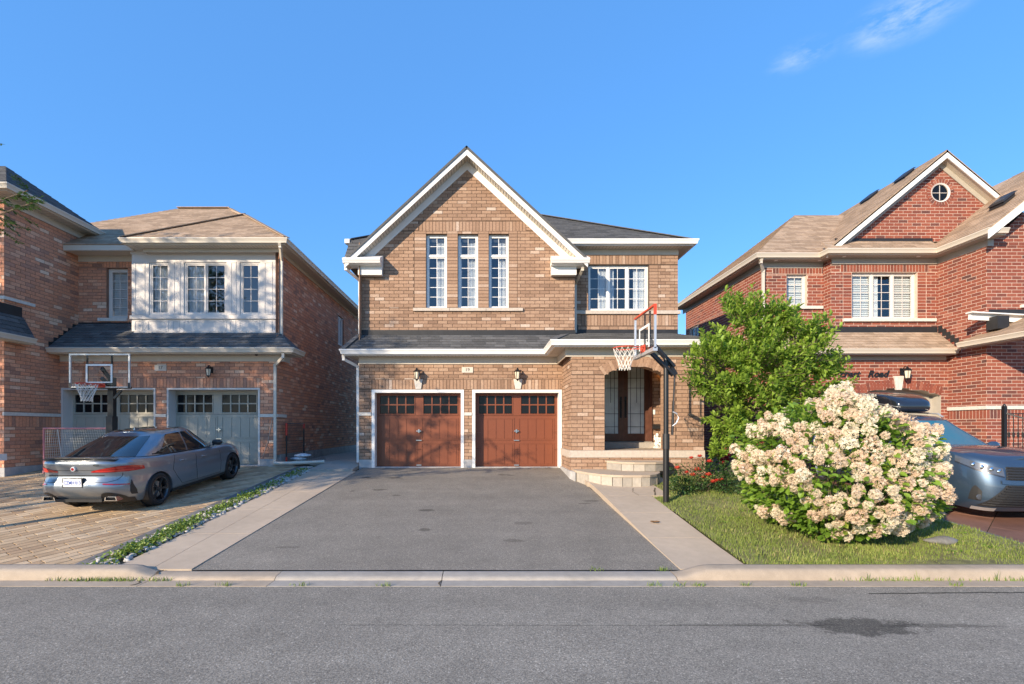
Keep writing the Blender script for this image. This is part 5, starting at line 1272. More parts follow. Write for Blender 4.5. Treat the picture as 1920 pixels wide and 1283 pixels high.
for yw in (.96, 3.63):
    for s in (-1, 1):
        c = MB(); c.lathe([(.001,-.16),(.352,-.16),(.352,.16),(.001,.16)], (s*.86,yw,.315), 48, 'x'); cut.append(c.build('cut', M['plastic'], None, normals=True)); cut[-1].parent = car
boolean_cut(body, cut)
body.data.polygons.foreach_set('use_smooth', [True]*len(body.data.polygons)); body.data.set_sharp_from_angle(angle=R(35))
# greenhouse
zb_ = lambda y: ztop(y)-.02+ (.03 if y < 1.2 else 0)
gt = lambda y: interp([(1.2,1.375),(1.7,1.405),(2.1,1.415),(2.6,1.395),(2.9,1.36)], y)
gh = Shell([(0,.80,.36,3.42),(.35,.745,.66,3.12),(.7,.66,1.02,2.82),(.9,.60,1.25,2.66),(1,.53,1.42,2.52)], gt, zb_, 3.6)
glev = [0,.12,.25,.38,.5,.62,.74,.84,.92,1]
gh.body(glev, lambda y: .022, bottom=False).build('cabin', M['paint_grey'], car, world=False, smooth=35, normals=True)
def sym(pfun, name, m, parent, smooth=40):
    mb = MB()
    for s in (-1, 1): mb.grid(pfun(s))
    return mb.build(name, m, parent, world=False, smooth=smooth)
# rear window, windscreen
rw_ = sym(lambda s: gh.patch(lambda g: 0, lambda g: 11.4-1.5*g, .02, .88, .006, s, 14, 8), 'rear_window', M['carglass'], car)
sym(lambda s: gh.patch(lambda g: NR+NS+NF-.0, lambda g: NR+NS+.6+.8*g, .05, .88, .006, s, 12, 8), 'windscreen', M['carglass'], car)
rf = MB()
for j in range(9):
    pass
rows = []
for p in gh.ring(1.0):
    if 1.45 < p[1] < 2.5: rows.append([Vector((p[0]*.93*(1-2*j/8), p[1], p[2]+.0255*(1-(1-2*j/8)**2)*(1-(1-min(1,p[0]/.5))**2)+.004)) for j in range(9)])
rf.grid(rows); rf.build('sunroof', M['carglass'], car, world=False, smooth=40)
for s in (-1, 1):
    for (ya, yb, ta, tb, sl0, sl1) in ((1.05,1.98,.10,.86,.42,.02),(2.03,2.98,.10,.86,.02,-.50)):
        P = []
        for i in range(13):
            r = []
            for j in range(7):
                g = j/6; f = i/12; y = (ya+sl0*g)+((yb+sl1*g)-(ya+sl0*g))*f
                hi = tb-(.35*(1-min(1,f*4))**2 if sl0 > .3 else 0)
                t = ta+(hi-ta)*g; q = gh.qy(y, t); r.append(gh.S(q,t,s)+gh.nrm(q,t,s)*.005)
            P.append(r)
        m_ = MB(); m_.grid(P); m_.build('side_window', M['carglass'], car, world=False, smooth=40)
    tr_ = MB(); last = None   # dark window surround line
    for i in range(25):
        y = .98+2.1*i/24; q = gh.qy(y,.07); p = gh.S(q,.07,s)+gh.nrm(q,.07,s)*.006
        if last: tr_.beam(last,p,.02,.012,up=(s,0,0))
        last = p
    tr_.build('window_trim', M['plastic'], car, world=False)
    # tail lamps wrap the corner
    qa, qb = sh.qx(.30,.74), sh.qy(.62,.76)
    lo = lambda f: .700-.0*f+ (.04*max(0,(f-.6)/.4)); hi = lambda f: .725+.11*min(1,f*2.2)**.8-(.0 if f < .8 else .10*(f-.8))
    m_ = MB(); m_.grid(sh.patch(qa, qb, lo, hi, .010, s, 26, 4)); tl = m_.build('tail_lamp', M['tail'], car, world=False, smooth=50)
    m_ = MB(); m_.grid(sh.patch(qa+1.0, qb-3, lambda f: .715+.02*f, lambda f: .728+.028*f, .0125, s, 20, 1)); m_.build('lamp_line', M['tail_line'], tl, world=False, smooth=50)
    m_ = MB(); m_.grid(sh.patch(qa+2.6, qb-5, lambda f: .775+.01*f, lambda f: .785+.014*f, .0125, s, 20, 1)); m_.build('lamp_line', M['tail_line'], tl, world=False, smooth=50)
    m_ = MB(); m_.grid(sh.patch(sh.qx(.50,.4), sh.qx(.78,.4)+1, .395, .425, .006, s, 8, 1)); m_.build('reflector', M['tail'], car, world=False)
    # exhaust in a dark surround
    m_ = MB(); m_.grid(sh.patch(sh.qx(.40,.1), sh.qx(.72,.1)+2.2, .0, lambda f: .11+.10*math.sin(min(1,f*1.4)*math.pi)**.6, .006, s, 12, 3)); m_.build('bumper_insert', M['plastic'], car, world=False, smooth=50)
    m_ = MB(); cx = s*.56; yb_ = .115
    o_ = [(cx-.115,yb_,.285),(cx+.115,yb_,.285),(cx+.10,yb_,.365),(cx-.10,yb_,.365)]; i_ = [(cx-.095,yb_-.001,.297),(cx+.095,yb_-.001,.297),(cx+.083,yb_-.001,.353),(cx-.083,yb_-.001,.353)]
    for k in range(4):
        m_.poly([o_[k],o_[(k+1)%4],i_[(k+1)%4],i_[k]]); m_.poly([i_[k],i_[(k+1)%4],(i_[(k+1)%4][0],yb_+.12,i_[(k+1)%4][2]),(i_[k][0],yb_+.12,i_[k][2])]); m_.poly([o_[k],o_[(k+1)%4],(o_[(k+1)%4][0],yb_+.15,o_[(k+1)%4][2]),(o_[k][0],yb_+.15,o_[k][2])])
    ex_ = m_.build('exhaust_tip', M['chrome'], car, world=False)
    m_ = MB(); m_.poly([(p[0],yb_+.1,p[2]) for p in i_]); m_.build('opening', M['plastic'], ex_, world=False)
    # side vent at the corner
    m_ = MB(); m_.grid(sh.patch(sh.qy(.33,.2), sh.qy(.45,.2), .18, lambda f: .52-.25*f, .005, s, 4, 5)); m_.build('corner_vent', M['plastic'], car, world=False)
    # doors: shut lines, handles, crease, sill
    ln = MB(); strip(ln, sh, [(1.48,.98),(1.40,.80),(1.36,.6),(1.46,.40),(1.62,.16),(3.05,.14),(3.10,.5),(3.06,.97)], s); strip(ln, sh, [(2.16,.98),(2.13,.6),(2.14,.15)], s); ln.build('door_gap', M['plastic'], car, world=False)
    for y_ in (1.66, 2.42):
        q = sh.qy(y_,.80); p = sh.S(q,.80,s); h = MB(); h.tube([(p.x-.0*s,p.y-.10,p.z),(p.x+.028*s,p.y-.06,p.z+.002),(p.x+.03*s,p.y+.04,p.z+.002),(p.x,p.y+.09,p.z)],.014,8); h.build('door_handle', M['paint_grey'], car, world=False, smooth=50)
    m_ = MB(); m_.grid(sh.patch(sh.qy(1.33,.06), sh.qy(3.25,.06), .0, .085, .008, s, 10, 2)); m_.build('sill_trim', M['plastic'], car, world=False)
    # mirror
    m_ = MB(); m_.lathe([(.001,-.12),(.05,-.11),(.075,-.06),(.08,.0),(.075,.05),(.04,.10),(.001,.11)], (0,0,0), 16, 'x'); m_.v = [(s*.93+v[0]*s, 2.93+v[1]*.75, 1.01+v[2]*.85) for v in m_.v]; m_.tube([(s*.80,2.96,.94),(s*.88,2.94,.98)],.02,6)
    m_.build('wing_mirror', M['plastic'], car, world=False, smooth=50)
    for yw in (.96, 3.63): wheel(car, s*.888, yw, .325, .235, s, M['rim'], 5); liner(car, s*.70, s*.885, yw, .315, .354)
# lid edges, spoiler, badge, plate
ln = MB()
for s in (-1, 1):
    pts = [(.0,.44),(.3,.44),(.55,.46),(.66,.52),(.70,.60),(.71,.70)]
    last = None
    for (x0_,t0),(x1_,t1) in zip(pts[:-1],pts[1:]):
        for i in range(4):
            x_ = x0_+(x1_-x0_)*i/4; t_ = t0+(t1-t0)*i/4; q = sh.qx(x_, t_); p = sh.S(q,t_,s)+sh.nrm(q,t_,s)*.003
            if last: ln.beam(last,p,.007,.004,up=(0,-1,0))
            last = p
ln.build('lid_gap', M['plastic'], car, world=False)
m_ = MB()
for s in (-1, 1): m_.grid(sh.patch(0, sh.qx(.50,.6), .61, .635, .004, s, 8, 1))
m_.build('lid_groove', M['plastic'], car, world=False)
m_ = MB()
for s in (-1, 1): m_.grid(sh.patch(0, sh.qx(.40,.75), .742, .752, .004, s, 8, 1))
m_.build('lamp_joint', M['plastic'], car, world=False)
sp = MB(); P = []
for i in range(25):
    x_ = -.66+1.32*i/24; e = (abs(x_)/.66)**3; y0_ = .035+.10*e; z_ = 1.035-.012*e
    P.append([(x_,y0_+.16,z_+.004),(x_,y0_+.05,z_+.030*(1-e)),(x_,y0_-.01,z_+.045*(1-e)),(x_,y0_-.012,z_+.032*(1-e)),(x_,y0_+.03,z_-.012)])
sp.grid(P, close=True); sp.build('spoiler', M['plastic'], car, world=False, smooth=50)
pz = (1-.535)*zbot(0)+.535*ztop(0)
m_ = MB(); m_.box(-.165,.165,-.010,.032,.565,.71); pl = m_.build('licence_plate', M['plate'], car, world=False)
m_ = MB(); m_.box(-.18,.18,-.013,.04,.552,.5649); m_.box(-.18,.18,-.013,.04,.7101,.722); m_.box(-.18,-.1651,-.013,.04,.565,.71); m_.box(.1651,.18,-.013,.04,.565,.71); m_.build('plate_frame', M['plastic'], pl, world=False)
text_part('CZMH·013', .088, M['plate_blue'], pl, (0,-.0115,.635), 'plate_text', sx=.75, extr=.0008, bold=.0015, world=False)
m_ = MB(); m_.lathe([(.001,-.012),(.038,-.010),(.041,-.004),(.041,.03)],(0,.028,.875),28,'y'); eb = m_.build('badge', M['white'], car, world=False)
m_ = MB(); m_.lathe([(.001,-.0135),(.026,-.013),(.026,-.01)],(0,.028,.875),28,'y'); m_.build('badge_centre', M['tail'], eb, world=False)
text_part('M235i', .045, M['plastic'], car, (.42,.018,.945), 'model_lettering', shear=.2, extr=.001, bold=.001, world=False)
m_ = MB(); m_.box(-.42,.42,.09,.17,.27,.32); 
m_.build('diffuser', M['plastic'], car, world=False)
# antenna fin
m_ = MB(); m_.prism([(-.02,1.55,1.425),(.02,1.55,1.425),(.02,1.72,1.43),(-.02,1.72,1.43)],[(-.004,1.56,1.485),(.004,1.56,1.485),(.006,1.70,1.44),(-.006,1.70,1.44)]); m_.build('antenna', M['paint_grey'], car, world=False)

# --- slate blue sport utility vehicle, nose towards the street
suv = thing('parked_car', 'slate blue sport utility vehicle half hidden behind the flowering hydrangea', 'car', (9.32, 8.20, G(8.22)-.04), group='cars parked in the driveways')
suv.rotation_euler = (-tilt, 0, math.pi)
# local y runs from the tail (-4.85) to the nose (0); shell keys use 0..4.85
LS = 4.85; OFF = -LS
def shift(mb): mb.v = [(v[0], v[1]+OFF, v[2]) for v in mb.v]; return mb
zt2 = lambda y: interp([(0,1.16),(.5,1.18),(2.5,1.17),(3.3,1.18),(3.7,1.20),(4.2,1.19),(4.6,1.13),(4.9,1.04)], y)
zb2 = lambda y: interp([(0,.40),(.6,.27),(4.0,.25),(4.6,.23),(4.85,.26)], y)
s2h = Shell([(0,.90,.12,4.72),(.10,.945,.04,4.80),(.25,.965,.0,4.85),(.5,.965,.0,4.84),(.7,.955,.02,4.80),(.86,.935,.04,4.74),(.95,.915,.06,4.71),(1,.885,.10,4.65)], zt2, zb2, 4.4)
b2_ = shift(s2h.body(lev, lambda y: interp([(0,.01),(3.3,.06),(4.6,.06)], y))).build('body', M['paint_blue'], suv, world=False, normals=True)
cut = []
for yw in (1.0, 3.83):
    for s in (-1, 1):
        c = MB(); c.lathe([(.001,-.16),(.425,-.16),(.425,.16),(.001,.16)], (s*.93,yw+OFF,.38), 48, 'x'); cut.append(c.build('cut', M['plastic'], None, normals=True)); cut[-1].parent = suv
boolean_cut(b2_, cut); b2_.data.polygons.foreach_set('use_smooth', [True]*len(b2_.data.polygons)); b2_.data.set_sharp_from_angle(angle=R(35))
g2 = Shell([(0,.86,.06,3.62),(.4,.80,.14,3.20),(.75,.73,.24,2.84),(.92,.68,.32,2.68),(1,.60,.45,2.5)], lambda y: interp([(.3,1.66),(1.2,1.72),(2.2,1.72),(2.7,1.68)], y), lambda y: zt2(y)-.02, 4.2)
shift(g2.body(glev, lambda y: .02, bottom=False)).build('cabin', M['paint_blue'], suv, world=False, smooth=35, normals=True)
def symS(sh_, fn, name, m):
    mb = MB()
    for s in (-1, 1): mb.grid(fn(s))
    return shift(mb).build(name, m, suv, world=False, smooth=40)
E = NR+NS+NF
symS(g2, lambda s: g2.patch(E, lambda g: NR+NS-1.5+1.2*g, .02, .93, .006, s, 12, 8), 'windscreen', M['blueglass'])
for s in (-1, 1):
    for ya, yb, sa, sb_ in ((.35,1.35,.1,0),(1.4,2.25,0,0),(2.3,3.1,0,-.52)):
        P = []
        for i in range(9):
            r = []
            for j in range(6):
                g = j/5; f = i/8; y = (ya+sa*g)+((yb+sb_*g)-(ya+sa*g))*f; t = .08+.78*g; q = g2.qy(y,t); r.append(g2.S(q,t,s)+g2.nrm(q,t,s)*.005)
            P.append(r)
        m_ = MB(); m_.grid(P); shift(m_).build('side_window', M['carglass'], suv, world=False, smooth=40)
    m_ = MB(); qf = lambda x, t: s2h.qx(x, t, True)
    m_.grid(s2h.patch(qf(.50,.8), s2h.qy(4.25,.8), lambda f: .72+.13*f, lambda f: .86+.09*f, .010, s, 16, 4)); hl = shift(m_).build('headlamp', M['headlamp'], suv, world=False, smooth=50)
    m_ = MB(); m_.grid(s2h.patch(qf(.50,.8), s2h.qy(4.25,.8), lambda f: .70+.13*f, lambda f: .718+.13*f, .012, s, 16, 1)); shift(m_).build('lamp_bezel', M['rim'], hl, world=False, smooth=50)
    for k in range(4):
        q = qf(.55+.08*k,.75); p = s2h.S(q,.80+.016*k,s)+s2h.nrm(q,.74,s)*.004; c = MB(); c.lathe([(.001,.018),(.024,.016),(.040,.004),(.044,0)],(p.x,p.y+OFF,p.z),14,'y'); c.build('lamp_lens', M['chrome'], hl, world=False)
    # fog lamp in its recess
    m_ = MB(); m_.grid(s2h.patch(qf(.74,.3), s2h.qy(4.50,.3), .20, lambda f: .22+.26*math.sin(math.pi*min(1,.15+f*.85))**.6, .006, s, 12, 4)); fg = shift(m_).build('fog_lamp_surround', M['plastic'], suv, world=False, smooth=50)
    q = s2h.qy(4.62,.27); p = s2h.S(q,.27,s)+s2h.nrm(q,.23,s)*.012; c = MB(); c.lathe([(.001,.02),(.045,.016),(.05,0)],(p.x,p.y+OFF,p.z),18,'y'); c.build('fog_lamp', M['headlamp'], fg, world=False)
    m_ = MB(); m_.grid(s2h.patch(qf(.55,.06), s2h.qy(4.5,.06), .0, .07, .007, s, 10, 1)); shift(m_).build('bumper_lip', M['silver'], suv, world=False, smooth=50)
    ln = MB(); strip(ln, s2h, [(3.15,.98),(3.12,.5),(3.1,.12)], s); strip(ln, s2h, [(2.2,.98),(2.2,.12)], s); shift(ln).build('door_gap', M['plastic'], suv, world=False)
    m_ = MB(); m_.lathe([(.001,-.13),(.06,-.11),(.09,-.05),(.09,.04),(.05,.11),(.001,.12)], (0,0,0), 16, 'x'); m_.v = [(s*1.02+v[0], 3.08+OFF+v[1]*.7, 1.17+v[2]) for v in m_.v]; m_.build('wing_mirror', M['paint_blue'], suv, world=False, smooth=50)
    m_ = MB(); m_.tube([(s*.58,.5+OFF,1.72),(s*.58,.6+OFF,1.77),(s*.58,2.3+OFF,1.77),(s*.58,2.42+OFF,1.71)],.018,6); m_.build('roof_rail', M['silver'], suv, world=False)
    for yw in (1.0, 3.83): wheel(suv, s*.958, yw+OFF, .385, .25, s, M['rim_silver'], 6, .27, False); liner(suv, s*.77, s*.95, yw+OFF, .38, .427)
    # arch moulding
    m_ = MB()
    for yw in (1.0, 3.83):
        pts = []
        for i in range(21):
            t = math.pi*(-.05+1.1*i/20); y = yw+.44*math.cos(t); z = .38+.44*math.sin(t); tt = (z-zb2(y))/(zt2(y)-zb2(y)); tt = max(0,min(1,tt)); q = s2h.qy(y,tt); p = s2h.S(q,tt,s); pts.append((p.x+.002*s,y,z))
        m_.tube(pts,.014,6)
    shift(m_).build('arch_moulding', M['paint_blue'], suv, world=False, smooth=50)
# grille: upper slats, bar, lower mesh
for lo, hi, x0_, x1_, n, nm in ((.66,.90,.50,.46,5,'upper_grille'),(.10,.56,.76,.50,9,'lower_grille')):
    m_ = MB()
    for s in (-1, 1): m_.grid(s2h.patch(E, lambda g: s2h.qx(x0_+(x1_-x0_)*g,.5,True), lo, hi, .008, s, 8, 4))
    gr = shift(m_).build(nm, M['plastic'], suv, world=False, smooth=50)
    for k in range(n):
        t = lo+(hi-lo)*(k+.6)/n; m_ = MB()
        for s in (-1, 1):
            last = None
            for i in range(7):
                x_ = (x0_+(x1_-x0_)*(k+.6)/n-.02)*i/6; q = s2h.qx(x_,t,True); p = s2h.S(q,t,s)+Vector((0,.016,0)); 
                if last: m_.beam(last,p,.03,.014)
                last = p
        shift(m_).build('grille_slat', M['rim'], gr, world=False)
m_ = MB()
for s in (-1, 1): m_.grid(s2h.patch(E, s2h.qx(.56,.57,True), .575, .645, .03, s, 8, 2))
shift(m_).build('bumper_bar', M['paint_blue'], suv, world=False, smooth=50)
m_ = MB(); m_.box(-.16,.16,.02,.045,.42,.56); m_.build('licence_plate', M['plate_yellow'], suv, world=False)
m_ = MB(); m_.box(-.8,.8,3.62+OFF,3.66+OFF,1.075,1.10); m_.build('wiper_cowl', M['plastic'], suv, world=False)
m_ = MB(); m_.tube([(-.1,3.6+OFF,1.11),(.45,3.42+OFF,1.19)],.01,5); m_.tube([(-.65,3.6+OFF,1.11),(-.1,3.45+OFF,1.19)],.01,5); m_.build('wiper', M['plastic'], suv, world=False)
# cargo box resting on the rails
rb = thing('roof_cargo_box', 'glossy black cargo box on the roof of the blue vehicle', 'cargo box', (9.45, 10.75, 0))
rb.location.z = G(10.6)-.04+1.82; rb.rotation_euler = (-tilt, 0, math.pi)
bsh = Shell([(0,.40,-1.9,.04),(.15,.43,-1.95,.12),(.5,.435,-1.95,.14),(.9,.42,-1.9,.10),(1,.385,-1.85,.02)], lambda y: interp([(-2,.36),(-.9,.40),(-.2,.36),(.14,.25)], y), lambda y: 0.0, 6)
bsh.body([0,.1,.25,.4,.55,.7,.85,.95,1], lambda y: .02).build('shell', mat('gloss_black', (.014,.016,.022), .12, coat=1), rb, world=False, smooth=40, normals=True)
m_ = MB(); 
for s in (-1,1): m_.grid(bsh.patch(2, E-2, .44, .47, .003, s, 40, 1))
m_.build('seam', M['silver'], rb, world=False)
m_ = MB(); m_.box(-.55,.55,-.55,-.49,-.05,-.01); m_.box(-.55,.55,-1.35,-1.29,-.05,-.01); m_.build('cross_bar', M['plastic'], rb, world=False)

# ------------------------------------------------------------------ basketball hoops
def hoop_net(par, c, r, m, drop=.42, world=True):
    mb = MB(); n = 12; rings = [(r*.98,0),(r*.86,-.10),(r*.70,-.19),(r*.56,-.28),(r*.48,-.36),(r*.50,-drop)]
    for k in range(len(rings)-1):
        for i in range(n):
            a0 = 2*math.pi*(i+(.5 if k % 2 else 0))/n
            for d in (-.5, .5):
                a1 = a0+2*math.pi*d/n; (r0,z0_),(r1,z1_) = rings[k], rings[k+1]
                mb.tube([(c[0]+r0*math.cos(a0),c[1]+r0*math.sin(a0),c[2]+z0_),(c[0]+r1*math.cos(a1),c[1]+r1*math.sin(a1),c[2]+z1_)],.0045,4)
    return mb.build('net', m, par, world=world)
def torus(mb, c, r, t, n=36, k=8):
    P = []
    for i in range(n+1):
        a = 2*math.pi*i/n; P.append([(c[0]+(r+t*math.cos(b))*math.cos(a), c[1]+(r+t*math.cos(b))*math.sin(a), c[2]+t*math.sin(b)) for b in [2*math.pi*j/k for j in range(k)]])
    mb.grid(P, close=True)
# right hoop: built facing -X beside the front walk
bx_, by_ = 3.53, 9.45; zg = G(by_)+.07
h1 = thing('basketball_hoop', 'black pole basketball hoop with red topped backboard beside the porch walk', 'basketball hoop', (bx_, by_, zg), group='basketball hoops in the front yards')
m_ = MB(); m_.tube([(bx_,by_,zg-.1),(bx_,by_,zg+1.2)],.057,14); m_.tube([(bx_,by_,zg+1.2),(bx_,by_,3.26)],.048,14); m_.build('pole', M['iron'], h1, smooth=40)
m_ = MB(); m_.tube([(bx_,by_,zg+1.05),(bx_,by_,zg+1.35)],.066,14); m_.build('pole_sleeve', M['plastic'], h1, smooth=40)
px0, py0, py1 = 3.14, 8.93, 10.15; bz0, bz1 = 3.36, 4.18
for dz_ in (0, -.36):
    m_ = MB()
    for dy in (-.06, .06): m_.beam((bx_+.15,by_+dy,3.08+dz_*.2-(.10 if dz_ else 0)),(px0+.05,by_+dy,3.62+dz_*.6),.025,.05)
    m_.build('lift_arm', M['iron'], h1)
m_ = MB(); m_.beam((bx_+.02,by_,3.22),(bx_+.20,by_,2.93),.05,.06); m_.build('pivot_bracket', M['iron'], h1)
m_ = MB(); m_.tube([(bx_+.17,by_,2.95),(bx_+.12,by_,1.80)],.018,8); m_.tube([(bx_+.145,by_,2.4),(bx_+.12,by_,1.75)],.026,8); m_.build('adjuster_rod', M['iron'], h1)
m_ = MB(); m_.tube([(bx_+.12,by_-.02,2.20),(bx_+.20,by_-.03,2.16),(bx_+.235,by_-.03,2.08),(bx_+.19,by_-.03,1.98),(bx_+.12,by_-.02,1.92)],.014,8); m_.build('adjuster_handle', M['silver'], h1)
m_ = MB(); w = .032
m_.box(px0-.02,px0+.02,py0,py0+w,bz0,bz1-w); m_.box(px0-.02,px0+.02,py1-w,py1,bz0,bz1-w); m_.box(px0-.04,px0+.04,py0,py1,bz0-.05,bz0+.02)
bd = m_.build('backboard', M['silver'], h1)
m_ = MB(); m_.box(px0-.022,px0+.022,py0-.003,py1+.003,bz1-w,bz1); m_.box(px0-.0225,px0+.0225,py0-.004,py0+w+.002,bz1-.20,bz1-w); m_.build('board_cap', M['orange'], bd)
m_ = MB(); m_.poly([(px0,py0+w,bz0+.02),(px0,py1-w,bz0+.02),(px0,py1-w,bz1-w),(px0,py0+w,bz1-w)]); m_.build('acrylic_sheet', M['acrylic'], bd)
m_ = MB(); ya_, yb_, za_, zb_q = by_-.29+.09, by_+.32+.09, bz0+.08, bz0+.53
m_.box(px0-.008,px0-.002,ya_,ya_+.05,za_,zb_q); m_.box(px0-.008,px0-.002,yb_-.05,yb_,za_,zb_q); m_.box(px0-.009,px0-.003,ya_+.05,yb_-.05,zb_q-.05,zb_q); m_.build('target_square', M['white'], bd)
m_ = MB(); m_.box(px0+.021,px0+.05,by_-.14,by_-.10,bz0,bz1-.04); m_.box(px0+.021,px0+.05,by_+.16,by_+.20,bz0,bz1-.04); m_.build('board_brace', M['iron'], bd)
cx_, cy_ = px0-.16-.228, (py0+py1)/2; rz_ = bz0+.10
m_ = MB(); torus(m_, (cx_,cy_,rz_), .228, .010); m_.beam((px0-.02,cy_-.09,rz_),(cx_+.15,cy_-.17,rz_),.03,.014); m_.beam((px0-.02,cy_+.09,rz_),(cx_+.15,cy_+.17,rz_),.03,.014); m_.box(px0-.05,px0-.021,cy_-.11,cy_+.11,rz_-.09,rz_+.05); rm_ = m_.build('rim', M['orange'], h1, smooth=50)
hoop_net(rm_, (cx_,cy_,rz_-.012), .228, M['net'])
# left hoop: faces the street
bx_, by_ = -9.74, 12.62; zg = G(by_)
h2 = thing('basketball_hoop', 'basketball hoop with wide silver framed clear backboard behind the grey car', 'basketball hoop', (bx_, by_, zg), group='basketball hoops in the front yards')
yb0 = 12.2; cxb = -9.72; hw_ = .765; bz0, bz1 = Z(727,yb0), Z(663.5,yb0)
m_ = MB(); m_.box(bx_-.075,bx_+.075,by_-.06,by_+.06,zg-.1,bz0+.3); m_.build('pole', M['iron'], h2)
m_ = MB(); m_.box(bx_-.085,bx_+.085,by_-.10,by_+.09,zg+.75,zg+1.55); m_.build('pole_pad', M['plastic'], h2)
m_ = MB(); m_.box(cxb-.76,cxb+.76,yb0+.03,yb0+.06,bz0-.03,bz0+.03); m_.beam((bx_,by_,bz0+.2),(cxb,yb0+.06,bz0+.5),.06,.08); m_.beam((bx_,by_,bz0),(cxb,yb0+.06,bz0+.25),.06,.08)
m_.beam((bx_+.1,by_-.05,bz0-.25),(bx_+.32,by_-.1,bz0-.05),.04,.06); m_.build('lift_arm', M['iron'], h2)
m_ = MB(); w = .038; m_.box(cxb-hw_,cxb-hw_+w,yb0-.02,yb0+.02,bz0,bz1); m_.box(cxb+hw_-w,cxb+hw_,yb0-.02,yb0+.02,bz0,bz1); m_.box(cxb-hw_+w,cxb+hw_-w,yb0-.02,yb0+.02,bz1-w,bz1); m_.box(cxb-hw_+w,cxb+hw_-w,yb0-.02,yb0+.02,bz0,bz0+w*.6)
bd = m_.build('backboard', M['silver'], h2)
m_ = MB(); m_.box(cxb-hw_-.008,cxb-hw_+.05,yb0-.026,yb0-.0205,bz0-.02,bz0+.12); m_.box(cxb+hw_-.05,cxb+hw_+.008,yb0-.026,yb0-.0205,bz0-.02,bz0+.12); m_.build('corner_pad', M['plastic'], bd)
m_ = MB(); m_.poly([(cxb-hw_+w,yb0,bz0+.02),(cxb+hw_-w,yb0,bz0+.02),(cxb+hw_-w,yb0,bz1-w),(cxb-hw_+w,yb0,bz1-w)]); m_.build('acrylic_sheet', M['acrylic'], bd)
m_ = MB(); q = .045; sx_, ex2, sz_, ez_ = X(161,yb0), X(211,yb0), Z(718,yb0), Z(683,yb0)
m_.box(sx_,sx_+q,yb0-.008,yb0-.002,sz_,ez_); m_.box(ex2-q,ex2,yb0-.008,yb0-.002,sz_,ez_); m_.box(sx_+q,ex2-q,yb0-.009,yb0-.003,ez_-q,ez_); m_.box(sx_+q,ex2-q,yb0-.009,yb0-.003,sz_,sz_+q*.6); m_.build('target_square', M['white'], bd)
m_ = MB()
for x_ in (X(161.5,yb0), X(208,yb0)): m_.box(x_-.018,x_+.018,yb0+.021,yb0+.05,bz0,bz1-.01)
m_.build('board_brace', M['iron'], bd)
cy_ = yb0-.20-.228; cxr = X(165,cy_); rz_ = Z(719.5,cy_)
cxr = cxb+.02 if abs(cxr-cxb) < .15 else cxr
m_ = MB(); torus(m_, (cxr,cy_,rz_), .228, .010); m_.box(cxr-.13,cxr+.13,yb0-.03,yb0-.021,rz_-.06,rz_+.04); m_.box(cxr-.1,cxr+.1,cy_+.2,yb0-.03,rz_-.012,rz_+.01); rm_ = m_.build('rim', M['red'], h2, smooth=50)
hoop_net(rm_, (cxr,cy_,rz_-.012), .228, M['net'])

# ------------------------------------------------------------------ hockey nets, bags, statue, railing, rock
def netting(mb, a, b, c, d, nu, nv, r=.004):   # quad a-b-c-d as square mesh
    a, b, c, d = map(Vector, (a,b,c,d))
    for i in range(nu+1):
        t = i/nu; mb.tube([a.lerp(b,t), d.lerp(c,t)], r, 3)
    for i in range(nv+1):
        t = i/nv; mb.tube([a.lerp(d,t), b.lerp(c,t)], r, 3)
n1 = thing('hockey_net', 'street hockey goal with pinkish frame and white netting behind the grey car', 'hockey net', (-11, 13.1, G(13.1)), group='hockey goals')
xa, xb_, ya, yb_, zg = -11.82, -9.98, 12.95, 13.55, G(13)
zt_ = zg+1.2
m_ = MB(); m_.tube([(xa,ya,zg),(xa,ya,zt_),(xb_,ya,zt_),(xb_,ya,zg)],.028,8); m_.build('goal_frame', mat('faded_red_paint', (.52,.22,.24), .5), n1)
m_ = MB(); m_.tube([(xa,ya,zt_),(xa+.1,ya+.3,zt_),(xa,yb_,zg+.03),(xb_,yb_,zg+.03),(xb_-.1,ya+.3,zt_),(xb_,ya,zt_)],.016,6); m_.build('back_frame', M['white'], n1)
m_ = MB(); netting(m_, (xa,ya,zg),(xa,yb_,zg),(xa+.1,ya+.3,zt_),(xa,ya,zt_),8,17); netting(m_, (xa,yb_,zg),(xb_,yb_,zg),(xb_-.1,ya+.3,zt_),(xa+.1,ya+.3,zt_),26,17); netting(m_, (xb_,ya,zg),(xb_,yb_,zg),(xb_-.1,ya+.3,zt_),(xb_,ya,zt_),8,17); netting(m_, (xa,ya,zt_),(xb_,ya,zt_),(xb_-.1,ya+.3,zt_),(xa+.1,ya+.3,zt_),26,4)
m_.build('netting', M['net'], n1)
n2 = thing('hockey_net', 'small black and red hockey goal against the rose brick side wall', 'hockey net', (-5.8, 15, G(15)), group='hockey goals')
zg = G(15); x_ = -5.93; ya, yb_ = 14.42, 15.75
m_ = MB(); m_.tube([(x_,ya,zg),(x_,ya,zg+.9)],.025,8); m_.tube([(x_+.02,yb_,zg),(x_+.02,yb_,zg+1.2)],.025,8); m_.tube([(x_,ya,zg+1.20),(x_+.02,yb_,zg+1.2)],.014,8); m_.build('goal_frame', M['iron'], n2)
m_ = MB(); m_.tube([(x_,ya,zg+.85),(x_,ya,zg+1.21)],.032,8); m_.tube([(x_+.02,yb_,zg+1.05),(x_+.02,yb_,zg+1.21)],.03,8); m_.tube([(x_,ya,zg),(x_,ya,zg+.2)],.03,8); m_.build('corner_sleeve', M['red'], n2)
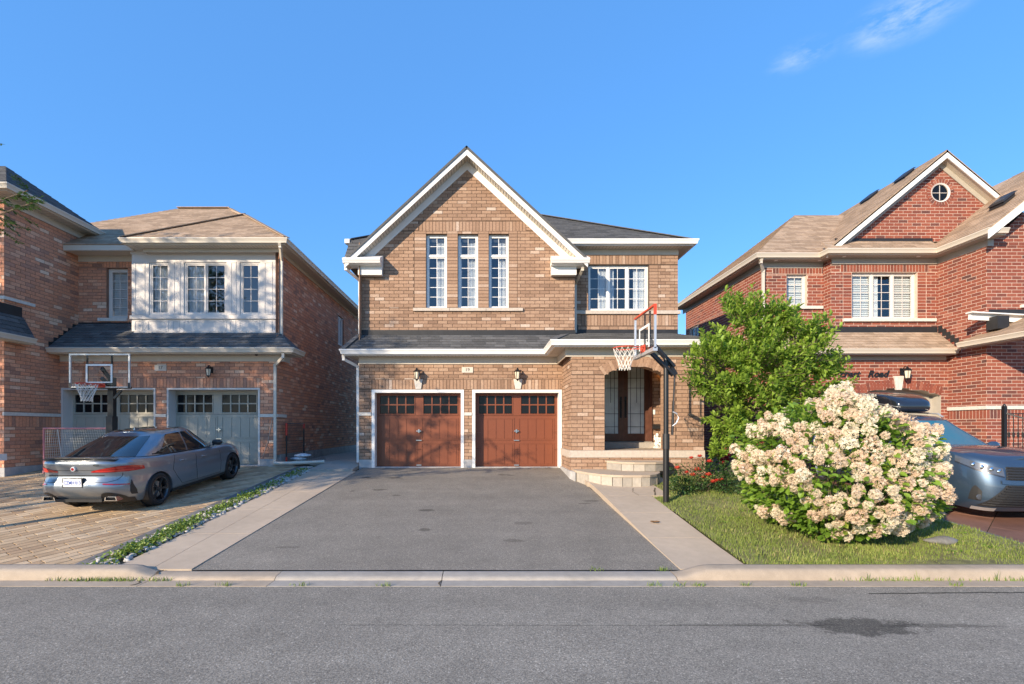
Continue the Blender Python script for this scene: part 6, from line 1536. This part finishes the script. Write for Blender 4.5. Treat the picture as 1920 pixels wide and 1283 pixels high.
m_ = MB(); netting(m_, (x_+.01,ya,zg),(x_+.03,yb_,zg),(x_+.03,yb_,zg+1.2),(x_+.01,ya,zg+1.2),22,18,.003); netting(m_, (x_+.2,ya+.5,zg+.02),(x_+.9,ya+.9,zg+.02),(x_+.6,yb_,zg+.3),(x_+.03,yb_,zg+.7),14,12,.003); m_.build('netting', M['net_dark'], n2)
m_ = MB(); m_.tube([(x_+.1,ya+.2,zg+.04),(x_+1.0,ya+.75,zg+.04),(x_+1.2,ya+1.3,zg+.04)],.014,6); m_.build('base_bar', M['iron'], n2)
lab = ('white plastic bag at the bottom of the pile by the side wall', 'pale blue striped bag in the middle of the pile by the side wall', 'white bag lying on top of the pile by the side wall')
for k in range(3):
    m_ = MB(); P = []
    for i in range(9):
        t = i/8; w_ = .16*math.sin(math.pi*min(.97,max(.03,t)))**.5; hh = .055*math.sin(math.pi*min(.97,max(.03,t)))**.5
        P.append([(-.24+.48*t, w_*math.cos(a)*(1+.08*math.sin(5*t+a*3)), hh*math.sin(a)*(1+.15*math.sin(9*t+a*2))) for a in [2*math.pi*j/14 for j in range(14)]])
    m_.grid(P, close=True); o = m_.build('soil_bag', mat('bag_%d' % k, ((.62,.64,.60),(.35,.43,.50),(.66,.67,.70))[k], .4, var=.35, vscale=14, bump=.5, bscale=20), None, smooth=80)
    o.location = (-5.52+.04*k*(-1)**k, 14.42, G(14.4)+.075+.098*k); o.rotation_euler = (0, 0, .15*k-.1); tag(o, lab[k], 'bag', 'soil bags piled by the side wall')
# porch statue: two small seated figures, one mass of plaster
st_ = MB(); sx2, sy2 = X(1234.5, 13.75), 13.75; zf = 1.31
def blob(mb, c, r, sq=(1,1,1), n=12):
    P = []
    for i in range(n+1):
        a = math.pi*i/n; P.append([(c[0]+r*sq[0]*math.sin(a)*math.cos(b), c[1]+r*sq[1]*math.sin(a)*math.sin(b), c[2]-r*sq[2]*math.cos(a)) for b in [2*math.pi*j/n for j in range(n)]])
    mb.grid(P, close=True)
st_.box(sx2-.11,sx2+.11,sy2-.09,sy2+.09,zf+.001,zf+.05)
blob(st_, (sx2-.03,sy2,zf+.13), .085, (1,.9,1.1)); blob(st_, (sx2-.03,sy2,zf+.25), .065, (1,.8,1.3)); blob(st_, (sx2-.035,sy2-.01,zf+.375), .050, (.9,.95,1.1))
blob(st_, (sx2+.045,sy2-.03,zf+.10), .06, (1,1,1)); blob(st_, (sx2+.05,sy2-.03,zf+.19), .05, (.9,.9,1.2)); blob(st_, (sx2+.05,sy2-.04,zf+.275), .038)
st_.tube([(sx2-.08,sy2-.02,zf+.30),(sx2-.10,sy2-.06,zf+.20),(sx2-.01,sy2-.10,zf+.18)],.02,8); st_.tube([(sx2+.03,sy2-.02,zf+.30),(sx2+.09,sy2-.02,zf+.24)],.02,8)
st_.tube([(sx2-.06,sy2-.05,zf+.10),(sx2-.05,sy2-.12,zf+.10),(sx2-.05,sy2-.12,zf+.05)],.028,8); st_.tube([(sx2+.06,sy2-.05,zf+.08),(sx2+.07,sy2-.11,zf+.07)],.022,8)
blob(st_, (sx2-.085,sy2+.05,zf+.30), .05, (.5,.3,1.6)); blob(st_, (sx2+.02,sy2+.055,zf+.31), .05, (.5,.3,1.6))
o = st_.build('statue', M['statue'], None, smooth=60); tag(o, 'small white plaster statue of two seated cherubs on the porch', 'statue')
# railing beside the right porch steps
rl_ = thing('metal_railing', 'black wrought iron stair railing beside the red brick house', 'railing', (12.5, 11.4, 1.3))
yv = 11.5; xs0 = X(1883,yv); zt_, zb_ = Z(764,yv), 1.36
m_ = MB(); m_.box(xs0-.035,xs0+.035,yv-.035,yv+.035,1.0,zt_+.03); m_.lathe([(.001,zt_+.09),(.03,zt_+.06),(.035,zt_+.03)],(xs0,yv,0),10); m_.build('post', M['iron'], rl_)
m_ = MB(); m_.beam((xs0,yv,zt_-.13),(xs0+1.2,yv-1.0,zt_-.80),.04,.03); m_.beam((xs0,yv,zt_-.13-.02),(xs0+1.2,yv,zt_-.13-.02),.03,.02); m_.build('handrail', M['iron'], rl_)
for k in range(1, 9):
    m_ = MB(); xx = xs0+.11*k; m_.tube([(xx,yv,zb_-.05),(xx,yv,zt_-.16)],.009,6); m_.tube([(xx,yv,zb_+.30),(xx,yv,zb_+.36),(xx,yv,zb_+.42)],.022,6); m_.build('baluster', M['iron'], rl_)
# edging block at the foot of the hydrangea and a dead leaf on the walk

m_ = MB(); blob(m_, (0,0,0), .24, (1,.4,.26), 16); m_.v = [(v[0]*(1+.12*math.sin(v[1]*30+v[2]*20)), v[1]*(1+.15*math.sin(v[0]*14)), v[2]*(1+.2*math.sin(v[0]*17+1))) for v in m_.v]
o = m_.build('garden_rock', M['rock'], None, smooth=45); o.location = (6.72,7.12,G(7.15)+.08); tag(o, 'low grey rock lying in the grass under the right edge of the hydrangea', 'rock')
m_ = MB(); m_.grid([[(.09*(i/4-.5)*2*math.cos(j), .05*(j/3-.5)*math.sin(math.pi*(i+.5)/5)*2, .02*abs(j/3-.5)*2+.006*(i%2)) for j in range(4)] for i in range(5)]); o = m_.build('fallen_leaf', M['dryleaf'], None); o.location = (2.86, 8.15, zw(8.15)+.012); tag(o, 'curled brown dead leaf on the concrete front walk', 'leaf')

# ------------------------------------------------------------------ plants
def leaf_template(L=1., W=.5, fold=.25, seg=3):
    """pointed leaf along +Y, folded along the midrib"""
    v = [(0,0,0)]; f = []
    prof = [(.28,.85),(.58,1.0),(.82,.62)][:seg]
    for y, w in prof: v += [(-W/2*w*L,y*L,fold*W/2*w*L),(0,y*L,-.04*L*math.sin(math.pi*y)),(W/2*w*L,y*L,fold*W/2*w*L)]
    v.append((0,L,-.10*L)); n = len(prof)
    f += [(0,2,1),(0,3,2)]
    for i in range(n-1): a = 1+3*i; f += [(a,a+1,a+4,a+3),(a+1,a+2,a+5,a+4)]
    a = 1+3*(n-1); e = len(v)-1; f += [(a,a+1,e),(a+1,a+2,e)]
    return v, f
def basis(d, roll):
    d = Vector(d).normalized(); up = Vector((0,0,1)) if abs(d.z) < .95 else Vector((1,0,0))
    x = d.cross(up).normalized(); z = x.cross(d).normalized(); c, s = math.cos(roll), math.sin(roll)
    return Matrix((x*c+z*s, d, -x*s+z*c)).transposed()
def scatter(tmpl, items, name, m, parent, indiv=300, stuffname=None, world=True, key=None):
    """items: (pos, dir, roll, scale). nearest become leaf objects, the rest one joined part"""
    v, f = tmpl; V = np.array(v); rl = rootloc(parent) if parent and world else Vector((0,0,0))
    meshes = []
    for k in range(1):
        me = bpy.data.meshes.new(name); me.from_pydata(v, [], f); setattr_f(me, [0.0]*len(f)); me.materials.append(m); meshes.append(me)
    C = Vector((0,0,CAMZ)); order = sorted(range(len(items)), key=lambda i: ((Vector(items[i][0])-C).length/items[i][3]))
    ind = set(order[:indiv]) if indiv else set()
    AV = []; AF = []; AA = []; n0 = 0
    for i, (p, d, roll, sc) in enumerate(items):
        B = basis(d, roll)
        if i in ind:
            o = bpy.data.objects.new(name, meshes[0]); COL.objects.link(o); o.parent = parent
            mm = (B*sc).to_4x4(); mm.translation = Vector(p)-rl; o.matrix_local = mm
        else:
            A = V @ (np.array(B).T*sc) + np.array(p); AV.append(A); b = random.random()
            AF += [tuple(q+n0 for q in t) for t in f]; AA += [b]*len(f); n0 += len(V)
    if AV:
        mb = MB(); mb.v = list(map(tuple, np.concatenate(AV))); mb.f = AF; mb.a = AA
        return mb.build(stuffname or name, m, parent, kind='stuff', world=world)
rnd = random.uniform
# --- the hydrangea
random.seed(21)
hc = Vector((5.50, 7.48, 1.17)); hr = (1.40, 1.18, 1.14)
hy = thing('flowering_shrub', 'big round hydrangea covered in cream and pink flower heads on the lawn', 'shrub', (5.5, 7.5, G(7.5)))
def hrad(d):
    az = math.atan2(d.y, d.x); r = 1+.07*math.sin(3*az+1.3)+.05*math.sin(5*az+2.1*d.z*3)+.05*math.sin(7*d.z+az*2)
    if d.z < -.35: r *= 1-.14*min(1,(-d.z-.35)/.5)
    if d.z > .5: r *= 1-.06*(d.z-.5)
    r *= 1+.16*min(1,(2*abs(d.x*d.z))**2) if d.z > -.2 else 1
    if d.x > 0: r *= 1-.07*min(1,d.x*2)
    if d.x > .3 and d.z > .15: r *= .90
    return r
def hpt(d, k=1): r = hrad(d)*k; return Vector((hc.x+d.x*hr[0]*r, hc.y+d.y*hr[1]*r, hc.z+d.z*hr[2]*r))
# flower head: many small florets on a dome
def head_mesh(nm, seed, n=210):
    rs = random.Random(seed); mb = MB()
    for i in range(n):
        z = 1-2*(i+.5)/n; a = i*2.39996; d = Vector((math.sqrt(1-z*z)*math.cos(a), math.sqrt(1-z*z)*math.sin(a), z))
        if z < -.45: continue
        el = 1.25 if z > 0 else .8
        c = Vector((d.x, d.y, d.z*el))*(.72+.38*rs.random()+.1*math.sin(d.x*5+seed)*math.sin(d.z*4+seed)); n_ = (d+Vector((rs.uniform(-.6,.6),)*3)).normalized(); B = basis(n_.orthogonal(), rs.uniform(0,6.28)); s = rs.uniform(.15,.24); b = rs.random()
        x, y, nn = B.col[0], B.col[1], B.col[2]
        for k in range(4):
            t = math.pi/2*k+.3; u = x*math.cos(t)+y*math.sin(t); w = -x*math.sin(t)+y*math.cos(t)
            mb.poly([c, c+(u*.7+w*.38)*s+nn*.05*s, c+u*1.1*s+nn*.12*s, c+(u*.7-w*.38)*s+nn*.05*s], b*.35+.0)
    me = bpy.data.meshes.new(nm); me.from_pydata([tuple(v) for v in mb.v], [], mb.f); setattr_f(me, mb.a); me.materials.append(M['petal']); return me
HM = [head_mesh('flower_head', k) for k in range(4)]
heads = []; HT = []; tries = 0
while len(heads) < 410 and tries < 60000:
    tries += 1
    d = Vector((rnd(-1,1), rnd(-1,1), rnd(-1,1)))
    if d.length > 1 or d.length < .1: continue
    d.normalize()
    if d.y > .35 or d.z < -.80: continue
    # leafy gaps
    g_ = math.sin(d.x*7+2)*math.sin(d.z*8+1)+.5*math.sin(d.x*13+d.z*9)
    if g_ < -.38 or (d.z < -.1 and -.05 < d.x < .55 and rnd(0,1) < .72) or (d.z < -.2 and rnd(0,1) < .35): continue
    p = hpt(d, rnd(.93,1.05)); s = rnd(.048,.108)
    if p.z < G(p.y)+.10: continue
    if any((p-q).length < (s+t)*.95 for q, t in heads): continue
    heads.append((p, s)); 
    up = (d+Vector((0,0,.7))+Vector((rnd(-.3,.3),rnd(-.3,.3),0))).normalized(); B = up.to_track_quat('Z','Y').to_matrix(); mm = (B @ Matrix.Diagonal((s*rnd(.8,1.1), s*rnd(.8,1.1), s*rnd(.85,1.4)))).to_4x4(); mm.translation = p-hy.location; HT.append((p, mm, random.choice(HM)))
HT.sort(key=lambda h: (h[0]-Vector((0,0,CAMZ))).length)
for p, mm, me in HT[:300]: o = bpy.data.objects.new('flower_head', me); COL.objects.link(o); o.parent = hy; o.matrix_local = mm
mb = MB()
for p, mm, me in HT[300:]:
    n = len(mb.v); b = random.random(); mb.v += [tuple(mm @ v.co) for v in me.vertices]; mb.f += [tuple(n+i for i in q.vertices) for q in me.polygons]; mb.a += [(b+random.random()*.35) % 1 for q in me.polygons]
if mb.v: mb.build('small_flower_heads', M['petal'], hy, kind='stuff', world=False)
it = []
LT = leaf_template(1,.58,.22)
for i in range(12000):
    d = Vector((rnd(-1,1), rnd(-1,.7), rnd(-1,1)))
    if d.length > 1: continue
    d.normalize(); k = rnd(.55,1.06)**.5; p = hpt(d, k)
    if p.z < G(p.y)+.05: continue
    it.append((p, (d.x+rnd(-.9,.9), d.y+rnd(-.9,.9), d.z*.3+rnd(-.7,.5)), rnd(-.8,.8), rnd(.075,.135)))
scatter(LT, it, 'leaf', M['leaf_hyd'], hy, 300, 'foliage')
mb = MB()
for i in range(46):
    d = Vector((rnd(-1,1), rnd(-1,.8), rnd(-.5,1))).normalized(); b = Vector((hc.x+rnd(-.25,.25), hc.y+rnd(-.2,.2), G(hc.y))); e = hpt(d,.93); mid = b.lerp(e,.5)+Vector((0,0,-.12)); mb.tube([b,mid,e],.012,5,.004)
mb.build('stem', M['bark'], hy, kind='stuff')
# --- the leafy tree behind it
random.seed(5)
tr1 = thing('leafy_tree', 'small bright green broadleaf tree between the porch and the hydrangea', 'tree', (5.35, 10.9, G(10.9)))
tc_ = Vector((6.05, 10.7, 3.15))
mb = MB(); tb = Vector((5.35,10.9,G(10.9))); mb.tube([tb,(5.45,10.9,1.2),(5.6,10.85,1.9),(5.85,10.75,2.6)],.055,8,.03)
lob = [((5.95,10.7,3.05),(1.20,1.1,1.0)),((5.05,10.5,3.0),(.65,.7,.75)),((5.65,10.6,4.0),(.55,.6,.85)),((6.75,10.7,3.5),(.85,.9,.85)),((7.35,10.8,2.9),(.65,.7,.6)),((5.15,10.4,2.2),(.40,.4,.6)),((6.2,10.8,4.15),(.65,.6,.5)),((5.95,10.4,2.3),(.8,.6,.5)),((6.9,10.5,2.4),(.8,.6,.5)),((4.72,10.3,3.35),(.33,.3,.45)),((5.25,10.2,1.65),(.25,.25,.4)),((5.0,10.2,1.35),(.25,.2,.2))]
it = []
for c, r in lob:
    n = int(64*(r[0]*r[1]*r[2])**(2/3)*3.1)+8
    c = Vector(c); mb.tube([(5.6,10.85,2.0), c.lerp(Vector((5.7,10.8,2.4)),.5), c],.022,6,.01)
    for i in range(n):
        d = Vector((rnd(-1,1),rnd(-1,.8),rnd(-.9,1)))
        if d.length < .05: continue
        d.normalize(); tip = Vector((c.x+d.x*r[0], c.y+d.y*r[1], c.z+d.z*r[2]))*1; tip = c+(tip-c)*rnd(.72,1.18)
        if math.sin(tip.x*5.5+1)*math.sin(tip.z*5+2)*math.sin(tip.y*3) > .42: continue
        tip = tip; base = c+(tip-c)*.45; up = Vector((0,0,.30)); tip += up*.4
        mb.tube([base, tip],.006,4,.003)
        ax = (tip-base).normalized(); L_ = (tip-base).length
        for j in range(15):
            t = .25+.8*j/14; q = base+(tip-base)*t; a = j*2.4; e = basis(ax,0); sd = e.col[0]*math.cos(a)+e.col[2]*math.sin(a)
            it.append((q, ax*.7+sd*.95+Vector((0,0,.25)), rnd(-.5,.5), rnd(.09,.15)))
mb.build('trunk', M['bark'], tr1, smooth=60)
scatter(leaf_template(1,.48,.28), it, 'leaf', M['leaf_tree'], tr1, 300, 'crown')
# --- rose bush with salmon red flowers
random.seed(8)
rs_ = thing('rose_bush', 'low dark green rose bush with salmon red blooms beside the hoop pole', 'bush', (4.55, 10.4, G(10.4)))
it = []; fl = []
for c, r in (((4.35,10.4,.78),(.45,.4,.33)),((4.85,10.3,.88),(.45,.4,.36)),((4.15,10.2,.66),(.3,.3,.22)),((5.15,10.2,.75),(.4,.35,.3))):
    for i in range(620):
        d = Vector((rnd(-1,1),rnd(-1,1),rnd(-1,1))).normalized(); k = rnd(.5,1.08); p = Vector((c[0]+d.x*r[0]*k, c[1]+d.y*r[1]*k, c[2]+d.z*r[2]*k))
        if p.z > G(p.y)+.03: it.append((p, (d.x+rnd(-.8,.8), d.y+rnd(-.8,.8), d.z+rnd(-.4,.9)), rnd(-1,1), rnd(.035,.065)))
scatter(leaf_template(1,.55,.2,2), it, 'leaf', M['leaf_rose'], rs_, 0, 'foliage')
mb = MB()
for i in range(14): mb.tube([(4.6+rnd(-.2,.2),10.4+rnd(-.1,.1),G(10.4)),(4.6+rnd(-.6,.6),10.3+rnd(-.2,.2),rnd(.8,1.15))],.008,5,.004)
mb.build('stem', M['bark'], rs_, kind='stuff')
def bloom(par, p, s, m, seed):
    rs = random.Random(seed); mb = MB()
    for k in range(16):
        a = k*2.4; tl = .35+.9*k/16; d = Vector((math.cos(a)*math.sin(tl), math.sin(a)*math.sin(tl), math.cos(tl))); w = Vector((-math.sin(a),math.cos(a),0))
        q = Vector(p)+d*s*.2; mb.poly([q, q+(d*.8+w*.45)*s, q+d*1.1*s, q+(d*.8-w*.45)*s], rs.random())
    return mb.build('bloom', m, par)
for k, (px_, py_) in enumerate(((1296,861),(1312,858),(1287,888),(1299,893),(1318,897),(1328,893),(1336,906),(1345,904),(1270,880),(1330,868),(1352,902),(1308,884))):
    Y_ = 10.02+.015*k; bloom(rs_, (X(px_,Y_), Y_, Z(py_,Y_)), rnd(.045,.075), M['petal_red'], k)
fb = thing('flower_clump', 'clump of dark crimson flowers at the foot of the leafy tree', 'flowers', (5.1, 10.6, G(10.6)))
it = [((5.15+rnd(-.3,.3),10.75+rnd(-.2,.2),rnd(.65,1.2)), (rnd(-1,1),rnd(-1,0),rnd(-.5,1)), rnd(-1,1), rnd(.05,.09)) for i in range(260)]
scatter(leaf_template(1,.5,.2,2), it, 'leaf', M['leaf_rose'], fb, 0, 'foliage')
for k in range(22): bloom(fb, (X(rnd(1345,1385),10.6), 10.5+rnd(-.1,.1), Z(rnd(853,872),10.6)), rnd(.04,.065), M['petal_crimson'], 50+k)
mb = MB(); mb.box(5.40,5.47,10.95,11.0,.5,1.5); ob = mb.build('garden_stake', mat('red_stake', (.35,.03,.03), .5), None); tag(ob, 'dark red stake standing behind the crimson flowers', 'stake')

# --- grass blades on the lawn, weeds along the kerb, ground cover and pebbles in the strip
def blades(name, pts, m, hmin, hmax, w, parent=None, lean=.5, tone=None):
    n = len(pts); P = np.array(pts); a = np.random.uniform(0, 2*np.pi, n); h = np.random.uniform(hmin, hmax, n); ln = np.random.uniform(.1, lean, n)*h
    b = np.random.uniform(0, 2*np.pi, n); dx, dy = np.cos(a)*w, np.sin(a)*w
    V = np.zeros((n,5,3)); V[:,0] = P+np.stack([-dx,-dy,0*dx],1); V[:,1] = P+np.stack([dx,dy,0*dx],1)
    V[:,2] = P+np.stack([dx*.7+np.cos(b)*ln*.4, dy*.7+np.sin(b)*ln*.4, h*.6],1); V[:,3] = P+np.stack([-dx*.7+np.cos(b)*ln*.4, -dy*.7+np.sin(b)*ln*.4, h*.6],1)
    V[:,4] = P+np.stack([np.cos(b)*ln, np.sin(b)*ln, h],1)
    me = bpy.data.meshes.new(name); idx = np.arange(n)*5
    F = [];
    loops = np.concatenate([np.stack([idx,idx+1,idx+2,idx+3],1), ],1)
    tri = np.stack([idx+3,idx+2,idx+4],1)
    me.vertices.add(n*5); me.vertices.foreach_set('co', V.reshape(-1))
    lo = np.concatenate([loops.reshape(-1), tri.reshape(-1)]); me.loops.add(len(lo)); me.loops.foreach_set('vertex_index', lo.astype(np.int32))
    me.polygons.add(2*n); st = np.concatenate([np.arange(n)*4, 4*n+np.arange(n)*3]); me.polygons.foreach_set('loop_start', st.astype(np.int32))
    me.update(calc_edges=True); me.validate()
    r = np.random.uniform(0,1,n) if tone is None else np.clip(tone(P[:,0],P[:,1])+np.random.normal(0,.16,n),.01,.99); setattr_f(me, np.concatenate([r, r])); me.materials.append(m)
    o = bpy.data.objects.new(name, me); COL.objects.link(o); o['kind'] = 'stuff'
    if parent: o.parent = parent
    return o
np.random.seed(4)
pts = []
n = 64000; xs_ = np.random.uniform(3.40, 7.92, n); ys_ = np.random.uniform(0, 1, n)**1.25*6.05+6.20
for x, y in zip(xs_, ys_):
    if (y > 9.9 and x < 3.80) or (y > 11.2 and x < 4.3): continue
    dens = .5+.5*math.sin(x*3.1+math.sin(y*2.3))*math.sin(y*2.7+x)
    if np.random.rand() > .30+.70*dens: continue
    if x > 7.86+.04*math.sin(y*9): continue
    pts.append((x, y, zl(x,y)-.005))
go = blades('lawn_grass', pts, M['grass'], .015, .07, .0045, tone=lambda x, y: .5+.30*np.sin(x*2.3+np.sin(y*1.7)*1.5)*np.sin(y*3.1+x)+.15*np.sin(x*7)*np.sin(y*8)); tag(go, 'short yellowish green grass covering the front lawn', 'grass')
pts = []
def tuft(x, y, z, n, r): 
    for i in range(n): pts.append((x+np.random.normal(0,r), y+np.random.normal(0,r*.35), z))
for x in np.arange(-5.35,-3.9,.045): tuft(x, 5.93, .005, int(10*abs(math.sin(x*3))+3), .03)
for x in np.arange(4.2,12,.05): tuft(x, 5.935, .005, int(9*max(0,math.sin(x*2.1)*math.sin(x*.9+1))+2), .03)
for x in (-3.6,-3.1,-2.2,-1.2,2.0,2.3,2.55,3.1,3.7,5.6): tuft(x, 5.75, .005, 24, .045)
tuft(2.3,6.22,.05,30,.05); tuft(1.45,6.22,.05,20,.06)
wd = blades('kerb_weeds', pts, M['leaf_ground'], .02, .07, .004, lean=.9); tag(wd, 'green weeds growing in the joint along the kerb', 'weeds')
pts = []
for i in range(9): tuft(4.6+i*.8+rnd(-.2,.2), 5.94, .005, 7, .015)
wd = blades('tall_weeds', pts, M['leaf_ground'], .05, .15, .003, lean=.5); tag(wd, 'taller thin weeds standing at the right kerb', 'weeds')
it = []
for i in range(7500):
    y = 6.25+7.2*random.random()**1.15; x = -5.03+random.gauss(0,.10)
    if abs(x+5.03) > .25: continue
    den = .55+.45*math.sin(y*4+1)*math.sin(y*1.7); 
    if y > 10.5: den *= .45
    if random.random() > den: continue
    it.append(((x,y,G(y)+rnd(0,.055)), (rnd(-1,1),rnd(-1,1),rnd(-.1,1.1)), rnd(-1,1), rnd(.03,.065)))
gc = scatter(leaf_template(1,.75,.15,2), it, 'ground_cover', M['leaf_ground'], None, 0, 'ground_cover'); tag(gc, 'low green ground cover growing in the pebble strip', 'ground cover')
mb = MB(); random.seed(9)
for i in range(1000):
    y = 6.25+7.6*random.random()**.7; x = -5.02+rnd(-.21,.21); s = rnd(.018,.055); P = []
    a0 = rnd(0,3.14); b = random.random(); cz_ = G(y)+.012; kx, ky = rnd(.8,1.3), rnd(.6,1)
    r1 = [(s*math.cos(2*math.pi*j/6), s*math.sin(2*math.pi*j/6)) for j in range(6)]; ca, sa = math.cos(a0), math.sin(a0)
    tr_ = lambda u, v, z: (x+(u*kx*ca-v*ky*sa), y+(u*kx*sa+v*ky*ca), z)
    R0 = [tr_(u,v,cz_-.01) for u,v in r1]; R1 = [tr_(u*.95,v*.95,cz_+s*.35) for u,v in r1]; R2 = [tr_(u*.5,v*.5,cz_+s*.62) for u,v in r1]
    n = len(mb.v); mb.v += R0+R1+R2
    for j in range(6): k = (j+1)%6; mb.f += [(n+j,n+k,n+6+k,n+6+j),(n+6+j,n+6+k,n+12+k,n+12+j)]; mb.a += [b,b]
    mb.f.append(tuple(n+12+j for j in range(6))); mb.a.append(b)
o = mb.build('pebbles', M['pebble'], None, kind='stuff', smooth=60); tag(o, 'white and grey pebbles in the strip beside the walk', 'pebbles')

# ------------------------------------------------------------------ street trees left of the camera: they shade the left house
random.seed(33)
def street_tree(base, crown, rad, n, sz, label, name='street_tree', shoots=None, indiv=0):
    t = thing(name, label, 'tree', base); b = Vector(base); c = Vector(crown); mb = MB()
    mb.tube([b, b.lerp(c,.35)+Vector((.15,0,0)), c], .17, 10, .05)
    it = []
    for i in range(n):
        d = Vector((rnd(-1,1),rnd(-1,1),rnd(-1,1)))
        while d.length > 1: d = Vector((rnd(-1,1),rnd(-1,1),rnd(-1,1)))
        p = Vector((c.x+d.x*rad[0], c.y+d.y*rad[1], c.z+d.z*rad[2]))
        if math.sin(p.x*1.9+1)*math.sin(p.y*2.1)*math.sin(p.z*2.3+.5) > .22: continue
        if i % 14 == 0: mb.tube([c.lerp(p,.15), p],.02,4,.006)
        ax = Vector((rnd(-1,1),rnd(-1,1),rnd(-.4,.6))).normalized()
        for j in range(12):
            q = p+ax*(.05*j)*sz/.09; sd = Vector((rnd(-1,1),rnd(-1,1),rnd(-.5,.5)))
            it.append((q, sd+ax*.5, rnd(-1,1), sz*rnd(.7,1.3)))
    mb.build('trunk', M['bark'], t, smooth=60)
    scatter(leaf_template(1,.5,.2,2), it, 'leaf', M['leaf_locust'], t, indiv, 'crown')
    return t
street_tree((-19.5,1.0,0), (-19.3,1.2,9.0), (4.2,3.8,4.4), 2350, .17, 'large dense street tree left of the view shading the rose brick house')
street_tree((-15.0,3.4,0), (-14.8,3.4,6.3), (2.7,2.5,2.0), 800, .13, 'smaller street tree left of the view')
# feathery branch that reaches into the picture at the left edge
random.seed(14)
lt = thing('locust_tree', 'feathery locust tree whose leafy branch enters at the left edge', 'tree', (-9.6, 6.6, 0))
mb = MB(); mb.tube([(-9.6,6.6,0),(-9.5,6.6,2.5),(-9.3,6.5,5)],.11,8,.05); it = []
brs = [((-9.4,6.6,3.4),(-6.0,6.35,5.0)),((-9.4,6.6,3.2),(-5.55,6.0,4.70)),((-9.4,6.6,3.0),(-6.1,6.1,4.45)),((-9.3,6.5,4.8),(-7.4,7.2,6.2)),((-9.3,6.5,4.6),(-8.2,5.2,6.0))]
for a, b in brs:
    a, b = Vector(a), Vector(b); mb.tube([a, a.lerp(b,.5)+Vector((0,0,.3)), b],.03,5,.006)
    for i in range(34):
        t = .35+.65*i/33; p = a.lerp(b,t)+Vector((0,0,.3*4*t*(1-t)))*.6; d = Vector((rnd(-.2,1),rnd(-1,1),rnd(-.6,.3))).normalized(); L_ = rnd(.18,.30)
        mb.tube([p, p+d*L_],.003,3)
        for j in range(20):
            q = p+d*L_*(j+1)/20; sd = d.cross(Vector((0,0,1))).normalized()*(1 if j%2 else -1)
            it.append((q, sd+d*.4+Vector((0,0,rnd(-.3,.3))), rnd(-.5,.5), rnd(.045,.07)))
mb.build('trunk', M['bark'], lt, smooth=60)
scatter(leaf_template(1,.42,.1,2), it, 'leaf', M['leaf_locust'], lt, 0, 'crown')

# ------------------------------------------------------------------ cracks in the concrete
def crack(par, pts, zf_, name='crack', w=.012):
    mb = MB(); P = []
    for (x0,y0),(x1,y1) in zip(pts[:-1], pts[1:]):
        for i in range(4):
            t = i/4; P.append((x0+(x1-x0)*t+rnd(-.012,.012), y0+(y1-y0)*t+rnd(-.012,.012)))
    P.append(pts[-1]); 
    for (x0,y0),(x1,y1) in zip(P[:-1],P[1:]):
        d = Vector((x1-x0,y1-y0)).normalized(); q = Vector((-d.y,d.x))*w*rnd(.3,.6)
        mb.poly([(x0-q.x,y0-q.y,zf_(x0,y0)),(x1-q.x,y1-q.y,zf_(x1,y1)),(x1+q.x,y1+q.y,zf_(x1,y1)),(x0+q.x,y0+q.y,zf_(x0,y0))])
    return mb.build(name, M['soil'], par)
random.seed(2)
crack(walk2, [(3.22,10.55),(3.12,10.25),(3.16,9.95)], lambda x, y: zw(y)+.004)
crack(walk2, [(3.72,10.6),(3.60,10.3),(3.5,9.97)], lambda x, y: zw(y)+.004, w=.03)
crack(kerb, [(-4.12,6.2),(-4.16,6.12),(-4.10,6.05)], lambda x, y: kh(x)+.014, w=.03)
crack(kerb, [(-4.25,5.94),(-4.18,5.85),(-4.23,5.76)], lambda x, y: .010, w=.02)
crack(kerb, [(-.535,5.94),(-.55,5.85),(-.54,5.76)], lambda x, y: .010, w=.02)

# tyre-flattened weeds, clover clumps and fallen leaves on the lawn
random.seed(77)
it = []
for k in range(26):
    cx, cy = rnd(3.8,7.6), rnd(6.5,9.4)
    if (cx-5.5)**2/2.2+(cy-7.5)**2/1.2 < .9: continue
    for i in range(28): it.append(((cx+random.gauss(0,.06), cy+random.gauss(0,.05), zl(cx,cy)+rnd(.0,.02)), (rnd(-1,1),rnd(-1,1),rnd(.1,.9)), rnd(-1,1), rnd(.018,.034)))
cl = scatter(leaf_template(1,.8,.1,2), it, 'clover', M['leaf_hyd'], None, 0, 'clover'); tag(cl, 'small clumps of clover scattered through the lawn grass', 'clover')
